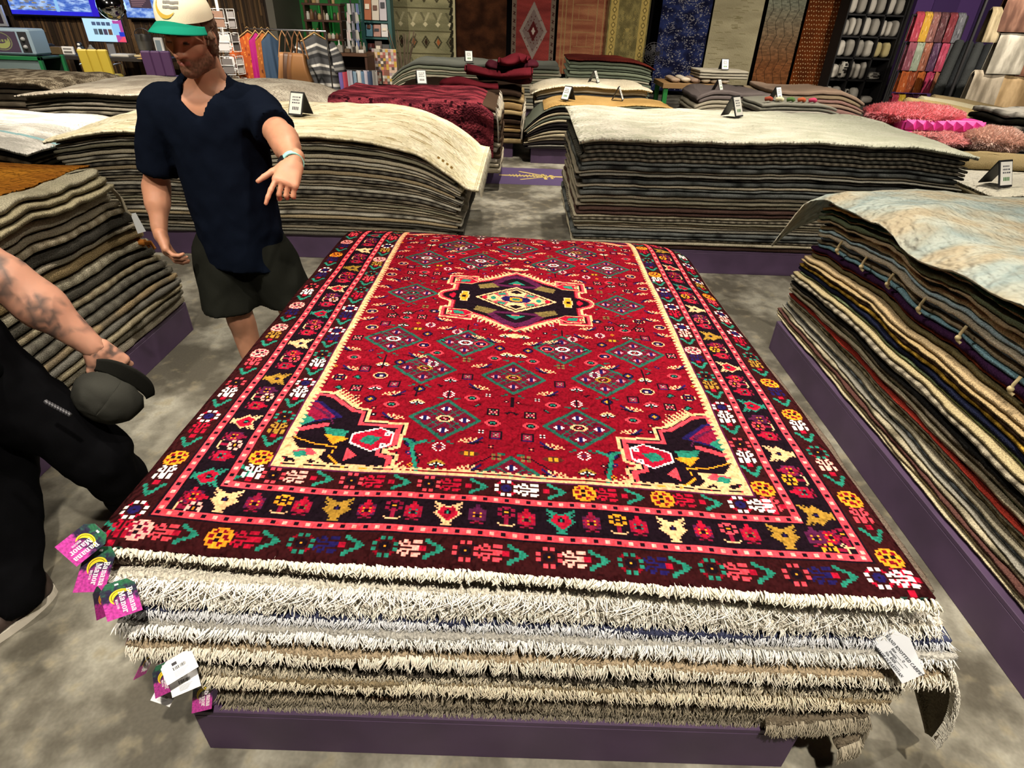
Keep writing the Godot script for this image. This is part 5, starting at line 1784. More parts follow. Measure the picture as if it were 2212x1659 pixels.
# head whose centre is C, bs: x right of the face seen from its front, y up, z out of the face
func head(g: G, C: Vector3, bs: Basis, skin: Color, beard: Color, lip: Color) -> void:
	var f := Field.new(C - Vector3(0.15, 0.17, 0.15), C + Vector3(0.15, 0.15, 0.15), 0.0048)
	var L := func(x: float, y: float, z: float) -> Vector3: return C + bs * Vector3(x, y, z)
	f.ball(L.call(0, 0.03, -0.012), Vector3(0.077, 0.092, 0.096), 0.02, bs)
	f.cap(L.call(0, -0.02, 0.035), L.call(0, -0.088, 0.062), 0.055, 0.030, 0.03)
	f.cap(L.call(-0.045, -0.055, 0.0), L.call(-0.012, -0.092, 0.06), 0.025, 0.02, 0.02)
	f.cap(L.call(0.045, -0.055, 0.0), L.call(0.012, -0.092, 0.06), 0.025, 0.02, 0.02)
	f.cap(L.call(-0.04, -0.015, 0.05), L.call(-0.022, -0.03, 0.062), 0.025, 0.02, 0.02)
	f.cap(L.call(0.04, -0.015, 0.05), L.call(0.022, -0.03, 0.062), 0.025, 0.02, 0.02)
	for s in [-1.0, 1.0]:
		f.ball(L.call(s * 0.032, 0.008, 0.088), Vector3(0.016, 0.010, 0.014), 0.01, bs, true)
		f.ball(L.call(s * 0.032, 0.008, 0.070), Vector3(0.014, 0.012, 0.014), 0.006, bs)
		f.cap(L.call(s * 0.012, 0.024, 0.083), L.call(s * 0.05, 0.026, 0.066), 0.009, 0.007, 0.012)
		f.ball(L.call(s * 0.078, -0.005, -0.012), Vector3(0.009, 0.030, 0.019), 0.006, bs)
	f.cap(L.call(0, 0.015, 0.084), L.call(0, -0.028, 0.104), 0.010, 0.014, 0.010)
	f.ball(L.call(-0.013, -0.031, 0.092), Vector3(0.010, 0.008, 0.010), 0.008, bs)
	f.ball(L.call(0.013, -0.031, 0.092), Vector3(0.010, 0.008, 0.010), 0.008, bs)
	f.cap(L.call(-0.022, -0.061, 0.080), L.call(0.022, -0.061, 0.080), 0.008, 0.008, 0.008)
	f.ball(L.call(0, -0.0595, 0.096), Vector3(0.026, 0.0025, 0.012), 0.004, bs, true)
	f.cap(L.call(0, -0.08, -0.02), L.call(0, -0.17, -0.045), 0.056, 0.058, 0.03)
	var inv := bs.inverse()
	f.into(g, func(p: Vector3) -> Color:
		var q := inv * (p - C)
		var c := skin
		var n := fnz.get_noise_3d(p.x * 90.0, p.y * 90.0, p.z * 90.0)
		var b := 0.0
		if q.z > -0.02 and q.y < -0.036 and q.y > -0.125:
			b = clampf((-0.036 - q.y) * 60.0, 0, 1) * clampf((q.z + 0.02) * 25.0, 0, 1)
		if absf(q.x) > 0.045 and q.y < 0.0 and q.z > -0.01 and q.z < 0.05:
			b = maxf(b, 0.7)
		if q.y > -0.04:
			b *= 0.4
		c = c.lerp(beard, clampf(b * (0.75 + 0.5 * n), 0, 0.9))
		if absf(q.x) < 0.024 and absf(q.y + 0.0615) < 0.007 and q.z > 0.07:
			c = lip
		for s in [-1.0, 1.0]:
			if Vector2((q.x - s * 0.032) / 0.013, (q.y - 0.006) / 0.0045).length() < 1.0 and q.z > 0.05:
				c = lin("241a16")
			if Vector2((q.x - s * 0.033) / 0.022, (q.y - 0.030) / 0.0045).length() < 1.0 and q.z > 0.05:
				c = beard
		return c)
	
func skin_mat() -> StandardMaterial3D:
	var m := mat("skin", Color.WHITE, 0.55)
	m.vertex_color_use_as_albedo = true
	m.subsurf_scatter_enabled = true
	m.subsurf_scatter_strength = 0.08
	return m
func cloth_mat(hex: String, rough := 0.95) -> StandardMaterial3D:
	var m := M(hex, rough)
	m.normal_enabled = true
	m.normal_texture = mats["wool"].normal_texture
	m.normal_scale = 0.25
	m.uv1_triplanar = true
	m.uv1_scale = Vector3(7, 7, 7)
	m.metallic_specular = 0.1
	return m

func shoe(parent: Node, heel: Vector3, dir: Vector3, upper: String, sole: String) -> void:
	dir = Vector3(dir.x, 0, dir.z).normalized()
	var sd := Vector3.UP.cross(dir)
	var f := Field.new(heel - Vector3(0.35, 0.02, 0.35), heel + Vector3(0.35, 0.2, 0.35), 0.008)
	f.cap(heel + Vector3(0, 0.055, 0), heel + dir * 0.2 + Vector3(0, 0.05, 0), 0.042, 0.044, 0.02)
	f.cap(heel + Vector3(0, 0.10, 0), heel + dir * 0.08 + Vector3(0, 0.085, 0), 0.04, 0.04, 0.03)
	f.keep(heel + Vector3(0, 0.028, 0), Vector3.DOWN)
	var g := G.new()
	f.into(g, func(_p): return Color.WHITE)
	var sh := part_world("shoe", g, M(upper, 0.7), parent, "dark low shoe with a pale sole")
	g = G.new()
	var poly := PackedVector2Array()
	for k in 24:
		var a := TAU * k / 24.0
		poly.append(Vector2(0.1 + cos(a) * 0.145, sin(a) * (0.046 - 0.006 * cos(a))))
	g.slab(poly, 0.030, Transform3D(Basis(dir, -sd, Vector3.UP), heel + Vector3(0, 0.031, 0) - (parent as Node3D).global_position))
	part("sole", g, M(sole, 0.7), sh)
	g = G.new()
	for k in 4:
		var c := heel + dir * (0.09 + 0.025 * k) + Vector3(0, 0.097 - 0.006 * k, 0) - (parent as Node3D).global_position
		g.tube([c - sd * 0.025 + Vector3(0, -0.006, 0), c, c + sd * 0.025 + Vector3(0, -0.006, 0)], [0.004], 5)
	part("lace", g, M("b9a890", 0.9), sh)

func build_people() -> void:
	build_tops()
	build_rows()
	build_man()
	build_walker()

func build_man() -> void:
	var t := thing("person", "person in navy V-neck shirt, dark shorts and cream cap, pointing at the red rug", "person", Vector3(-1.24, 0, -2.5))
	var skin := lin("b57f66")
	var arm := lin("b98468")
	var sc := func(p: Vector3) -> Color: return skin * (1.0 + 0.10 * fnz.get_noise_3d(p.x * 22.0, p.y * 22.0, p.z * 22.0))
	var ac := func(p: Vector3) -> Color: return arm * (1.0 + 0.12 * fnz.get_noise_3d(p.x * 26.0, p.y * 26.0, p.z * 26.0))
	# joints
	var sR := Vector3(-1.435, 1.395, -2.53)
	var eR := pz(338, 405, -2.53)
	var wR := pz(345, 500, -2.44)
	var sL := Vector3(-1.055, 1.40, -2.53)
	var eL := pz(612, 300, -2.34)
	var wL := pz(634, 352, -2.14)
	var C := pz(412, 80, -2.44)
	var hipR := Vector3(-1.335, 0.84, -2.53)
	var hipL := Vector3(-1.145, 0.84, -2.54)
	var kR := pz(520, 690, -2.50)
	var aR := Vector3(-1.33, 0.09, -2.56)
	var kL := pz(632, 672, -2.58)
	var aL := Vector3(-1.02, 0.09, -2.70)
	# skin: trunk, neck, arms, legs as one surface, hands and head on finer grids
	var g := G.new()
	var f := Field.new(Vector3(-1.75, 0.0, -2.9), Vector3(-0.7, 1.62, -2.0), 0.014)
	f.cap(Vector3(-1.24, 1.28, -2.54), Vector3(-1.24, 0.9, -2.53), 0.17, 0.15, 0.04, 1.5)
	f.cap(sR, sL, 0.07, 0.07, 0.05)
	f.cap(Vector3(-1.24, 1.40, -2.55), C + Vector3(0, -0.10, -0.05), 0.075, 0.058, 0.04)
	f.cap(Vector3(-1.30, 1.40, -2.51), Vector3(-1.18, 1.40, -2.51), 0.075, 0.075, 0.04)
	f.cap(sR, eR, 0.062, 0.048, 0.03)
	f.cap(eR, wR, 0.049, 0.031, 0.02)
	f.cap(eR, eR.lerp(wR, 0.35), 0.049, 0.05, 0.02)
	f.cap(sL, eL, 0.062, 0.05, 0.03)
	f.cap(eL, wL, 0.05, 0.031, 0.02)
	f.cap(eL, eL.lerp(wL, 0.35), 0.05, 0.05, 0.02)
	f.cap(hipR, kR, 0.088, 0.058, 0.03)
	f.cap(kR, aR, 0.057, 0.037, 0.02)
	f.cap(kR.lerp(aR, 0.12) + Vector3(0, 0, -0.02), kR.lerp(aR, 0.45) + Vector3(0, 0, -0.02), 0.05, 0.048, 0.03)
	f.cap(hipL, kL, 0.088, 0.058, 0.03)
	f.cap(kL, aL, 0.057, 0.037, 0.02)
	f.cap(kL.lerp(aL, 0.12) + Vector3(0, 0, -0.02), kL.lerp(aL, 0.45) + Vector3(0, 0, -0.02), 0.05, 0.048, 0.03)
	f.into(g, ac)
	# pointing hand: thumb out, fingers drooping
	var fwL := (pz(608, 412, -2.03) - wL).normalized()
	hand(g, wL, fwL, Vector3(0.25, 0.5, 0.8), -1.0, [0.2, 0.28, 1.0, 1.15, 1.2], 0.06, ac)
	hand(g, wR, pz(362, 560, -2.38) - wR, Vector3(-0.9, 0.1, 0.45), -1.0, [0.6, 0.65, 0.7, 0.75, 0.75], 0.04, ac)
	var hb := Basis(Vector3.UP, -0.14) * Basis(Vector3.RIGHT, 0.26) * Basis(Vector3.BACK, -0.06)
	head(g, C, hb, skin, lin("4a3526"), lin("9a5a50"))
	part_world("body", g, skin_mat(), t, "bare forearms, legs and bearded face")
	# hair below the cap
	g = G.new()
	f = Field.new(C - Vector3(0.14, 0.16, 0.16), C + Vector3(0.14, 0.16, 0.14), 0.007)
	f.ball(C + hb * Vector3(0, 0.03, -0.022), Vector3(0.082, 0.094, 0.096), 0.01, hb)
	f.cap(C + hb * Vector3(-0.078, 0.01, 0.005), C + hb * Vector3(-0.076, -0.045, 0.0), 0.018, 0.012, 0.015)
	f.cap(C + hb * Vector3(0.078, 0.01, 0.005), C + hb * Vector3(0.076, -0.045, 0.0), 0.018, 0.012, 0.015)
	f.cap(C + hb * Vector3(0, -0.02, -0.08), C + hb * Vector3(0, -0.07, -0.07), 0.05, 0.04, 0.02)
	f.keep(C + hb * Vector3(0, 0, 0.022), hb.z)
	f.rumple(noise(8, 1.0, 2), 60.0, 0.010)
	f.into(g, func(_p): return Color.WHITE)
	part_world("hair", g, M("5c4230", 0.9), t, "short brown hair")
	# cap
	g = G.new()
	var cb := hb * Basis(Vector3.RIGHT, -0.10)
	var cc := C + hb * Vector3(0, 0.060, -0.002)
	g.grid(28, 10, func(u: float, w: float) -> Vector3:
		var a := u * TAU
		var b := w * PI / 2
		return cc + cb * Vector3(sin(a) * 0.090 * cos(b * 0.97), 0.098 * pow(sin(b), 0.85), cos(a) * 0.103 * cos(b * 0.97)))
	var capn := part_world("cap", g, cloth_mat("e6dcc0"), t, "cream baseball cap with a green brim")
	var base := t.global_position
	g = G.new()
	g.sheet(20, 8, func(u: float, w: float) -> Vector3:
		var a := lerpf(-1.25, 1.25, u)
		var r0 := 0.090
		var q := Vector3(sin(a) * (r0 + w * 0.012), 0.004 - 0.022 * w - 0.022 * pow(absf(sin(a)), 2.0) * 1.0, cos(a) * (0.101 + w * 0.068 * pow(cos(a * 0.95), 0.6) if cos(a * 0.95) > 0 else 0.101))
		return cc + cb * q - base, 0.004)
	part("brim", g, cloth_mat("177a63"), capn, "green brim")
	g = G.new()
	# yellow crescent and grey strokes stitched on the front
	for k in 16:
		var a0 := lerpf(2.6, 5.9, k / 16.0)
		var a1 := lerpf(2.6, 5.9, (k + 1) / 16.0)
		var q := []
		for e in [[a0, 0.036], [a1, 0.036], [a1, 0.036 - 0.014 * sin((k + 1) / 16.0 * PI)], [a0, 0.036 - 0.014 * sin(k / 16.0 * PI)]]:
			q.append(cap_point(cc, cb, cos(e[0]) * e[1] - 0.004, 0.050 + sin(e[0]) * e[1]) - base)
		g.q4(q[0], q[1], q[2], q[3])
	part("crescent_emblem", g, M("c9a53a", 0.8), capn, "yellow stitched crescent")
	g = G.new()
	for k in 3:
		for i in 4:
			var x0 := -0.012 + i * 0.012
			var q := []
			for e in [[x0, 0.0], [x0 + 0.012, 0.0], [x0 + 0.012, 0.007], [x0, 0.007]]:
				q.append(cap_point(cc, cb, e[0] + 0.004, 0.044 + k * 0.013 + e[1] + 0.001 * sin(i * 2.0)) - base)
			g.q4(q[0], q[1], q[2], q[3])
	part("stitched_strokes", g, M("77756f", 0.8), capn, "grey stitched strokes")
	# shirt
	g = G.new()
	f = Field.new(Vector3(-1.72, 0.66, -2.85), Vector3(-0.78, 1.55, -2.15), 0.009)
	f.cap(Vector3(-1.24, 1.30, -2.54), Vector3(-1.225, 0.76, -2.53), 0.190, 0.182, 0.05, 1.25)
	f.cap(Vector3(-1.38, 1.375, -2.53), Vector3(-1.10, 1.38, -2.53), 0.100, 0.100, 0.05)
	f.cap(Vector3(-1.24, 1.42, -2.56), Vector3(-1.24, 1.47, -2.555), 0.092, 0.078, 0.05)
	f.cap(sR, sR.lerp(eR, 0.72), 0.080, 0.082, 0.03)
	f.cap(sL, sL.lerp(eL, 0.70), 0.080, 0.078, 0.03)
	f.rumple(noise(4, 1.0, 2), 7.0, 0.012)
	f.rumple(noise(6, 1.0, 2), 17.0, 0.004)
	f.keep_in(sR.lerp(eR, 0.80), (eR - sR).normalized(), eR, 0.13)
	f.keep_in(sL.lerp(eL, 0.74), (eL - sL).normalized(), eL, 0.15)
	f.keep(Vector3(-1.24, 0.745, -2.5), Vector3(-0.06, -1, 0.03).normalized())
	f.cap(C + Vector3(0.01, -0.08, -0.02), Vector3(-1.235, 1.445, -2.50), 0.078, 0.072, 0.01, 1.0, true)
	f.cap(Vector3(-1.237, 1.43, -2.44), Vector3(-1.232, 1.372, -2.40), 0.062, 0.010, 0.01, 1.0, true)
	f.into(g, func(_p): return Color.WHITE)
	part_world("shirt", g, cloth_mat("0c111c"), t, "navy V-neck T-shirt")
	# shorts
	g = G.new()
	f = Field.new(Vector3(-1.62, 0.42, -2.9), Vector3(-0.88, 1.0, -2.25), 0.013)
	f.cap(Vector3(-1.29, 0.86, -2.53), Vector3(-1.17, 0.86, -2.53), 0.118, 0.118, 0.05, 1.1)
	f.cap(hipR + Vector3(-0.005, -0.06, 0), kR + Vector3(-0.03, 0.06, 0.0), 0.118, 0.126, 0.04)
	f.cap(hipL + Vector3(0.01, -0.06, 0), kL + Vector3(-0.01, 0.06, 0.0), 0.118, 0.120, 0.04)
	f.rumple(noise(14, 1.0, 2), 6.0, 0.014)
	f.keep(Vector3(0, 0.535, 0), Vector3.DOWN)
	f.into(g, func(_p): return Color.WHITE)
	part_world("shorts", g, cloth_mat("1d1e1a", 0.8), t, "charcoal knee-length shorts")
	# watch
	g = G.new()
	var wd := (wL - eL).normalized()
	var wc := wL - wd * 0.008
	var ring := []
	var ux := wd.cross(Vector3.UP).normalized()
	var uy := ux.cross(wd)
	var ringg := G.new()
	for k in 20:
		var a := TAU * k / 20.0
		var a2 := TAU * (k + 1) / 20.0
		for e in [[0.0355, 1.0]]:
			var p0 := wc + (ux * cos(a) + uy * sin(a)) * 0.0365
			var p1 := wc + (ux * cos(a2) + uy * sin(a2)) * 0.0365
			ringg.q4(p0 - wd * 0.012, p0 + wd * 0.012, p1 + wd * 0.012, p1 - wd * 0.012)
			ringg.q4(p0 * 1.0 + wd * 0.012, (p0 - wc) * 0.9 + wc + wd * 0.012, (p1 - wc) * 0.9 + wc + wd * 0.012, p1 + wd * 0.012)
	var wt := part_world("wrist_strap", ringg, M("8fd0c4", 0.6), t, "pale turquoise watch strap")
	g = G.new()
	g.box(Transform3D(Basis(wd, ux.rotated(wd, -0.7), wd.cross(ux.rotated(wd, -0.7))), wc + (ux * cos(0.2) + uy * sin(0.2)) * 0.040 - base), Vector3(0.034, 0.012, 0.030), 0.004)
	part("watch_case", g, M("15171a", 0.2), wt, "black square watch case")
	# socks and shoes
	for a in [[aR, kR], [aL, kL]]:
		g = G.new()
		g.tube([a[0] + Vector3(0, -0.02, 0), a[0].lerp(a[1], 0.12), a[0].lerp(a[1], 0.30)], [0.043, 0.042, 0.047], 12)
		part_world("sock", g, M("17171a", 0.95), t, "black sock")
		shoe(t, Vector3(a[0].x, 0, a[0].z - 0.05), Vector3(0.1 if a == [aR, kR] else 0.3, 0, 1), "2a2a2e", "d8d4cc")

func cap_point(cc: Vector3, cb: Basis, x: float, y: float) -> Vector3:
	# point on the front of the cap crown, x across, y up
	var b := asin(clampf(pow(y / 0.098, 1.0 / 0.85), 0, 1))
	var a := asin(clampf(x / (0.090 * cos(b * 0.97)), -1, 1))
	return cc + cb * (Vector3(sin(a) * 0.090 * cos(b * 0.97), y, cos(a) * 0.103 * cos(b * 0.97)) * 1.012)

func build_walker() -> void:
	var t := thing("person", "person in a black shirt and black trousers with tattooed forearm, carrying a dark cap", "person", Vector3(-1.62, 0, -1.28))
	var skin := lin("bd8b74")
	var ink := lin("4a4442")
	var tat := noise(18, 1.0, 2)
	var ac := func(p: Vector3) -> Color:
		var n := tat.get_noise_3d(p.x * 11.0, p.y * 11.0, p.z * 11.0)
		var m := tat.get_noise_3d(p.x * 34.0 + 9.0, p.y * 34.0, p.z * 34.0)
		var k := clampf((n + 0.12) * 6.0, 0, 1) * clampf(0.62 + m * 1.7, 0, 1)
		if p.y > 0.80 or p.x < -1.25:
			return skin.lerp(ink, k * 0.85)
		return skin
	var sh := Vector3(-1.62, 1.42, -1.44)
	var el := pz(12, 600, -1.46)
	var wr := pz(200, 748, -1.50)
	var hk := pz(262, 800, -1.52)
	var hipN := Vector3(-1.66, 0.90, -1.20)
	var hipF := Vector3(-1.56, 0.90, -1.38)
	var kN := py(2, 985, 0.5)
	var aN := py(28, 1285, 0.10)
	var kF := pz(215, 985, -1.47)
	var aF := Vector3(-1.42, 0.10, -1.62)
	var C := Vector3(-1.55, 1.66, -1.27)
	var g := G.new()
	var f := Field.new(Vector3(-2.1, 0.75, -1.75), Vector3(-1.05, 1.62, -0.85), 0.014)
	f.cap(Vector3(-1.68, 1.30, -1.28), Vector3(-1.63, 0.95, -1.29), 0.15, 0.14, 0.04)
	f.cap(Vector3(-1.66, 1.42, -1.12), sh, 0.07, 0.07, 0.05)
	f.cap(Vector3(-1.64, 1.44, -1.28), C + Vector3(0, -0.1, 0), 0.07, 0.058, 0.03)
	f.cap(sh, el, 0.06, 0.052, 0.03)
	f.cap(el, el.lerp(wr, 0.4), 0.060, 0.063, 0.02)
	f.cap(el.lerp(wr, 0.35), wr, 0.060, 0.034, 0.02)
	f.cap(Vector3(-1.66, 1.42, -1.12), Vector3(-1.74, 1.14, -1.02), 0.06, 0.05, 0.03)
	f.cap(Vector3(-1.74, 1.14, -1.02), Vector3(-1.70, 0.90, -0.95), 0.05, 0.033, 0.02)
	f.into(g, ac)
	hand(g, wr, hk - wr, Vector3(0.25, 0.75, 0.6), -1.0, [0.8, 0.72, 0.78, 0.82, 0.85], 0.03, ac)
	hand(g, Vector3(-1.70, 0.90, -0.95), Vector3(0.02, -1, 0.1), Vector3(-0.6, 0, 0.8), 1.0, [0.4, 0.5, 0.5, 0.5, 0.5], 0.03, ac)
	head(g, C, Basis(Vector3.UP, 1.3), skin, lin("3a2a20"), lin("9a5a50"))
	part_world("body", g, skin_mat(), t, "tattooed arm and hand")
	g = G.new()
	f = Field.new(C - Vector3(0.15, 0.16, 0.16), C + Vector3(0.15, 0.16, 0.16), 0.009)
	var hb := Basis(Vector3.UP, 1.3)
	f.ball(C + hb * Vector3(0, 0.04, -0.02), Vector3(0.088, 0.096, 0.1), 0.01, hb)
	f.keep(C + hb * Vector3(0, 0.0, 0.055), (hb.z * 0.8 - Vector3.UP * 0.6).normalized())
	f.into(g, func(_p): return Color.WHITE)
	part_world("hair", g, M("2a2019", 0.9), t, "short dark hair")
	# shirt
	g = G.new()
	f = Field.new(Vector3(-2.1, 0.72, -1.75), Vector3(-1.15, 1.6, -0.85), 0.014)
	f.cap(Vector3(-1.68, 1.28, -1.28), Vector3(-1.60, 0.86, -1.31), 0.20, 0.195, 0.05)
	f.cap(Vector3(-1.66, 1.40, -1.14), Vector3(-1.63, 1.40, -1.42), 0.10, 0.10, 0.05)
	f.cap(sh, sh.lerp(el, 0.6), 0.09, 0.088, 0.03)
	f.cap(Vector3(-1.66, 1.42, -1.12), Vector3(-1.71, 1.25, -1.05), 0.09, 0.085, 0.03)
	f.rumple(noise(5, 1.0, 2), 7.0, 0.010)
	f.keep_in(sh.lerp(el, 0.66), (el - sh).normalized(), el, 0.16)
	f.keep(Vector3(-1.6, 0.83, -1.3), Vector3(0.15, -1, 0.0).normalized())
	f.cap(C + Vector3(-0.02, -0.08, 0), Vector3(-1.63, 1.48, -1.28), 0.075, 0.075, 0.01, 1.0, true)
	f.into(g, func(_p): return Color.WHITE)
	part_world("shirt", g, cloth_mat("08090a"), t, "black T-shirt")
	# trousers
	g = G.new()
	f = Field.new(Vector3(-2.0, 0.0, -1.95), Vector3(-1.1, 1.02, -0.85), 0.014)
	f.cap(hipN + Vector3(0, 0.02, 0), hipF + Vector3(0, 0.02, 0), 0.135, 0.135, 0.05)
	f.cap(hipN, kN, 0.125, 0.095, 0.04)
	f.cap(kN, aN, 0.095, 0.082, 0.03)
	f.cap(hipF, kF, 0.125, 0.092, 0.04)
	f.cap(kF, aF, 0.092, 0.08, 0.03)
	f.rumple(noise(7, 1.0, 2), 9.0, 0.016)
	f.keep(Vector3(0, 0.055, 0), Vector3.DOWN)
	f.into(g, func(_p): return Color.WHITE)
	part_world("trousers", g, cloth_mat("0b0b0d", 0.85), t, "black trousers")
	g = G.new()
	for k in 9:
		var q := pz(98 + k * 6.0, 866 + k * 3.2, -1.28)
		g.tube([q, q + Vector3(0.008, -0.006, 0.003)], [0.006], 6)
	part_world("belt_chain", g, M("3a3a3e", 0.45, 0.3), t, "dark beaded belt")
	shoe(t, Vector3(aN.x + 0.02, 0, aN.z - 0.06), Vector3(-0.35, 0, 0.9), "3a2c26", "c9c2b4")
	shoe(t, Vector3(aF.x + 0.03, 0, aF.z - 0.04), Vector3(-0.5, 0, 0.8), "3a2c26", "c9c2b4")
	# the dark cap in the hand
	var cp := pz(228, 866, -1.47)
	var c := thing("cap", "dark grey baseball cap held by its brim in a tattooed hand", "cap", cp)
	var ay := Vector3(-0.05, -0.30, 0.95).normalized()
	var az := Vector3(0.72, 0.68, 0.2)
	az = (az - ay * az.dot(ay)).normalized()
	var cb := Basis(ay.cross(az), ay, az)
	var crumple := noise(77, 1.0, 2)
	g = G.new()
	g.sheet(30, 12, func(u: float, w: float) -> Vector3:
		var a := -u * TAU
		var b := w * PI / 2 * 0.985
		var q := Vector3(sin(a) * 0.094 * cos(b), 0.086 * pow(sin(b), 0.8) - 0.03, cos(a) * 0.104 * cos(b))
		return cb * (q * (1.0 + 0.07 * crumple.get_noise_3d(q.x * 20.0, q.y * 20.0, q.z * 20.0))), 0.003)
	part("crown", g, cloth_mat("33332f"), c)
	g = G.new()
	g.sheet(18, 6, func(u: float, w: float) -> Vector3:
		var a := lerpf(-1.2, 1.2, u)
		var q := Vector3(sin(a) * (0.094 + w * 0.012), -0.03 - 0.012 * w - 0.02 * pow(sin(a), 2.0), cos(a) * (0.102 + w * 0.075))
		return cb * q, 0.004)
	part("brim", g, cloth_mat("262623"), c)

# ---------------------------------------------------------------- the shop wall and its goods
func rz(x0: float, y0: float, x1: float, y1: float, z: float) -> Array:      # centre, width, height of a photographed rectangle on the plane z
	var xm := (x0 + x1) / 2
	var ym := (y0 + y1) / 2
	var l := pz(x0, ym, z)
	var r := pz(x1, ym, z)
	var t := pz(xm, y0, z)
	var b := pz(xm, y1, z)
	return [Vector3((l.x + r.x) / 2, (t.y + b.y) / 2, z), r.x - l.x, t.y - b.y]
func bxp(called: String, s: Vector3, c: Vector3, m: Material, parent: Node, label := "", bev := 0.004, bs := Basis.IDENTITY) -> MeshInstance3D:
	var g := G.new()
	g.box(Transform3D(bs, c), s, bev)
	return part(called, g, m, parent, label)
func rodp(called: String, pts: Array, r: float, m: Material, parent: Node, label := "", n := 7) -> MeshInstance3D:
	var g := G.new()
	g.tube(pts, [r], n)
	return part(called, g, m, parent, label)
func glow(hex: String, k: float) -> StandardMaterial3D:
	var m := mat("glow_" + hex, Color("101010"), 0.3)
	m.emission_enabled = true
	m.emission = Color(hex)
	m.emission_energy_multiplier = k
	return m
func screen_mat(key: String, im: Image, k: float) -> StandardMaterial3D:
	var m := mat(key, Color("080808"), 0.25)
	m.emission_enabled = true
	m.emission = Color.WHITE
	m.emission_operator = BaseMaterial3D.EMISSION_OP_MULTIPLY
	m.emission_texture = ImageTexture.create_from_image(im)
	m.emission_energy_multiplier = k
	return m
func screen_light(parent: Node, at: Vector3, sz: Vector2, col: Color, e: float) -> void:
	var a := AreaLight3D.new()
	a.name = "light"
	parent.add_child(a, true)
	a.position = at
	a.rotation.y = PI
	a.area_size = sz
	a.light_color = col
	a.light_energy = e
	a.area_range = 30.0
	a.shadow_enabled = true
func quad_mesh(w: float, h: float) -> G:
	var g := G.new()
	g.q4(Vector3(-w / 2, -h / 2, 0), Vector3(w / 2, -h / 2, 0), Vector3(w / 2, h / 2, 0), Vector3(-w / 2, h / 2, 0))
	return g

func build_shop() -> void:
	build_shop_walls()
	build_desk_area()
	build_goods()
	build_hanging_rugs()
	build_textiles()

func build_shop_walls() -> void:
	var g := G.new()
	slab_box(g, Vector3(-13, 0, -14.5), Vector3(-5.35, 4.3, -14.3))
	structure("wall_desk", g, M("2b2018", 0.9))
	var cl := G.new()
	var x := -12.9
	var i := 0
	while x < -5.4:
		var w := 0.018 + 0.032 * hash1(i * 1.3)
		var y := 0.0
		var j := 0
		while y < 4.25:
			var h := 0.5 + 1.1 * hash1(i * 7.7 + j * 3.1)
			var t := hash1(i * 2.1 + j * 5.9)
			var c := lin("2c1f14").lerp(lin("6f5334"), t * t)
			cl.bx(Vector3(x + w / 2, y + minf(h, 4.28 - y) / 2, -14.285 + 0.02 * hash1(i + j * 9.0)), Vector3(w - 0.004, minf(h, 4.28 - y) - 0.006, 0.03), 0.0, c)
			y += h
			j += 1
		x += w
		i += 1
	var cm := structure("bark_cladding", cl, vplain, get_node("wall_desk"))
	cm.set_meta("kind", "stuff")
	# green panel between the bark wall and the back wall
	g = G.new()
	slab_box(g, Vector3(-5.35, 0, -16.2), Vector3(-3.5, 4.3, -16.0))
	structure("wall_green", g, M("0f7a2c", 0.6))
	g = G.new()
	slab_box(g, Vector3(-5.35, 0, -16.2), Vector3(-5.2, 4.3, -14.3))
	structure("wall_corner", g, M("6a665c", 0.8))
	g = G.new()
	slab_box(g, Vector3(-3.5, 0, ZB), Vector3(-3.35, 4.3, -16.0))
	structure("wall_return", g, M("17141a", 0.9))
	for k in 2:
		g = G.new()
		g.tube([Vector3(-4.75 + 0.28 * k, 0.1, -15.95), Vector3(-4.75 + 0.28 * k, 4.2, -15.95)], [0.025], 8)
		solo("conduit", g, M("1a9a3c", 0.5), Vector3(-4.75 + 0.28 * k, 0.1, -15.95), "green painted pipe running up the green wall", "pipe", "green pipes")
	# purple wall piece behind the textiles
	g = G.new()
	slab_box(g, Vector3(9.3, 0, -16.9), Vector3(13, 4.3, -16.7))
	structure("wall_purple", g, M("5a3c7c", 0.85))
	for k in 3:
		g = G.new()
		slab_box(g, Vector3(9.7 + k * 1.1, 1.2 + 0.2 * (k % 2), -16.7), Vector3(10.3 + k * 1.1, 4.0, -16.68))
		structure("trim_%d" % (k + 2), g, M(["4a2f6a", "352052", "6a4a8c"][k], 0.8))

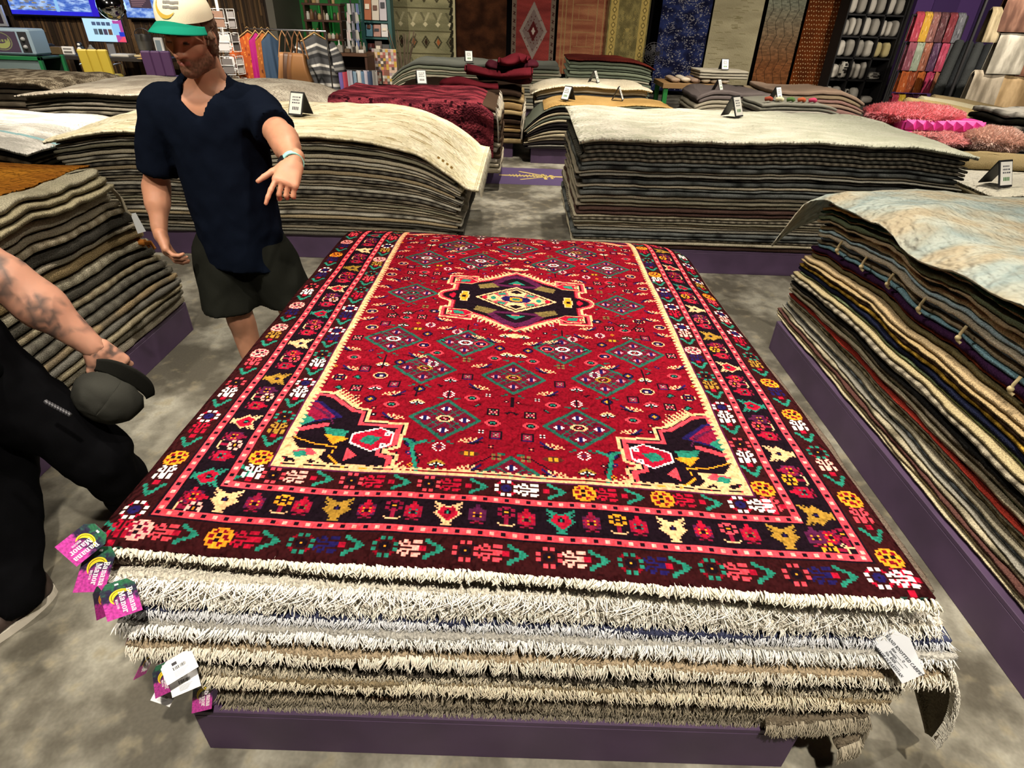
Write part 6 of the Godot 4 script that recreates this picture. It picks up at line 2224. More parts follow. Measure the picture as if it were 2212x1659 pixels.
func banana_screen() -> Image:
	var im := Image.create(96, 72, false, Image.FORMAT_RGB8)
	im.fill(Color("55434e"))
	for y in 72:
		for x in 96:
			var p := Vector2(x - 46, y - 34)
			if p.length() < 32 and p.length() > 29:
				im.set_pixel(x, y, Color("8a8a5c"))
			if p.length() < 26 and (p - Vector2(-2, -16)).length() > 24:
				im.set_pixel(x, y, Color("a9a860"))
			if absf(p.y + 2) < 5 and absf(p.x) < 24 and int(x / 3) % 3 != 0:
				im.set_pixel(x, y, Color("97985a"))
	return im
func build_desk_area() -> void:
	var blk := M("1a1613", 0.6)
	# desk
	var a := pz(60, 117, -13.0)
	var b := pz(352, 127, -13.0)
	var yt := (a.y + b.y) / 2
	var x0 := -11.6
	var x1 := b.x + 0.1
	var t := thing("desk", "long dark wooden desk along the bark wall", "desk", Vector3((x0 + x1) / 2, 0, -13.35))
	bxp("desk_top", Vector3(x1 - x0, 0.07, 0.8), Vector3(0, yt - 0.035, 0), M("2c2622", 0.5), t)
	for s in [-1, 0, 1]:
		for d in [-0.34, 0.34]:
			bxp("leg", Vector3(0.07, yt - 0.07, 0.07), Vector3(s * (x1 - x0 - 0.2) / 2, (yt - 0.07) / 2, d), blk, t)
	# wall screens
	var k := 0
	for q in [[18, -22, 207, 33], [268, -20, 420, 40]]:
		var r := rz(q[0], q[1], q[2], q[3], -14.1)
		var c: Vector3 = r[0]
		t = thing("wall_screen", ["wide wall screen showing a blue website over the desk", "wall screen with a pale blue pattern behind the capped man"][k], "screen", Vector3(c.x, c.y, -14.16), 0.0, "wall screens")
		bxp("housing", Vector3(r[1] + 0.06, r[2] + 0.06, 0.06), Vector3(0, 0, 0.03), M("0c0c10", 0.4), t)
		var im := img_noise(160, 96, Color("4b6fc4"), Color("a9c4ee"), 2.2, 2.2, 110 + k, 1.4)
		if k == 0:
			im.fill_rect(Rect2i(0, 80, 160, 16), Color("2a2ad0"))
			im.fill_rect(Rect2i(84, 0, 6, 82), Color("8ec0ea"))
			for j in 30:
				im.fill_rect(Rect2i(int(hash1(j * 1.9) * 78), 40 + int(hash1(j * 3.3) * 36), 7, 4), Color("6a6a6e").lerp(Color("b09a6a"), hash1(j * 5.0)))
			for j in 26:
				img_line(im, Vector2(92 + int(hash1(j * 2.3) * 52), 34 + int(hash1(j * 1.1) * 42)), Vector2(98 + int(hash1(j * 2.3) * 52), 36 + int(hash1(j * 1.1) * 42)), 2, Color("3a58b0"))
			im.fill_rect(Rect2i(148, 0, 12, 96), Color("3020c0"))
		else:
			im.fill_rect(Rect2i(14, 0, 48, 62), Color("4a3a44"))
			for j in 5:
				im.fill_rect(Rect2i(18, 30 + j * 6, 38 - j * 4, 2), Color("a0787a"))
		var o := part("display", quad_mesh(r[1], r[2]), screen_mat("wall_screen%d" % k, im, 1.1), t, "glowing blue picture")
		o.position.z = 0.062
		screen_light(t, Vector3(0, 0, 0.08), Vector2(r[1], r[2]), Color(0.6, 0.75, 1.0), 0.5)
		k += 1
	# framed screen cut by the frame edge
	var rl := rz(-60, 10, 10, 56, -13.9)
	t = thing("picture_frame", "pale framed picture above the old television", "picture", rl[0])
	bxp("frame", Vector3(rl[1], rl[2], 0.05), Vector3.ZERO, M("b9bcc4", 0.5), t)
	bxp("picture", Vector3(rl[1] - 0.1, rl[2] - 0.1, 0.01), Vector3(0, 0, 0.03), M("3a3240", 0.6), t)
	# computer on the desk
	var r := rz(186, 41, 268, 90, -13.25)
	var c: Vector3 = r[0]
	t = thing("computer", "slim desktop computer screen showing a page of thumbnails", "computer", Vector3(c.x, yt, -13.25))
	bxp("housing", Vector3(r[1] + 0.02, r[2] + 0.03, 0.03), Vector3(0, c.y - yt, 0), M("1a1a1e", 0.4), t)
	var im := Image.create(120, 72, false, Image.FORMAT_RGB8)
	im.fill(Color("b9e0f4"))
	im.fill_rect(Rect2i(92, 0, 28, 72), Color("b04a9a"))
	im.fill_rect(Rect2i(86, 14, 24, 36), Color("8fc0e8"))
	for j in 18:
		img_line(im, Vector2(96 + j, 71 - j), Vector2(119, 71 - j), 1, Color("e8506a"))
	im.fill_rect(Rect2i(104, 40, 16, 14), Color("2a3ac0"))
	for j in 4:
		im.fill_rect(Rect2i(26 + j * 15, 10, 12, 11), Color("4a5a78"))
		im.fill_rect(Rect2i(26 + j * 15, 32, 12, 18), [Color("5a6a7a"), Color("3a4248"), Color("4a4258"), Color("6a4a3c")][j])
	var o := part("display", quad_mesh(r[1], r[2]), screen_mat("imac", im, 1.15), t, "bright web page")
	o.position = Vector3(0, c.y - yt, 0.017)
	screen_light(t, Vector3(0, c.y - yt, 0.03), Vector2(r[1], r[2]), Color(0.75, 0.9, 1.0), 0.3)
	bxp("stand", Vector3(0.14, 0.25, 0.02), Vector3(0, 0.142, -0.03), M("9a9a9e", 0.4, 0.6), t)
	bxp("foot", Vector3(0.22, 0.015, 0.18), Vector3(0, 0.0085, 0.0), M("9a9a9e", 0.4, 0.6), t)
	# hanging chrome globe
	c = pz(240, 12, -12.6)
	t = thing("globe_lamp", "chrome globe hanging lamp before the wall screens", "lamp", c)
	var g := G.new()
	var pr := []
	for j in 12:
		var an := -1.45 + j * 0.255
		pr.append(Vector2(cos(an) * 0.24, sin(an) * 0.24))
	g.lathe(pr, 24, Transform3D(Basis(Vector3.BACK, 1.15), Vector3.ZERO))
	part("globe", g, M("cfcfd2", 0.08, 1.0), t)
	rodp("hanging_rod", [Vector3(0, 0.2, 0), Vector3(0, 4.3 - c.y, 0)], 0.012, M("6a6a6c", 0.3, 0.8), t)
	# small goods on the desk: [name, label, category, px x0,y0,x1,y1, depth, hex]
	for it in [["price_card", "white price card on the dark desk", "card", 134, 95, 159, 113, 0.05, "e9e6e0"], ["printer", "low black printer on the desk beside the old television", "printer", 62, 92, 106, 112, 0.4, "15130f"], ["paper_tray", "pale tray of papers on the desk beside the computer", "tray", 246, 108, 284, 114, 0.3, "b9b4aa"], ["notebook", "flat beige notebook on the desk by the straw hat", "notebook", 292, 113, 330, 118, 0.14, "bda97c"], ["carton", "small brown carton on the desk behind the price card", "carton", 112, 94, 134, 111, 0.15, "6a5636"], ["white_frame", "white picture frame leaning beside the straw hat", "frame", 334, 70, 352, 114, 0.06, "e4e2de"]]:
		r = rz(it[3], it[4], it[5], it[6], -13.15)
		c = r[0]
		t = thing(it[0], it[1], it[2], Vector3(c.x, yt, -13.15))
		bxp("body", Vector3(r[1], r[2], it[7]), Vector3(0, r[2] / 2 + 0.001, 0), M(it[8], 0.7), t, "", 0.012)
		if it[0] == "price_card":
			for j in 2:
				bxp("lettering", Vector3(r[1] * 0.7, r[2] * [0.14, 0.26][j], 0.002), Vector3(0, r[2] * [0.72, 0.32][j], it[7] / 2 + 0.001), M("6a6660", 0.8), t, "", 0.0)
		elif it[0] == "white_frame":
			bxp("picture", Vector3(r[1] * 0.6, r[2] * 0.75, 0.004), Vector3(0, r[2] / 2, it[7] / 2 + 0.002), M("8a9aa4", 0.7), t, "", 0.0)
		elif it[0] == "printer":
			bxp("lid", Vector3(r[1] * 0.9, 0.015, 0.34), Vector3(0, r[2] + 0.008, 0), M("24211c", 0.4), t)
	# little black and white figure, grey gourd, bucket, straw hat
	c = pz(176, 108, -13.1)
	t = thing("penguin_figure", "small black and white round figure on the desk", "figurine", Vector3(c.x, yt, -13.1))
	g = G.new()
	g.ball(Transform3D(Basis.from_scale(Vector3(0.07, 0.09, 0.07)), Vector3(0, 0.09, 0)), 12, 8)
	g.ball(Transform3D(Basis.from_scale(Vector3(0.045, 0.045, 0.045)), Vector3(0, 0.19, 0)), 10, 7)
	part("body", g, M("16161a", 0.5), t)
	g = G.new()
	g.ball(Transform3D(Basis.from_scale(Vector3(0.05, 0.06, 0.03)), Vector3(0, 0.09, 0.05)), 10, 7)
	g.ball(Transform3D(Basis.from_scale(Vector3(0.03, 0.025, 0.02)), Vector3(0, 0.19, 0.032)), 8, 6)
	part("face", g, M("e2e0da", 0.6), t)
	c = pz(198, 108, -13.1)
	t = thing("gourd_vase", "grey gourd-shaped vase on the desk below the computer", "vase", Vector3(c.x, yt, -13.1))
	g = G.new()
	g.lathe([Vector2(0.001, 0.0), Vector2(0.05, 0.0), Vector2(0.085, 0.05), Vector2(0.075, 0.11), Vector2(0.03, 0.16), Vector2(0.02, 0.19), Vector2(0.001, 0.19)], 14)
	part("body", g, M("6a655c", 0.6), t)
	r = rz(296, 66, 327, 113, -13.5)
	c = r[0]
	t = thing("metal_bucket", "ribbed grey metal bucket standing on the desk", "bucket", Vector3(c.x, yt, -13.5))
	g = G.new()
	var w: float = r[1] / 2
	var hh: float = r[2]
	g.lathe([Vector2(0.001, 0.001), Vector2(w * 0.8, 0.001), Vector2(w * 0.88, hh * 0.3), Vector2(w * 0.92, hh * 0.31), Vector2(w * 0.96, hh * 0.7), Vector2(w, hh * 0.72), Vector2(w, hh), Vector2(w * 0.94, hh), Vector2(w * 0.85, hh * 0.1)], 18)
	part("pail", g, M("77746e", 0.35, 0.7), t)
	g = G.new()
	var arc := []
	for j in 9:
		arc.append(Vector3(cos(PI * j / 8.0) * w, hh + sin(PI * j / 8.0) * w * 0.7, 0))
	g.tube(arc, [0.008], 6)
	part("handle", g, M("5a5854", 0.4, 0.7), t)
	c = pz(323, 113, -13.0)
	t = thing("straw_hat", "tan straw hat resting on the desk", "hat", Vector3(c.x, yt + 0.002, -12.88))
	g = G.new()
	g.lathe([Vector2(0.19, 0.0), Vector2(0.12, 0.012), Vector2(0.115, 0.08), Vector2(0.09, 0.115), Vector2(0.04, 0.12), Vector2(0.001, 0.105)], 20)
	part("hat_body", g, M("b08d50", 0.9), t)
	g = G.new()
	g.lathe([Vector2(0.122, 0.014), Vector2(0.121, 0.035)], 20)
	part("hat_band", g, M("6a5030", 0.9), t)
	# old television and the green display case
	r = rz(-40, 62, 66, 119, -12.1)
	c = r[0]
	var yc: float = c.y - r[2] / 2
	t = thing("display_case", "green framed glass display case below the old television", "cabinet", Vector3(c.x - 0.1, 0, -12.25))
	var cw: float = r[1] + 0.55
	var gm := M("1c6a3c", 0.5)
	for sx in [-1, 1]:
		for sz in [-1, 1]:
			bxp("post", Vector3(0.06, yc, 0.06), Vector3(sx * cw / 2, yc / 2, sz * 0.3), gm, t)
	for yy in [0.04, yc * 0.62, yc - 0.03]:
		bxp("rail", Vector3(cw + 0.06, 0.06, 0.06), Vector3(0, yy, 0.3), gm, t)
		bxp("shelf", Vector3(cw, 0.03, 0.6), Vector3(0, yy, 0), M("173a28", 0.5), t)
	bxp("back_panel", Vector3(cw, yc - 0.1, 0.02), Vector3(0, yc / 2, -0.3), M("0c2a18", 0.7), t)
	var gl := mat("pane", Color(0.75, 0.85, 0.85, 0.18), 0.05)
	gl.transparency = BaseMaterial3D.TRANSPARENCY_ALPHA
	bxp("pane", Vector3(cw - 0.04, yc - 0.1, 0.006), Vector3(0, yc / 2, 0.3), gl, t)
	t = thing("old_television", "old blue-grey box television with a crescent logo on its screen", "television", Vector3(c.x, yc + 0.002, -12.35))
	bxp("case", Vector3(r[1], r[2], 0.45), Vector3(0, r[2] / 2, 0), M("8a9eac", 0.5), t, "", 0.03)
	bxp("control_panel", Vector3(r[1] * 0.18, r[2] * 0.78, 0.02), Vector3(r[1] * 0.36, r[2] * 0.5, 0.225), M("2b2a2c", 0.5), t)
	for j in 2:
		g = G.new()
		g.lathe([Vector2(0.035, 0), Vector2(0.03, 0.03), Vector2(0.001, 0.03)], 12, Transform3D(Basis(Vector3.RIGHT, PI / 2), Vector3(r[1] * 0.36, r[2] * (0.62 - 0.3 * j), 0.236)))
		part("knob", g, M("9a9a9a", 0.4), t)
	o = part("picture_tube", quad_mesh(r[1] * 0.66, r[2] * 0.78), screen_mat("oldtv", banana_screen(), 0.75), t, "screen with a pale crescent logo")
	o.position = Vector3(-r[1] * 0.1, r[2] * 0.5, 0.229)
	screen_light(t, Vector3(-r[1] * 0.1, r[2] * 0.5, 0.25), Vector2(r[1] * 0.6, r[2] * 0.7), Color(0.8, 0.8, 0.65), 0.15)
	# chairs
	chair(pz(212, 150, -12.1), "c0a83a", "yellow vinyl desk chair with chrome arms", true)
	chair(pz(345, 150, -12.2), "4a2e52", "purple padded desk chair behind the man", false)

func chair(at: Vector3, hex: String, label: String, arms: bool) -> void:
	var t := thing("desk_chair", label, "chair", Vector3(at.x, 0, at.z), 0.25)
	var m := M(hex, 0.5)
	var chrome := M("c8c8cc", 0.15, 1.0)
	var g := G.new()
	for k in 3:
		g.box(Transform3D(Basis(Vector3.RIGHT, 0.12), Vector3((k - 1) * 0.163, 0.74, -0.02)), Vector3(0.17, 0.42, 0.07), 0.02)
	part("backrest", g, m, t)
	bxp("seat", Vector3(0.50, 0.09, 0.48), Vector3(0, 0.47, -0.28), m, t, "", 0.035)
	if arms:
		for s in [-1, 1]:
			rodp("armrest", [Vector3(s * 0.28, 0.44, -0.42), Vector3(s * 0.29, 0.68, -0.42), Vector3(s * 0.29, 0.70, -0.38), Vector3(s * 0.28, 0.70, 0.0)], 0.014, chrome, t)
	rodp("column", [Vector3(0, 0.08, -0.26), Vector3(0, 0.43, -0.26)], 0.03, chrome, t)
	for k in 5:
		var a := TAU * k / 5.0
		rodp("foot", [Vector3(0, 0.09, -0.26), Vector3(cos(a) * 0.28, 0.045, -0.26 + sin(a) * 0.28)], 0.018, chrome, t)
		var c := G.new()
		c.ball(Transform3D(Basis.from_scale(Vector3(0.03, 0.03, 0.03)), Vector3(cos(a) * 0.28, 0.03, -0.26 + sin(a) * 0.28)), 8, 6)
		part("caster", c, M("161616", 0.5), t)

# a garment on a hanger: flared sheet with sleeves, hung from rail height
func garment(at: Vector3, w: float, h: float, m: Material, label: String, turn: float, kind := 0) -> void:
	var t := thing("hanging_garment", label, "clothing", at, turn, "clothes on the rail")
	var g := G.new()
	var arc := [Vector3(0, 0.0, 0), Vector3(0.02, 0.03, 0), Vector3(0.0, 0.05, 0), Vector3(-0.02, 0.03, 0)]
	g.tube([Vector3(-w * 0.45, -0.12, 0), Vector3(0, 0.0, 0), Vector3(w * 0.45, -0.12, 0)], [0.012], 6)
	g.tube(arc, [0.005], 5)
	part("hanger", g, M("a5824e", 0.6), t, "wooden hanger")
	g = G.new()
	for s in [-1.0, 1.0]:
		g.sheet(14, 14, func(u: float, v: float) -> Vector3:
			var x := lerpf(-1, 1, u)
			var ww := w * (0.5 + 0.16 * v)
			var y := -0.03 - absf(x) * 0.11 * (1 - v) - v * h
			var fold := 0.03 * sin(x * 9.0 + v * 2.0) * v
			return Vector3(x * ww * s * -1.0, y, s * (0.05 + 0.03 * v - 0.045 * absf(x)) + fold), 0.006)
	part("cloth_body", g, m, t)
	if kind == 1:
		for s in [-1.0, 1.0]:
			g = G.new()
			g.tube([Vector3(s * w * 0.45, -0.15, 0), Vector3(s * w * 0.62, -0.32, 0.02), Vector3(s * w * 0.66, -0.55, 0.03)], [Vector2(0.05, 0.07), Vector2(0.06, 0.09), Vector2(0.05, 0.11)], 10)
			part("sleeve", g, m, t)
func stripes(key: String, cols: Array, n: int, vertical: bool, rough := 0.9) -> StandardMaterial3D:
	var im := Image.create(64, 64, false, Image.FORMAT_RGB8)
	for k in 64:
		var c := Color(cols[int(k * n / 64.0) % cols.size()])
		im.fill_rect(Rect2i(k, 0, 1, 64) if vertical else Rect2i(0, k, 64, 1), c)
	return tex_mat(key, im, rough)
func spots(key: String, base: String, cols: Array, n: int, r: int, sd: float) -> StandardMaterial3D:
	var im := Image.create(64, 64, false, Image.FORMAT_RGB8)
	im.fill(Color(base))
	for k in n:
		var x := int(hash1(k * 1.37 + sd) * 62)
		var y := int(hash1(k * 2.71 + sd * 3.0) * 62)
		im.fill_rect(Rect2i(x, y, 1 + int(hash1(k * 4.1) * r), 1 + int(hash1(k * 5.3) * r)), Color(cols[k % cols.size()]))
	return tex_mat(key, im, 0.9)

func build_goods() -> void:
	var g: G
	var t: Node3D
	var white := M("dddad6", 0.5)
	# ---- white wire card spinner
	var r := rz(462, 50, 512, 152, -9.7)
	var c: Vector3 = r[0]
	t = thing("card_spinner", "white wire spinner rack of cards beside the clothes rail", "rack", Vector3(c.x, 0, -9.7))
	rodp("pole", [Vector3(0, 0.05, 0), Vector3(0, 1.78, 0)], 0.022, white, t)
	g = G.new()
	g.lathe([Vector2(0.001, 0.0), Vector2(0.24, 0.0), Vector2(0.24, 0.03), Vector2(0.03, 0.06)], 18)
	part("base", g, white, t)
	for tier in 4:
		var y := 0.62 + 0.29 * tier
		for k in 6:
			var a := TAU * k / 6.0 + 0.2
			var d := Vector3(cos(a), 0, sin(a))
			var sd := Vector3(-d.z, 0, d.x)
			rodp("arm", [Vector3(0, y, 0), d * 0.17 + Vector3(0, y, 0)], 0.006, white, t, "", 5)
			g = G.new()
			for e in [0.0, 0.12, 0.23]:
				g.tube([d * 0.19 + sd * 0.085 + Vector3(0, y - 0.06 + e, 0), d * 0.19 - sd * 0.085 + Vector3(0, y - 0.06 + e, 0)], [0.004], 4)
			for e in [-0.085, 0.085]:
				g.tube([d * 0.19 + sd * e + Vector3(0, y - 0.06, 0), d * 0.19 + sd * e + Vector3(0, y + 0.17, 0)], [0.004], 4)
			var pk := part("pocket", g, white, t)
			g = G.new()
			g.box(Transform3D(Basis(sd, Vector3.UP, -d), d * 0.18 + Vector3(0, y + 0.05, 0)), Vector3(0.14, 0.19, 0.012), 0.001)
			part("card", g, M(["e8e6e4", "d9d4d0", "6a6462", "c9c4c4", "8a6a58", "efefef"][(k + tier) % 6], 0.7), pk, "printed card")
	var hs := rz(464, -8, 494, 26, -9.7)
	t = thing("header_sign", "dark purple header sign on top of the card spinner", "sign", Vector3(hs[0].x, 1.78, -9.7))
	bxp("board", Vector3(hs[1], hs[2], 0.02), Vector3(0, hs[2] / 2 + 0.01, 0), M("3c2f4a", 0.6), t)
	for k in 3:
		bxp("lettering", Vector3(hs[1] * [0.7, 0.55, 0.4][k], 0.025, 0.002), Vector3(0, hs[2] * (0.75 - 0.24 * k), 0.0115), M("8a6a8c", 0.7), t, "", 0.0)
	# ---- clothes rail
	var A := pz(545, 62, -10.6)
	var B := pz(690, 68, -10.6)
	var ry := (A.y + B.y) / 2
	t = thing("clothes_rail", "chrome clothes rail with coloured garments and bags", "rail", Vector3((A.x + B.x) / 2, 0, -10.6))
	var half := (B.x - A.x) / 2 + 0.1
	rodp("rail", [Vector3(-half, ry, 0), Vector3(half, ry, 0)], 0.016, M("c0c0c4", 0.2, 1.0), t)
	for s in [-1, 1]:
		rodp("upright", [Vector3(s * half, 0.02, 0), Vector3(s * half, ry, 0)], 0.016, M("c0c0c4", 0.2, 1.0), t)
		rodp("foot", [Vector3(s * half, 0.02, -0.28), Vector3(s * half, 0.02, 0.28)], 0.018, M("c0c0c4", 0.2, 1.0), t)
	var gs := [[535, 0.40, 0.95, spots("orange_cloth", "b8541c", ["e08a34", "7a2c14", "f0a850"], 90, 3, 1.0), "orange patterned open jacket on the rail", 1], [552, 0.24, 0.85, M("b01a78", 0.5), "shiny magenta dress on the rail", 0], [566, 0.26, 0.9, spots("rust_cloth", "a05a20", ["d98a3c", "5a2410", "c06a6a"], 70, 4, 2.0), "rust patterned jacket beside the magenta dress", 0], [580, 0.26, 0.9, M("2a4058", 0.8), "dark blue jacket on the rail", 0], [678, 0.50, 0.85, stripes("poncho", ["4a4a4c", "4a4a4c", "d8d4cc", "4a4a4c", "8a8884", "2c2c2e"], 18, false), "grey and white striped poncho on a wooden hanger", 1]]
	for q in gs:
		var p := pz(q[0], 66, -10.55)
		garment(Vector3(p.x, ry - 0.02, -10.55 + 0.02 * hash1(q[0])), q[1], q[2], q[3], q[4], 0.5 + 0.1 * hash1(q[0] * 2.0), q[5])
	# leather and canvas bags hung in front of the rail
	var k := 0
	for q in [[605, 60, 0.34, "8d6238", "d9b98a"], [622, 74, 0.30, "4c3220", "a8b0b8"], [640, 70, 0.36, "6a4526", "b5bcc2"], [655, 84, 0.34, "7d552e", "cfc8ba"]]:
		var p := pz(q[0], q[1], -10.2)
		t = thing("tote_bag", ["large tan leather tote hung on the rail", "dark brown leather tote with striped canvas", "brown leather tote hung behind the striped one", "tote with grey striped canvas base and tan top"][k], "bag", Vector3(p.x, ry, -10.25 + 0.06 * k), 0.35 - 0.2 * k, "leather totes on the rail")
		var w: float = q[2]
		g = G.new()
		g.tube([Vector3(-w * 0.3, -0.35, 0.02), Vector3(-w * 0.12, -0.08, 0.01), Vector3(0, 0.0, 0), Vector3(w * 0.12, -0.08, 0.01), Vector3(w * 0.3, -0.35, 0.02)], [0.012], 6)
		part("strap", g, M(q[3], 0.6), t)
		g = G.new()
		g.sheet(8, 8, func(u: float, v: float) -> Vector3: return Vector3((u - 0.5) * w * (0.55 + 0.45 * v), -0.30 - v * 0.36, 0.05 + 0.04 * sin(v * PI)), 0.08)
		part("leather_panel", g, M(q[3], 0.55), t)
		g = G.new()
		g.sheet(8, 6, func(u: float, v: float) -> Vector3: return Vector3((u - 0.5) * w * (1.0 - 0.08 * v), -0.66 - v * 0.34, 0.05 + 0.03 * sin(u * PI)), 0.09)
		part("canvas_panel", g, stripes("canvas%d" % k, [q[4], "55606c", q[4], "8a5a5a", "d8d4c8", "3a4858"], 14, true), t)
		k += 1
	# ---- wooden shelf unit with jars
	r = rz(664, 10, 742, 84, -14.6)
	c = r[0]
	var wd := M("4a2a18", 0.6)
	t = thing("wooden_shelf", "dark wooden shelf unit with jars by the green wall", "shelf", Vector3(c.x, 0, -14.6))
	var w: float = r[1]
	var yt: float = c.y + r[2] / 2
	for s in [-1, 0, 1]:
		bxp("side_panel", Vector3(0.04, yt, 0.36), Vector3(s * (w / 2 - 0.02), yt / 2, 0), wd, t)
	for yy in [0.3, 0.75, 1.12, 1.46, yt]:
		bxp("shelf_board", Vector3(w + 0.04, 0.04, 0.38), Vector3(0, yy, 0), wd, t)
	for row in 3:
		for j in 9:
			if hash1(row * 11.0 + j * 1.9) < 0.2:
				continue
			var x: float = c.x + (j - 4) * w / 9.6
			var rr := 0.03 + 0.015 * hash1(j * 3.0 + row)
			var hh := 0.08 + 0.12 * hash1(j * 5.0 + row * 2.0)
			g = G.new()
			var y0: float = [1.14, 1.48, yt + 0.02][row] + 0.001
			g.lathe([Vector2(0.001, 0.0), Vector2(rr, 0.0), Vector2(rr, hh * 0.7), Vector2(rr * 0.6, hh * 0.8), Vector2(rr * 0.65, hh), Vector2(0.001, hh)], 10, Transform3D(Basis.IDENTITY, Vector3(x, y0, -14.5)))
			solo("jar", g, M(["b9a98c", "d9d4c8", "7a5a3c", "4a3a30", "c0a070"][(j + row) % 5], 0.4), Vector3(x, y0, -14.5), "%s jar on the dark wooden shelf unit" % ["sand", "white", "brown", "dark", "amber"][(j + row) % 5], "jar", "jars on the wooden shelf")
	# clothes of soft dolls and cards hanging beside it
	k = 0
	for row in 5:
		for j in 3:
			var p := pz(751 + j * 9 + hash1(row * 3.0 + j) * 3.0, 8 + row * 19, -14.2)
			g = G.new()
			var ww := 0.05 + 0.02 * hash1(k * 2.2)
			g.sheet(4, 4, func(u: float, v: float) -> Vector3: return p + Vector3((u - 0.5) * ww * (1.0 + 0.3 * v), -v * 0.19, 0.012 * sin(u * 7.0 + k)), 0.010)
			solo("hanging_sock", g, M(["c9c6c4", "8a8a92", "6a78a0", "d9c8c4", "4a4a50", "b5b0a8"][k % 6], 0.9), p - Vector3(0, 0.24, 0), "%s sock hanging on the display beside the teal bookcase" % ["pale grey", "grey", "blue", "blush", "charcoal", "beige"][k % 6], "sock", "socks on the display")
			k += 1
	g = G.new()
	var pa := pz(760, 40, -14.25)
	g.tube([Vector3(pa.x, 0.02, -14.26), Vector3(pa.x, 2.6, -14.26)], [0.02], 8)
	for row in 5:
		var y := pz(760, 8 + row * 19, -14.25).y
		g.tube([Vector3(pa.x - 0.2, y, -14.24), Vector3(pa.x + 0.2, y, -14.24)], [0.008], 6)
	g.lathe([Vector2(0.001, 0.0), Vector2(0.25, 0.0), Vector2(0.25, 0.03), Vector2(0.001, 0.04)], 14, Transform3D(Basis.IDENTITY, Vector3(pa.x, 0, -14.26)))
	solo("sock_stand", g, M("2a2a2c", 0.5), Vector3(pa.x, 0, -14.26), "thin dark stand carrying hanging socks", "stand")
	# ---- wooden counter with bottles and a textile rail below
	A = pz(700, 116, -12.6)
	B = pz(790, 114, -12.6)
	t = thing("wooden_counter", "dark wooden counter with trinkets beside the clothes rail", "counter", Vector3((A.x + B.x) / 2, 0, -12.9))
	w = B.x - A.x
	yt = (A.y + B.y) / 2
	bxp("counter_top", Vector3(w + 0.06, 0.05, 0.7), Vector3(0, yt - 0.025, 0), M("5a3820", 0.5), t)
	for s in [-1, 1]:
		bxp("side_panel", Vector3(0.05, yt - 0.05, 0.66), Vector3(s * w / 2, (yt - 0.05) / 2, 0), wd, t)
	bxp("back_panel", Vector3(w, yt - 0.06, 0.03), Vector3(0, yt / 2, -0.3), M("2a1a10", 0.7), t)
	bxp("middle_shelf", Vector3(w - 0.05, 0.03, 0.6), Vector3(0, yt * 0.45, 0), wd, t)
	k = 0
	for j in 16:
		var x := lerpf(A.x + 0.06, B.x - 0.08, j / 15.0)
		var zz := -12.75 - 0.3 * hash1(j * 3.7)
		var hh := 0.06 + 0.14 * hash1(j * 2.9)
		g = G.new()
		if j % 3 == 2:
			g.bx(Vector3(x, yt + hh * 0.3 + 0.001, zz), Vector3(0.1, hh * 0.6, 0.1), 0.006)
		else:
			g.lathe([Vector2(0.001, 0.0), Vector2(0.03, 0.0), Vector2(0.032, hh * 0.55), Vector2(0.012, hh * 0.75), Vector2(0.012, hh), Vector2(0.001, hh)], 9, Transform3D(Basis.IDENTITY, Vector3(x, yt + 0.001, zz)))
		solo("trinket_box" if j % 3 == 2 else "small_bottle", g, M(["9a948a", "3a3630", "c9c2b4", "6a5a48", "e0dcd4"][j % 5], 0.35), Vector3(x, yt + 0.001, zz), ["%s bottle standing on the wooden counter", "%s bottle standing on the wooden counter", "%s trinket box on the wooden counter"][j % 3] % ["grey", "dark", "cream", "brown", "white"][j % 5], "box" if j % 3 == 2 else "bottle", "trinkets on the counter")
	# folded baby clothes on a low wire rail in front of the counter
	for j in 9:
		var p := pz(738 + j * 9, 152 + 2 * (j % 2), -12.3)
		g = G.new()
		g.sheet(5, 6, func(u: float, v: float) -> Vector3: return p + Vector3((u - 0.5) * 0.10, -0.34 * v, 0.03 * sin(u * 5.0 + j) + 0.02), 0.015)
		solo("hanging_cloth", g, M(["7a6ab0", "c04a5a", "b9b6c0", "8aa4b8", "e0dcd8", "6a8aa8", "d0c8d4", "4a5a78", "a8a4a0"][j], 0.9), p - Vector3(0, 0.34, 0), "%s cloth hung on the low rail under the counter" % ["violet", "rose", "silver", "powder blue", "white", "sky", "lilac", "indigo", "grey"][j], "cloth", "cloths under the counter")
	var q0 := pz(732, 151, -12.3)
	var q1 := pz(824, 155, -12.3)
	t = thing("low_rail", "low dark rail for small cloths under the wooden counter", "rail", Vector3((q0.x + q1.x) / 2, 0, -12.3))
	rodp("bar", [Vector3((q0.x - q1.x) / 2, q0.y, 0), Vector3((q1.x - q0.x) / 2, q0.y, 0)], 0.014, M("1c1a18", 0.5), t)
	for s in [-1, 1]:
		rodp("upright", [Vector3(s * (q1.x - q0.x) / 2, 0.0, 0), Vector3(s * (q1.x - q0.x) / 2, q0.y, 0)], 0.014, M("1c1a18", 0.5), t)
	# ---- teal bookcase with books
	r = rz(782, 0, 848, 128, -15.2)
	c = r[0]
	w = r[1]
	var teal := M("2c5a58", 0.5)
	t = thing("teal_bookcase", "tall teal bookcase holding large picture books", "bookcase", Vector3(c.x, 0, -15.3))
	for s in [-1, 1]:
		bxp("side_panel", Vector3(0.08, 2.9, 0.36), Vector3(s * (w / 2 - 0.04), 1.45, 0), teal, t)
	bxp("back_panel", Vector3(w - 0.1, 2.9, 0.02), Vector3(0, 1.45, -0.17), M("14302f", 0.6), t)
	var sy := []
	for yy in [48, 83, 124]:
		sy.append(pz(815, yy, -15.2).y)
	sy.append(0.25)
	sy.append(2.85)
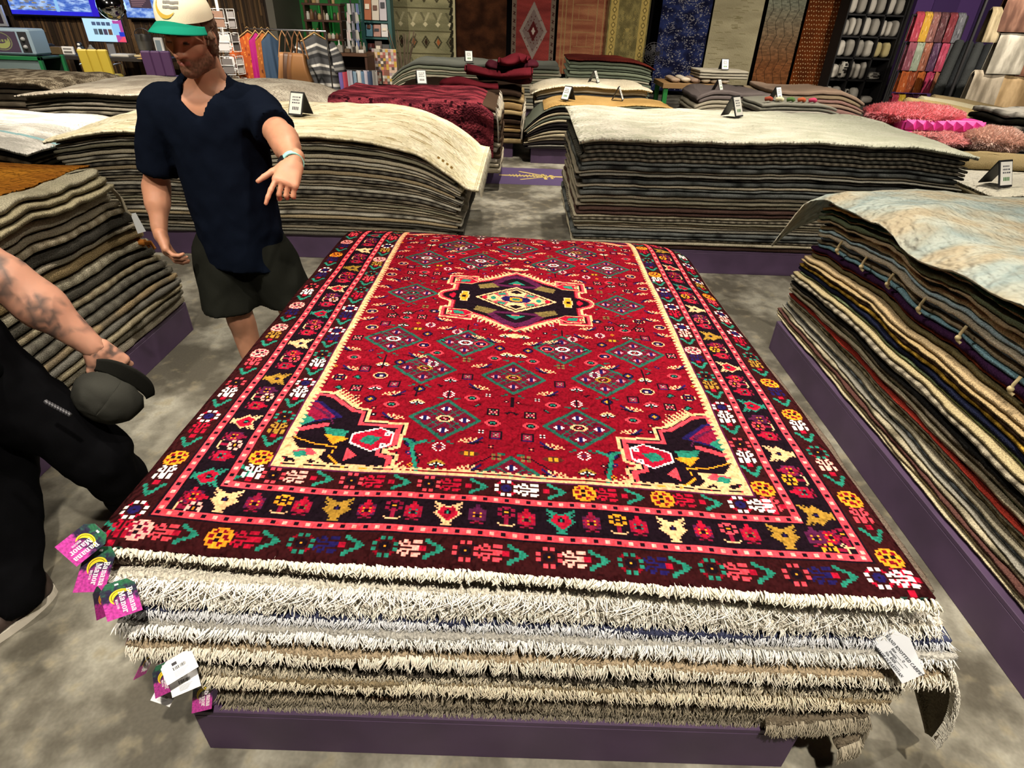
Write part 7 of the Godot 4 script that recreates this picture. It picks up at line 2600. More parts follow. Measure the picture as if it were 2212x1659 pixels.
	for yy in sy:
		bxp("shelf_board", Vector3(w - 0.1, 0.04, 0.34), Vector3(0, yy, 0), teal, t)
	for row in 3:
		for j in 3:
			var bw := w * (0.20 + 0.04 * hash1(j + row * 3.0))
			var bh := 0.30 + 0.2 * hash1(j * 2.0 + row)
			if row == 1:
				bh *= 0.75
			if row == 2:
				bh *= 0.6
			var x := c.x + (j - 1) * w * 0.25
			var bs := Basis(Vector3.RIGHT, -0.22)
			t = thing("book", "%s picture book standing on the teal bookcase" % [["orange", "floral cream", "pale grey"], ["sea blue", "pink patterned", "white"], ["dark red", "brown", "black"]][row][j], "book", Vector3(x, sy[row] + 0.022, -15.2 + 0.02 * j), 0.1 * (j - 1), "books on the teal bookcase")
			bxp("cover", Vector3(bw, bh, 0.03), Vector3(0, bh / 2 + 0.006, 0), M([["a8603a", "c9bfae", "b5aeb4"], ["6a9ab0", "a87a6c", "d0ccc8"], ["5a2420", "4a3428", "201c1a"]][row][j], 0.5), t, "", 0.003, bs)
			bxp("title_block", Vector3(bw * 0.6, bh * 0.22, 0.002), Vector3(0, bh * 0.6, 0.016 + 0.02), M(["e8dcc8", "6a4a3c", "3a3a40"][(row + j) % 3], 0.7), t, "", 0.0, bs)
	# ---- patchwork board and basket of dried stems
	r = rz(806, 106, 858, 182, -13.2)
	c = r[0]
	t = thing("patchwork_board", "leaning board covered in small coloured sample squares", "sample board", Vector3(c.x, maxf(c.y - r[2] / 2, 0.0), -13.2))
	bxp("board", Vector3(r[1], r[2], 0.02), Vector3(0, r[2] / 2, 0), M("b0a898", 0.8), t)
	for j in 12:
		for i in 9:
			var hx: String = ["d0b4a0", "8a5a4a", "b5b0a0", "c9a24a", "a8949a", "5a5048", "e0d4c4", "b06a60"][int(hash1(i * 3.3 + j * 7.1) * 8)]
			bxp("sample_square", Vector3(r[1] / 9.4, r[2] / 12.6, 0.004), Vector3((i - 4) * r[1] / 9.1, (j + 0.5) * r[2] / 12.1, 0.0125), M(hx, 0.9), t, "", 0.0)
	bxp("strut", Vector3(0.04, maxf(c.y - r[2] / 2, 0.02) + 0.2, 0.04), Vector3(0, 0.2 - (maxf(c.y - r[2] / 2, 0.02) + 0.2) / 2, -0.04), wd, t)
	var sp := pz(872, 140, -14.3)
	t = thing("stem_basket", "tall dark basket of dried stems before the patterned kilim", "basket", Vector3(sp.x, 0, -14.3))
	g = G.new()
	g.lathe([Vector2(0.001, 0.0), Vector2(0.14, 0.0), Vector2(0.17, 0.55), Vector2(0.15, 0.55), Vector2(0.12, 0.03)], 14)
	part("basket", g, M("3a2c20", 0.9), t)
	for j in 12:
		var a := j * 2.4
		rodp("stem", [Vector3(cos(a) * 0.08, 0.05, sin(a) * 0.08), Vector3(cos(a) * 0.14, 0.8, sin(a) * 0.14), Vector3(cos(a) * 0.30, 1.15 + 0.2 * hash1(j * 1.0), sin(a) * 0.3)], 0.012, M("6a5a48", 0.9), t, "", 5)
	# ---- green-legged table with goods
	A = py(1428, 168, 0.72)
	t = thing("green_table", "wooden table with bright green legs before the hanging rugs", "table", Vector3(3.5, 0, -13.6))
	var ty := 0.62
	bxp("table_top", Vector3(1.35, 0.09, 1.0), Vector3(0, ty - 0.045, 0), M("8a6a40", 0.6), t)
	for sx in [-1, 1]:
		for sz in [-1, 1]:
			bxp("leg", Vector3(0.09, ty - 0.09, 0.09), Vector3(sx * 0.6, (ty - 0.09) / 2, sz * 0.42), M("14742c", 0.5), t)
	bxp("stretcher", Vector3(1.2, 0.06, 0.05), Vector3(0, 0.12, 0.42), M("14742c", 0.5), t)
	for j in 6:
		g = G.new()
		var x := 3.1 + 0.2 * j
		var pts := []
		for i in 8:
			pts.append(Vector3(x + 0.008 * sin(i * 0.9 + j), ty + 0.045 + 0.012 * (j % 2), -13.95 + i * 0.1))
		g.tube(pts, [Vector2(0.09, 0.042)], 10)
		solo("folded_throw", g, M(["a08a74", "c9bda8", "8a7464", "d4c8b0", "b5a48c", "e0d8c8"][j], 1.0), Vector3(x, ty, -13.6), "%s folded throw on the green-legged table" % ["fawn", "oat", "cocoa", "ivory", "sand", "white"][j], "throw", "throws on the green table")
	for j in 3:
		g = G.new()
		rug_slab(g, [3.55, 4.5, -14.0, -13.2, ty + 0.095 + 0.05 * j, ty + 0.14 + 0.05 * j], func(p: Vector3) -> Vector3: return wavy(p, ty, 0.06, 1.5, 1.0), 810 + j, lin("d4ccb8"), lin("6a6254"), 0, 0.08)
		solo("folded_blanket", g, wool, Vector3(4.0, ty + 0.095 + 0.05 * j, -13.6), ["cream blanket lowest of three on the green table", "cream blanket between two others on the green table", "cream blanket topmost of three on the green table"][j], "blanket", "cream blankets")
	price_tent(Vector3(4.05, ty + 0.245, -13.4), 0.1, 1.4, "upright price card on the cream blankets of the green table")
	# ---- floor fan between the hanging rugs
	c = pz(1410, 116, -16.0)
	t = thing("floor_fan", "dark round floor fan between the gold and the navy hanging rugs", "fan", Vector3(c.x, 0, -16.0))
	g = G.new()
	for q in 5:
		var pts := []
		for i in 25:
			var a := TAU * i / 24.0
			pts.append(Vector3(cos(a) * (0.05 + 0.045 * q), c.y + sin(a) * (0.05 + 0.045 * q), 0.06 - 0.004 * q * q))
		g.tube(pts, [0.005], 4, Color.WHITE, Vector3.BACK, false)
	for i in 16:
		var a := TAU * i / 16.0
		g.tube([Vector3(cos(a) * 0.04, c.y + sin(a) * 0.04, 0.06), Vector3(cos(a) * 0.24, c.y + sin(a) * 0.24, 0.0)], [0.004], 4)
	part("guard", g, M("4a484a", 0.4, 0.5), t)
	for i in 4:
		g = G.new()
		var a := TAU * i / 4.0
		g.box(Transform3D(Basis(Vector3.BACK, a) * Basis(Vector3.UP, 0.5), Vector3(cos(a) * 0.11, c.y + sin(a) * 0.11, -0.01)), Vector3(0.15, 0.09, 0.006), 0.002)
		part("blade", g, M("2c2c30", 0.4), t)
	g = G.new()
	g.ball(Transform3D(Basis.from_scale(Vector3(0.08, 0.08, 0.1)), Vector3(0, c.y, -0.1)), 10, 8)
	part("motor", g, M("1a1a1c", 0.5), t)
	rodp("pole", [Vector3(0, 0.04, -0.08), Vector3(0, c.y - 0.05, -0.08)], 0.02, M("1a1a1c", 0.5), t)
	g = G.new()
	g.lathe([Vector2(0.001, 0.0), Vector2(0.22, 0.0), Vector2(0.2, 0.04), Vector2(0.03, 0.06)], 16, Transform3D(Basis.IDENTITY, Vector3(0, 0, -0.08)))
	part("base", g, M("1a1a1c", 0.5), t)

# ---------------------------------------------------------------- rugs hanging along the back wall
func sym_h(im: Image, cx: int, y: int, d: int, w: int, c: Color) -> void:
	im.fill_rect(Rect2i(cx - d - w, y, w, 1), c)
	im.fill_rect(Rect2i(cx + d, y, w, 1), c)
func lozenge(im: Image, cx: int, cy: int, rx: int, ry: int, c: Color, hollow := 0) -> void:
	for y in range(-ry, ry + 1):
		var w := int(rx * (1.0 - absf(y) / float(ry + 1)))
		if hollow > 0:
			sym_h(im, cx, cy + y, max(0, w - hollow), min(hollow, w) + 0, c)
		else:
			im.fill_rect(Rect2i(cx - w, cy + y, 2 * w + 1, 1), c)
func build_hanging_rugs() -> void:
	var W := 112
	var H := 224
	var im: Image
	var list := []
	# kilim
	im = img_noise(W, H, Color("7d7a5c"), Color("a09a76"), 0.6, 2.0, 131, 1.0)
	for b in 6:
		var y := b * 37 + 10
		im.fill_rect(Rect2i(0, y, W, 2), Color("5c573e"))
		for j in 5:
			var x := 14 + j * 22
			if b % 2 == 0:
				lozenge(im, x, y + 18, 8, 11, Color("4a4634"), 3)
				lozenge(im, x, y + 18, 3, 5, Color("3a2c22") if j % 2 == 0 else Color("a8643c"))
			else:
				for i in 7:
					img_line(im, Vector2(x - 8 + i, y + 8 + i * 2), Vector2(x - 5 + i, y + 8 + i * 2), 1, Color("4a4634"))
					img_line(im, Vector2(x + 8 - i, y + 8 + i * 2), Vector2(x + 5 - i, y + 8 + i * 2), 1, Color("d4caa4"))
				lozenge(im, x, y + 26, 4, 4, Color("d4caa4"))
	for y in H:
		im.fill_rect(Rect2i(W - 8 - (y / 3) % 4, y, 5, 1), Color("2c2a20"))
		im.fill_rect(Rect2i(W - 4, y, 4, 1), Color("b9b08c"))
	list.append([849, 984, -16.4, im, "olive kilim with diamond bands hanging on the back wall", 0.45])
	# plain dark brown
	list.append([986, 1094, -16.6, img_noise(W, H, Color("2c1a12"), Color("4a2c1c"), 1.0, 1.4, 132, 1.4), "plain dark brown rug hanging beside the olive kilim", 0.4])
	# red with grey medallion
	im = img_noise(W, H, Color("6a2c2a"), Color("8a3a36"), 0.4, 2.6, 133, 1.0)
	for y in H:
		for s in [0, W - 12]:
			im.fill_rect(Rect2i(s, y, 12, 1), Color("6a5c50"))
			if int(y / 6) % 2 == 0:
				im.fill_rect(Rect2i(s + 3 + (y * 7) % 4, y, 4, 1), Color("3a2420"))
	for m in [[56, 150, 36, 46], [56, 40, 34, 44]]:
		lozenge(im, m[0], m[1], m[2], m[3], Color("857870"))
		lozenge(im, m[0], m[1], m[2] - 8, m[3] - 12, Color("6f5f5a"))
		for k in 40:
			var a := k * 2.4
			im.fill_rect(Rect2i(m[0] + int(cos(a) * (8 + k % 5 * 4)), m[1] + int(sin(a) * (10 + k % 5 * 5)), 2, 2), Color("4a2220"))
		lozenge(im, m[0], m[1], 13, 16, Color("4a1c1c"))
		lozenge(im, m[0], m[1], 5, 6, Color("a89a90"))
	list.append([1105, 1198, -16.5, im, "muted red rug with a grey floral medallion hanging on the back wall", 0.4])
	# faded peach
	im = img_noise(W, H, Color("7a4634"), Color("97684a"), 0.4, 2.6, 134, 1.4)
	for e in [8, 16, 30]:
		for s in [e, W - e]:
			im.fill_rect(Rect2i(s, 0, 2, H), Color("8f744e"))
	for k in 5:
		for e in [0, 4]:
			im.fill_rect(Rect2i(36, 20 + k * 44 + e * 6, 40, 1), Color("8f744e"))
			im.fill_rect(Rect2i(44 + e * 5, 24 + k * 44, 1, 20), Color("8f744e"))
	list.append([1204, 1316, -16.6, im, "faded peach and brown rug hanging between the red and the gold one", 0.45])
	# olive gold with scroll border
	im = img_noise(W, H, Color("5e5636"), Color("7d7248"), 2.0, 2.0, 135, 1.3)
	for s in [4, W - 26]:
		im.fill_rect(Rect2i(s, 0, 22, H), Color("a08c50"))
		for k in 18:
			lozenge(im, s + 11, 6 + k * 12, 6, 5, Color("6a5c34"))
			lozenge(im, s + 11, 6 + k * 12, 3, 2, Color("b59e5e"))
	for k in 70:
		var x := 32 + int(hash1(k * 1.3) * 46)
		var y := int(hash1(k * 2.7) * 216)
		lozenge(im, x, y, 3, 3, Color("9a8850") if k % 2 == 0 else Color("4c452c"), 1)
		lozenge(im, W - x, y, 3, 3, Color("9a8850") if k % 2 == 0 else Color("4c452c"), 1)
	list.append([1312, 1399, -16.4, im, "olive and gold rug with a scroll border hanging on the back wall", 0.45])
	# navy, distressed white
	im = img_noise(W, H, Color("14162c"), Color("27305a"), 1.0, 2.0, 136, 1.6)
	for k in 2600:
		var x := int(hash1(k * 1.17) * (W - 3))
		var y := int(hash1(k * 2.33) * (H - 2))
		if fnz.get_noise_2d(x * 0.04, y * 0.05) > -0.15:
			im.fill_rect(Rect2i(x, y, 1 + k % 3, 1), Color("8f8c8c") if k % 3 else Color("6a5f5a"))
	im.fill_rect(Rect2i(84, 0, 10, 40), Color("1f4a78"))
	list.append([1424, 1530, -16.9, im, "navy rug with worn white scrollwork hanging beside the fan", 0.12])
	# beige
	im = img_noise(W, H, Color("8f876c"), Color("a59d80"), 0.4, 1.8, 137, 1.0)
	for k in 80:
		var x := int(hash1(k * 3.1) * 90)
		var y := int(hash1(k * 1.9) * 220)
		img_line(im, Vector2(x, y), Vector2(x + 14, y + 1), 1, Color("7d7558"))
	list.append([1534, 1640, -16.9, im, "plain beige rug hanging beside the navy one", 0.3])
	# grey striped with dark zigzag
	im = Image.create(W, H, false, Image.FORMAT_RGB8)
	for y in H:
		var f := clampf((y - 90.0) / 100.0, 0, 1)
		var c := Color("7a7c6c").lerp(Color("7a4e30"), f)
		for x in W:
			im.set_pixel(x, y, c * (0.8 + 0.3 * hash1(floor(y / 2.0) * 3.7 + floor(x / 9.0))))
	for k in 5:
		var x := 6 + k * 26
		for j in 6:
			img_line(im, Vector2(x, j * 40), Vector2(x + 13, j * 40 + 20), 1, Color("1c1814"))
			img_line(im, Vector2(x + 13, j * 40 + 20), Vector2(x, j * 40 + 40), 1, Color("1c1814"))
	list.append([1648, 1728, -17.0, im, "grey and brown striped rug with thin black zigzags hanging on the wall", 0.3])
	# brown dotted
	im = img_noise(W, H, Color("4c2410"), Color("6a3416"), 1.0, 1.0, 138, 1.0)
	for j in 34:
		for i in 15:
			var x := i * 7 + (3 if j % 2 else 0) + 3
			im.fill_rect(Rect2i(x, j * 7 + 2 - i % 2, 3, 2), Color("b59a74"))
	list.append([1734, 1822, -17.0, im, "brown rug with rows of cream dots hanging beside the cube shelf", 0.3])
	var k := 0
	for q in list:
		var a := pz(q[0], 60, q[2])
		var b := pz(q[1], 62, q[2])
		var yb: float = q[5]
		var x0 := a.x
		var w := b.x - a.x
		var g := G.new()
		g.sheet(10, 16, func(u: float, v: float) -> Vector3: return Vector3(x0 + u * w, yb + v * (3.3 - yb), q[2] + 0.02 * sin(u * 5.0 + k) + 0.015 * sin(v * 4.0 + k)), 0.012)
		for i in g.t.size():
			g.t[i].y = 1.0 - g.t[i].y
		solo("hanging_rug", g, soft(tex_mat("hang%d" % k, q[3], 1.0), 0.3), Vector3(x0 + w / 2, yb, q[2]), q[4], "rug", "rugs hanging along the back wall")
		k += 1
	var r := G.new()
	r.tube([Vector3(-3.3, 3.32, -16.6), Vector3(3.4, 3.32, -16.6)], [0.04], 8)
	r.tube([Vector3(3.4, 3.32, -17.0), Vector3(8.2, 3.32, -17.0)], [0.04], 8)
	for x in [-3.0, 0.0, 3.2, 5.5, 8.0]:
		r.tube([Vector3(x, 3.32, -16.6 if x < 3.3 else -17.0), Vector3(x, 4.3, -16.6 if x < 3.3 else -17.0)], [0.03], 6)
	solo("hanging_rail", r, M("1a1a1c", 0.5), Vector3(0, 3.3, -16.6), "black ceiling rail from which the rugs hang", "rail")

func pillow(at: Vector3, s: Vector3, m: Material, label: String, turn: float, sd: int, group: String, called := "pillow") -> void:
	var g := G.new()
	g.grid(12, 9, func(u: float, v: float) -> Vector3:
		var a := u * TAU
		var b := -PI / 2 + v * PI
		var q := Vector3(signf(cos(a)) * pow(absf(cos(a)), 0.6) * pow(absf(cos(b)), 0.6), signf(sin(b)) * pow(absf(sin(b)), 0.6), signf(-sin(a)) * pow(absf(sin(a)), 0.6) * pow(absf(cos(b)), 0.7))
		q *= 1.0 + 0.12 * fnz.get_noise_3d(q.x * 2.0 + sd, q.y * 2.0, q.z * 2.0)
		return Vector3(q.x * s.x / 2, q.y * s.y / 2 + s.y / 2, q.z * s.z / 2))
	var o := MeshInstance3D.new()
	o.name = numbered(called)
	o.mesh = g.mesh(); o.material_override = m
	add_child(o)
	o.position = at; o.rotation.y = turn
	tag(o, label, called.replace("_", " "), group)
# cloth folded over a bar: two hanging sides
func draped(at: Vector3, w: float, drop: float, m: Material, label: String, group: String, turn := 0.0) -> void:
	var g := G.new()
	g.sheet(6, 14, func(u: float, v: float) -> Vector3:
		var x := (u - 0.5) * w
		var s := v * 2.0 - 1.0
		var e := 0.012 * sin(u * 7.0 + at.x * 9.0)
		if absf(s) < 0.12:
			var a := s / 0.12 * PI / 2
			return Vector3(x, 0.045 * cos(a), -sin(a) * 0.05)
		return Vector3(x * (1.0 + 0.05 * absf(s)), -(absf(s) - 0.12) / 0.88 * drop, -signf(s) * (0.05 + 0.03 * absf(s)) + e), 0.022)
	var o := MeshInstance3D.new()
	o.name = numbered("draped_textile")
	o.mesh = g.mesh(); o.material_override = m
	add_child(o)
	o.position = at; o.rotation.y = turn
	tag(o, label, "textile", group)
func build_textiles() -> void:
	var g: G
	var t: Node3D
	# ---- black cube shelf with pillows
	var zc := -16.2
	var TL := pz(1838, 8, zc)
	var TR := pz(1962, 12, zc)
	var BL := pz(1784, 196, zc)
	var x0 := (TL.x + BL.x) / 2
	var x1 := TR.x
	var blk := M("121012", 0.7)
	t = thing("cube_shelf", "tall black cube shelf filled with white pillows", "shelf", Vector3((x0 + x1) / 2, 0, zc - 0.25))
	var w := x1 - x0
	var ys := [0.02, 0.55, 1.02, 1.46, 1.90, 2.30]
	for k in 6:
		bxp("shelf_board", Vector3(w, 0.04, 0.5), Vector3(0, ys[k], 0), blk, t)
	for k in 4:
		bxp("divider", Vector3(0.035, 2.3, 0.5), Vector3(-w / 2 + w * k / 3.0, 1.16, 0), blk, t)
	bxp("back_panel", Vector3(w, 2.3, 0.02), Vector3(0, 1.16, -0.24), M("0a090a", 0.8), t)
	bxp("side_panel", Vector3(0.05, 2.45, 0.62), Vector3(w / 2 + 0.03, 1.225, 0.02), blk, t)
	var cow := spots("cow", "d9d4c8", ["1c1a18", "2a2624"], 60, 9, 5.0)
	var grp := "pillows in the black cube shelf"
	var pm := {"w": M("cfc9be", 1.0), "c": M("d4c48e", 1.0), "g": M("a8a39a", 1.0), "k": cow}
	for row in 5:
		for col in 3:
			var kinds: Array = [["w", "w"], ["k", "w"], ["k", "w"], ["w", "k"], ["g", "w", "g"], ["w"], ["w", "g"], ["g", "w"], ["c", "c"], ["g", "w", "g"], ["w", "g"], ["w", "w", "g"]][(row - 0) * 3 + col] if row < 4 else ["w", "g"]
			if row == 0 and col == 2:
				kinds = ["w"]
			if row == 1 and col == 2:
				kinds = ["k"]
			for j in kinds.size():
				var cw := w / 3.0
				var pw := (cw - 0.06) * 0.86 / kinds.size()
				var ph := 0.30 + 0.08 * hash1(row * 3.0 + col * 5.0 + j)
				if row == 1 and col == 2 or row == 0 and col == 2:
					pw = cw * 0.74; ph = 0.16
				var x := (x0 + x1) / 2 - w / 2 + cw * col + cw * (j + 0.5) / kinds.size()
				pillow(Vector3(x, ys[row] + 0.021, zc - 0.2), Vector3(pw, ph, 0.34), pm[kinds[j]], "%s on the %s tier of the black cube shelf" % [{"w": "fluffy white pillow", "c": "butter cream sheepskin pillow", "g": "grey-white pillow", "k": "black and white cowhide pillow"}[kinds[j]], ["lowest", "second", "third", "fourth", "top"][row]], 0.2 * (hash1(j + col) - 0.5), row * 9 + col * 3 + j, grp)
	# ---- rack of colourful draped textiles
	var zr := -13.6
	var rows := [[[1978, 30], [2086, 34], 0.46, ["a83a4a", "c89a34", "8a5a54", "5a3438", "7a2c34", "6a6a70"], "top"], [[1962, 90], [2068, 94], 0.5, ["8a4a58", "9aa490", "a0604a", "5a3a58", "b0405a", "5c5a5c"], "second"], [[1946, 150], [2036, 156], 0.40, ["a8501c", "8a3c18", "b05a20", "b0345a", "a8684a"], "third"], [[1925, 205], [2000, 210], 0.25, ["8a2038", "a88a1c", "5a2a3c", "6a3a50", "7a4a2c"], "lowest"]]
	var names := [["crimson", "golden", "rosewood", "plum", "brick", "ash"], ["mauve", "sage", "copper", "violet", "raspberry", "smoke"], ["orange", "russet", "amber", "fuchsia", "clay"], ["wine", "mustard", "maroon", "berry", "bronze"]]
	t = thing("textile_rack", "black stepped rack hung with colourful draped textiles", "rack", Vector3(pz(2030, 100, zr).x, 0, zr))
	var px := t.position.x
	for q in rows:
		var a := pz(q[0][0], q[0][1], zr)
		var b := pz(q[1][0], q[1][1], zr)
		var dz := 0.0
		var y := (a.y + b.y) / 2
		rodp("bar", [Vector3(a.x - px - 0.05, y - 0.02, 0), Vector3(b.x - px + 0.05, y - 0.02, 0)], 0.02, blk, t)
		for e in [a.x - 0.05, b.x + 0.05]:
			rodp("upright", [Vector3(e - px, 0.0, -0.02), Vector3(e - px, y - 0.02, -0.0)], 0.02, blk, t)
		var n: int = q[3].size()
		for k in n:
			var x := lerpf(a.x, b.x, (k + 0.5) / n)
			var m := spots("tx_%s%d" % [q[4], k], q[3][k], [Color(q[3][k]).lightened(0.35).to_html(false), Color(q[3][k]).darkened(0.45).to_html(false)], 60, 5, k * 3.0 + n)
			draped(Vector3(x, y, zr), (b.x - a.x) / n * 0.88, q[2], m, "%s patterned textile on the %s bar of the rack" % [names[rows.find(q)][k], q[4]], "textiles on the stepped rack")
	# ---- dark grey rolled felts leaning beside the rack
	for k in 4:
		var a := pz(2072 + k * 21, 92 + 3 * k, -12.6)
		var b := pz(2004 + k * 24, 246, -11.9)
		g = G.new()
		g.tube([Vector3(b.x, 0.06, b.z), b.lerp(a, 0.5) + Vector3(0, 0.02, 0), a], [0.095, 0.088, 0.08], 12)
		solo("felt_roll", g, soft(mat("felt%d" % (k % 2), Color(["3c3e3e", "2c2e30"][k % 2]), 1.0), 0.5), Vector3(b.x, 0, b.z), ["dark grey felt roll leaning against the textile rack", "charcoal felt roll second from the textile rack", "dark grey felt roll third from the textile rack", "charcoal felt roll beside the hanging hides"][k], "roll", "felt rolls")
	# ---- hides over a stand
	var hz := -10.9
	var hide := [[2128, 22, 2160, 92, "8a7a58", "patterned tan hide over the stand behind the felt rolls"], [2160, -10, 2235, 70, "5a3422", "brown cowhide hanging high beside the tan hide"], [2140, 72, 2212, 160, "a39c8c", "pale grey hide draped in the middle of the stand"], [2206, 70, 2250, 165, "6a3c26", "reddish brown hide beside the pale grey one"], [2086, 158, 2150, 240, "8a7d68", "mottled grey-brown hide low on the stand"], [2142, 160, 2225, 250, "9a7c50", "golden tan hide low on the stand"]]
	t = thing("hide_stand", "black frame carrying draped hides", "stand", Vector3(pz(2160, 150, hz).x, 0, hz))
	for s in [-1, 1]:
		rodp("upright", [Vector3(s * 0.62, 0, -0.05), Vector3(s * 0.62, 2.3, -0.05)], 0.025, blk, t)
	for q in hide:
		var r := rz(q[0], q[1], q[2], q[3], hz)
		var c: Vector3 = r[0]
		rodp("bar", [Vector3(c.x - r[1] / 2 - t.position.x, c.y + r[2] / 2 - 0.03, 0), Vector3(c.x + r[1] / 2 - t.position.x, c.y + r[2] / 2 - 0.03, 0)], 0.02, blk, t)
		var im := img_noise(48, 64, Color(q[4]).darkened(0.25), Color(q[4]).lightened(0.15), 2.5, 1.2, 160 + q[0], 1.6)
		draped(Vector3(c.x, c.y + r[2] / 2, hz), r[1], r[2], tex_mat("hide%d" % q[0], im, 0.9), q[5], "hides on the stand")
	# ---- bench with folded black and white throws
	var A := py(2092, 300, 0.42)
	t = thing("low_bench", "low black bench carrying folded black and white hides", "bench", Vector3(6.75, 0, -8.3))
	bxp("bench_top", Vector3(1.5, 0.06, 0.9), Vector3(0, 0.39, 0), blk, t)
	for s in [-1, 1]:
		for d in [-0.38, 0.38]:
			bxp("leg", Vector3(0.07, 0.36, 0.07), Vector3(s * 0.68, 0.18, d), blk, t)
	bxp("front_panel", Vector3(1.36, 0.22, 0.03), Vector3(0, 0.25, 0.42), blk, t)
	var zeb := spots("zeb", "cfc9bc", ["1a1817", "2a2522"], 70, 7, 8.0)
	for k in 6:
		g = G.new()
		var y := 0.4205 + 0.075 * k
		rug_slab(g, [6.05 + 0.03 * (k % 2), 7.4, -8.7, -7.88 - 0.03 * (k % 3), y, y + 0.07], func(p: Vector3) -> Vector3: return wavy(p, 0.42, 0.10, 1.6, 1.3), 830 + k, lin(["c9c4b8", "2a2624", "d4cfc4", "8a8378", "201d1b", "d9d4c8"][k]), lin("3a3632"), 2, 0.05, 0.03)
		solo("folded_hide", g, wool, Vector3(6.7, y, -8.3), ["white folded hide lowest on the black bench", "black folded hide on the black bench", "cream folded hide above the black one on the bench", "grey folded hide on the black bench", "black and white folded hide under the topmost", "white folded hide with black print topmost on the bench"][k], "hide", "folded hides on the bench")
	# ---- tan leather pouf and rolled hides beside the bench
	var pc_ := py(2060, 285, 0.4)
	g = G.new()
	g.lathe([Vector2(0.001, 0.0), Vector2(0.28, 0.0), Vector2(0.34, 0.1), Vector2(0.35, 0.28), Vector2(0.29, 0.42), Vector2(0.001, 0.44)], 18, Transform3D(Basis.IDENTITY, Vector3(5.42, 0, -8.9)))
	solo("leather_pouf", g, M("5c3c22", 0.5), Vector3(5.42, 0, -8.9), "round brown leather pouf beside the black bench", "pouf")
	for k in 3:
		g = G.new()
		var zz := -9.45 - 0.27 * k
		g.tube([Vector3(5.6 + 0.35 * k, 0.75, zz), Vector3(6.1 + 0.35 * k, 0.70, zz), Vector3(6.6 + 0.35 * k, 0.62, zz + 0.1)], [Vector2(0.13, 0.11)], 14)
		solo("rolled_hide", g, soft(mat("rollhide%d" % k, Color(["a08c62", "b0a88c", "8a7a5a"][k]), 0.9), 0.5), Vector3(6.1 + 0.35 * k, 0.5, zz), ["tan rolled hide lying behind the brown pouf", "pale rolled hide lying behind the tan one", "olive rolled hide lying below the felt rolls"][k], "hide", "rolled hides")
	t = thing("low_plinth", "low dark plinth under the rolled hides", "plinth", Vector3(6.4, 0, -9.78))
	bxp("plinth_body", Vector3(1.9, 0.48, 1.0), Vector3(0, 0.24, 0), blk, t)
	# ---- pink sheepskins
	stack([["pale", "b0a898", "4a463e", 0], ["grey", "8a867c", "3a3834", 0]], 8, [3.5, 4.9, -7.6, -6.2], 0.192, 0.66, ends_fold(3.4, 5.0, 0.19, 0.0, 0.1), 61, "under the pink sheepskins", "rugs under the pink sheepskins", 0.03, 0.1)
	platform(3.55, 4.85, -7.55, -6.25, "purple platform under the pink sheepskins")
	var pf := func(P: Vector3, s: Vector3, hex: String, sd: int, label: String) -> void:
		var q := G.new()
		q.grid(40, 22, func(u: float, v: float) -> Vector3:
			var a := u * TAU
			var b := -PI / 2 + v * PI
			var d := Vector3(cos(a) * cos(b), sin(b), -sin(a) * cos(b))
			var f := 1.0 + 0.16 * fnz.get_noise_3d(d.x * 1.6 + sd, d.y * 1.6, d.z * 1.6) + 0.07 * fnz.get_noise_3d(d.x * 9.0 + sd, d.y * 9.0, d.z * 9.0)
			return P + Vector3(d.x * s.x / 2 * f, maxf(d.y * f, -0.9) * s.y / 2 + s.y * 0.45, d.z * s.z / 2 * f))
		var t2 := thing("sheepskin", label, "sheepskin", P, 0.0, "pink sheepskins")
		part_world("hide_body", q, soft(mat("skin_" + hex, Color(hex), 1.0), 1.0), t2)
		var fur := G.new()
		for i in 5200:
			var a := hash1(i * 1.31 + sd) * TAU
			var b := asin(hash1(i * 2.17 + sd) * 1.3 - 0.3 if hash1(i * 2.17 + sd) * 1.3 - 0.3 < 1.0 else 0.99)
			var d := Vector3(cos(a) * cos(b), sin(b), -sin(a) * cos(b))
			var f := 1.0 + 0.16 * fnz.get_noise_3d(d.x * 1.6 + sd, d.y * 1.6, d.z * 1.6)
			var base := P + Vector3(d.x * s.x / 2 * f, maxf(d.y * f, -0.9) * s.y / 2 + s.y * 0.45, d.z * s.z / 2 * f) * 1.0
			var e := (d * Vector3(1.0 / s.x, 1.0 / s.y, 1.0 / s.z)).normalized()
			var lean := Vector3(hash1(i * 3.3) - 0.5, hash1(i * 4.1) - 0.8, hash1(i * 5.7) - 0.5) * 0.03
			var sx := e.cross(Vector3(0.3, 0.9, 0.1)).normalized() * 0.006
			var sy := e.cross(sx).normalized() * 0.006
			var col := lin(Color(hex).lightened(0.15 + 0.3 * hash1(i * 6.1)))
			var tip := base + e * 0.022 + lean * 0.7
			fur.t3(base + sx, base + sy, tip, col); fur.t3(base + sy, base - sx, tip, col); fur.t3(base - sx, base + sx, tip, col)
		var fo := part_world("wool_tufts", fur, vplain, t2)
		fo.set_meta("kind", "stuff")
	pf.call(Vector3(4.25, 0.665, -6.75), Vector3(1.35, 0.22, 1.0), "c97a78", 3, "dusty pink sheepskin spread lowest on the rug stack")
	pf.call(Vector3(4.15, 0.845, -6.8), Vector3(1.0, 0.22, 0.7), "e8737c", 9, "fluffy coral pink sheepskin on top of the faceted cushion")
	g = G.new()
	var cx := Vector3(4.28, 0.86, -6.42)
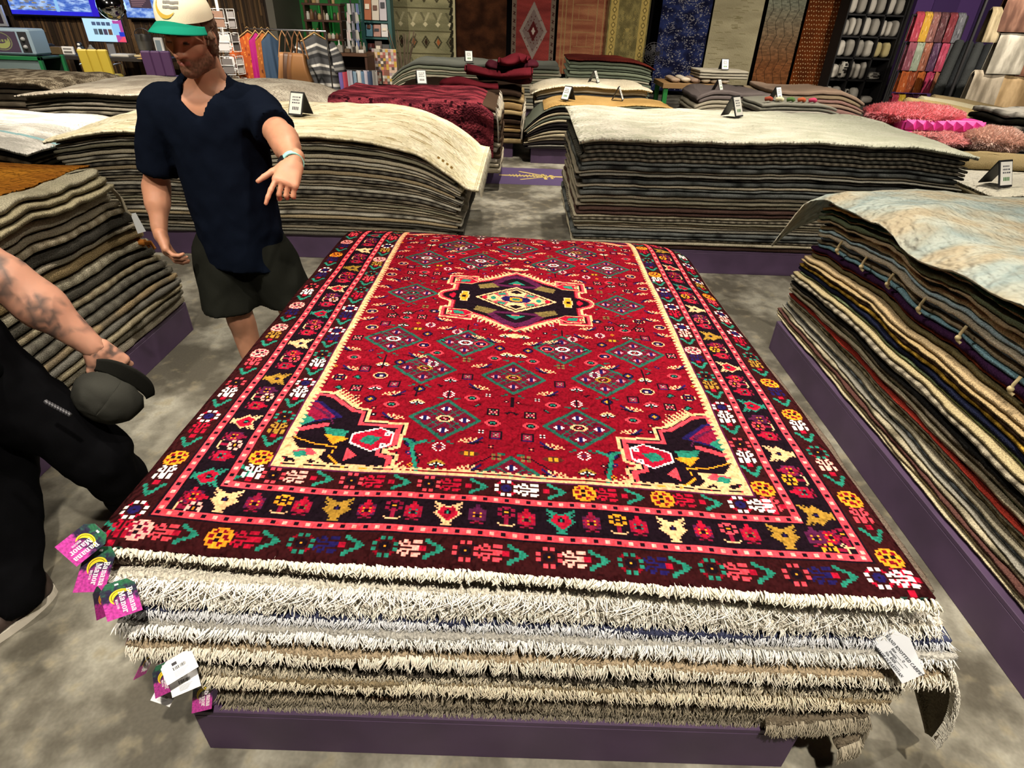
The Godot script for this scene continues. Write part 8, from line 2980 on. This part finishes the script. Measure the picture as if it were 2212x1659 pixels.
	for i in 8:
		for j in 2:
			var x := cx.x - 0.4 + i * 0.1
			var y := cx.y - 0.10 + j * 0.09
			var b0 := Vector3(x, y, cx.z)
			var b1 := Vector3(x + 0.1, y, cx.z)
			var b2 := Vector3(x + 0.1, y + 0.09, cx.z - 0.02)
			var b3 := Vector3(x, y + 0.09, cx.z - 0.02)
			var top := (b0 + b1 + b2 + b3) / 4 + Vector3(0, 0.01, 0.04)
			for e in [[b0, b1], [b1, b2], [b2, b3], [b3, b0]]:
				g.t3(e[0], e[1], top)
	g.bx(cx + Vector3(0, -0.01, -0.14), Vector3(0.82, 0.19, 0.24), 0.03)
	solo("faceted_cushion", g, M("e0409c", 0.4), cx - Vector3(0, 0.1, 0), "hot pink cushion with faceted triangles among the sheepskins", "cushion")
	pf.call(Vector3(4.75, 0.665, -6.35), Vector3(0.6, 0.26, 0.5), "d9aa98", 15, "pale peach sheepskin at the end of the pink pile")
	# ---- white and beige rugs beside the dark-edged stack
	platform(3.6, 6.2, -5.7, -4.45, "purple platform under the white scrolled rug")
	var f := ends_fold(3.45, 6.3, 0.19, 0.05, 0.0)
	stack([["beige", "b0a282", "5a4f3a", 0], ["white", "c4bea8", "6a6452", 0]], 9, [3.52, 6.2, -5.7, -4.45], 0.192, 0.70, f, 62, "under the white scrolled rug", "beige rugs under the scrolled rug", 0.03, 0.08)
	var im := img_noise(128, 96, Color("d9d4c0"), Color("eee9da"), 1.0, 1.0, 171, 1.0)
	for k in 24:
		var q := Vector2(hash1(k * 1.9) * 110, hash1(k * 3.1) * 84)
		img_line(im, q, q + Vector2(10, 5), 1, Color("8a8a80"))
		img_line(im, q + Vector2(10, 5), q + Vector2(15, -1), 1, Color("8a8a80"))
	g = G.new()
	top_rug(g, 3.5, 6.25, -5.75, -4.4, 0.73, 0.025, f, 24, 12)
	solo("rug", g, soft(tex_mat("scrolled", im, 1.0)), Vector3(4.8, 0.7, -5.1), "white rug with thin grey scrolls beside the dark-edged stack", "rug")
	g = G.new()
	rug_slab(g, [3.75, 5.6, -5.6, -5.15, 0.732, 0.80], func(p: Vector3) -> Vector3: return wavy(p, 0.73, 0.3, 2.0, 2.0), 870, lin("b8a478"), lin("7a6844"), 0, 0.05, 0.03)
	solo("folded_rug", g, wool, Vector3(4.6, 0.732, -5.4), "folded beige rug lying on the white scrolled rug", "rug")
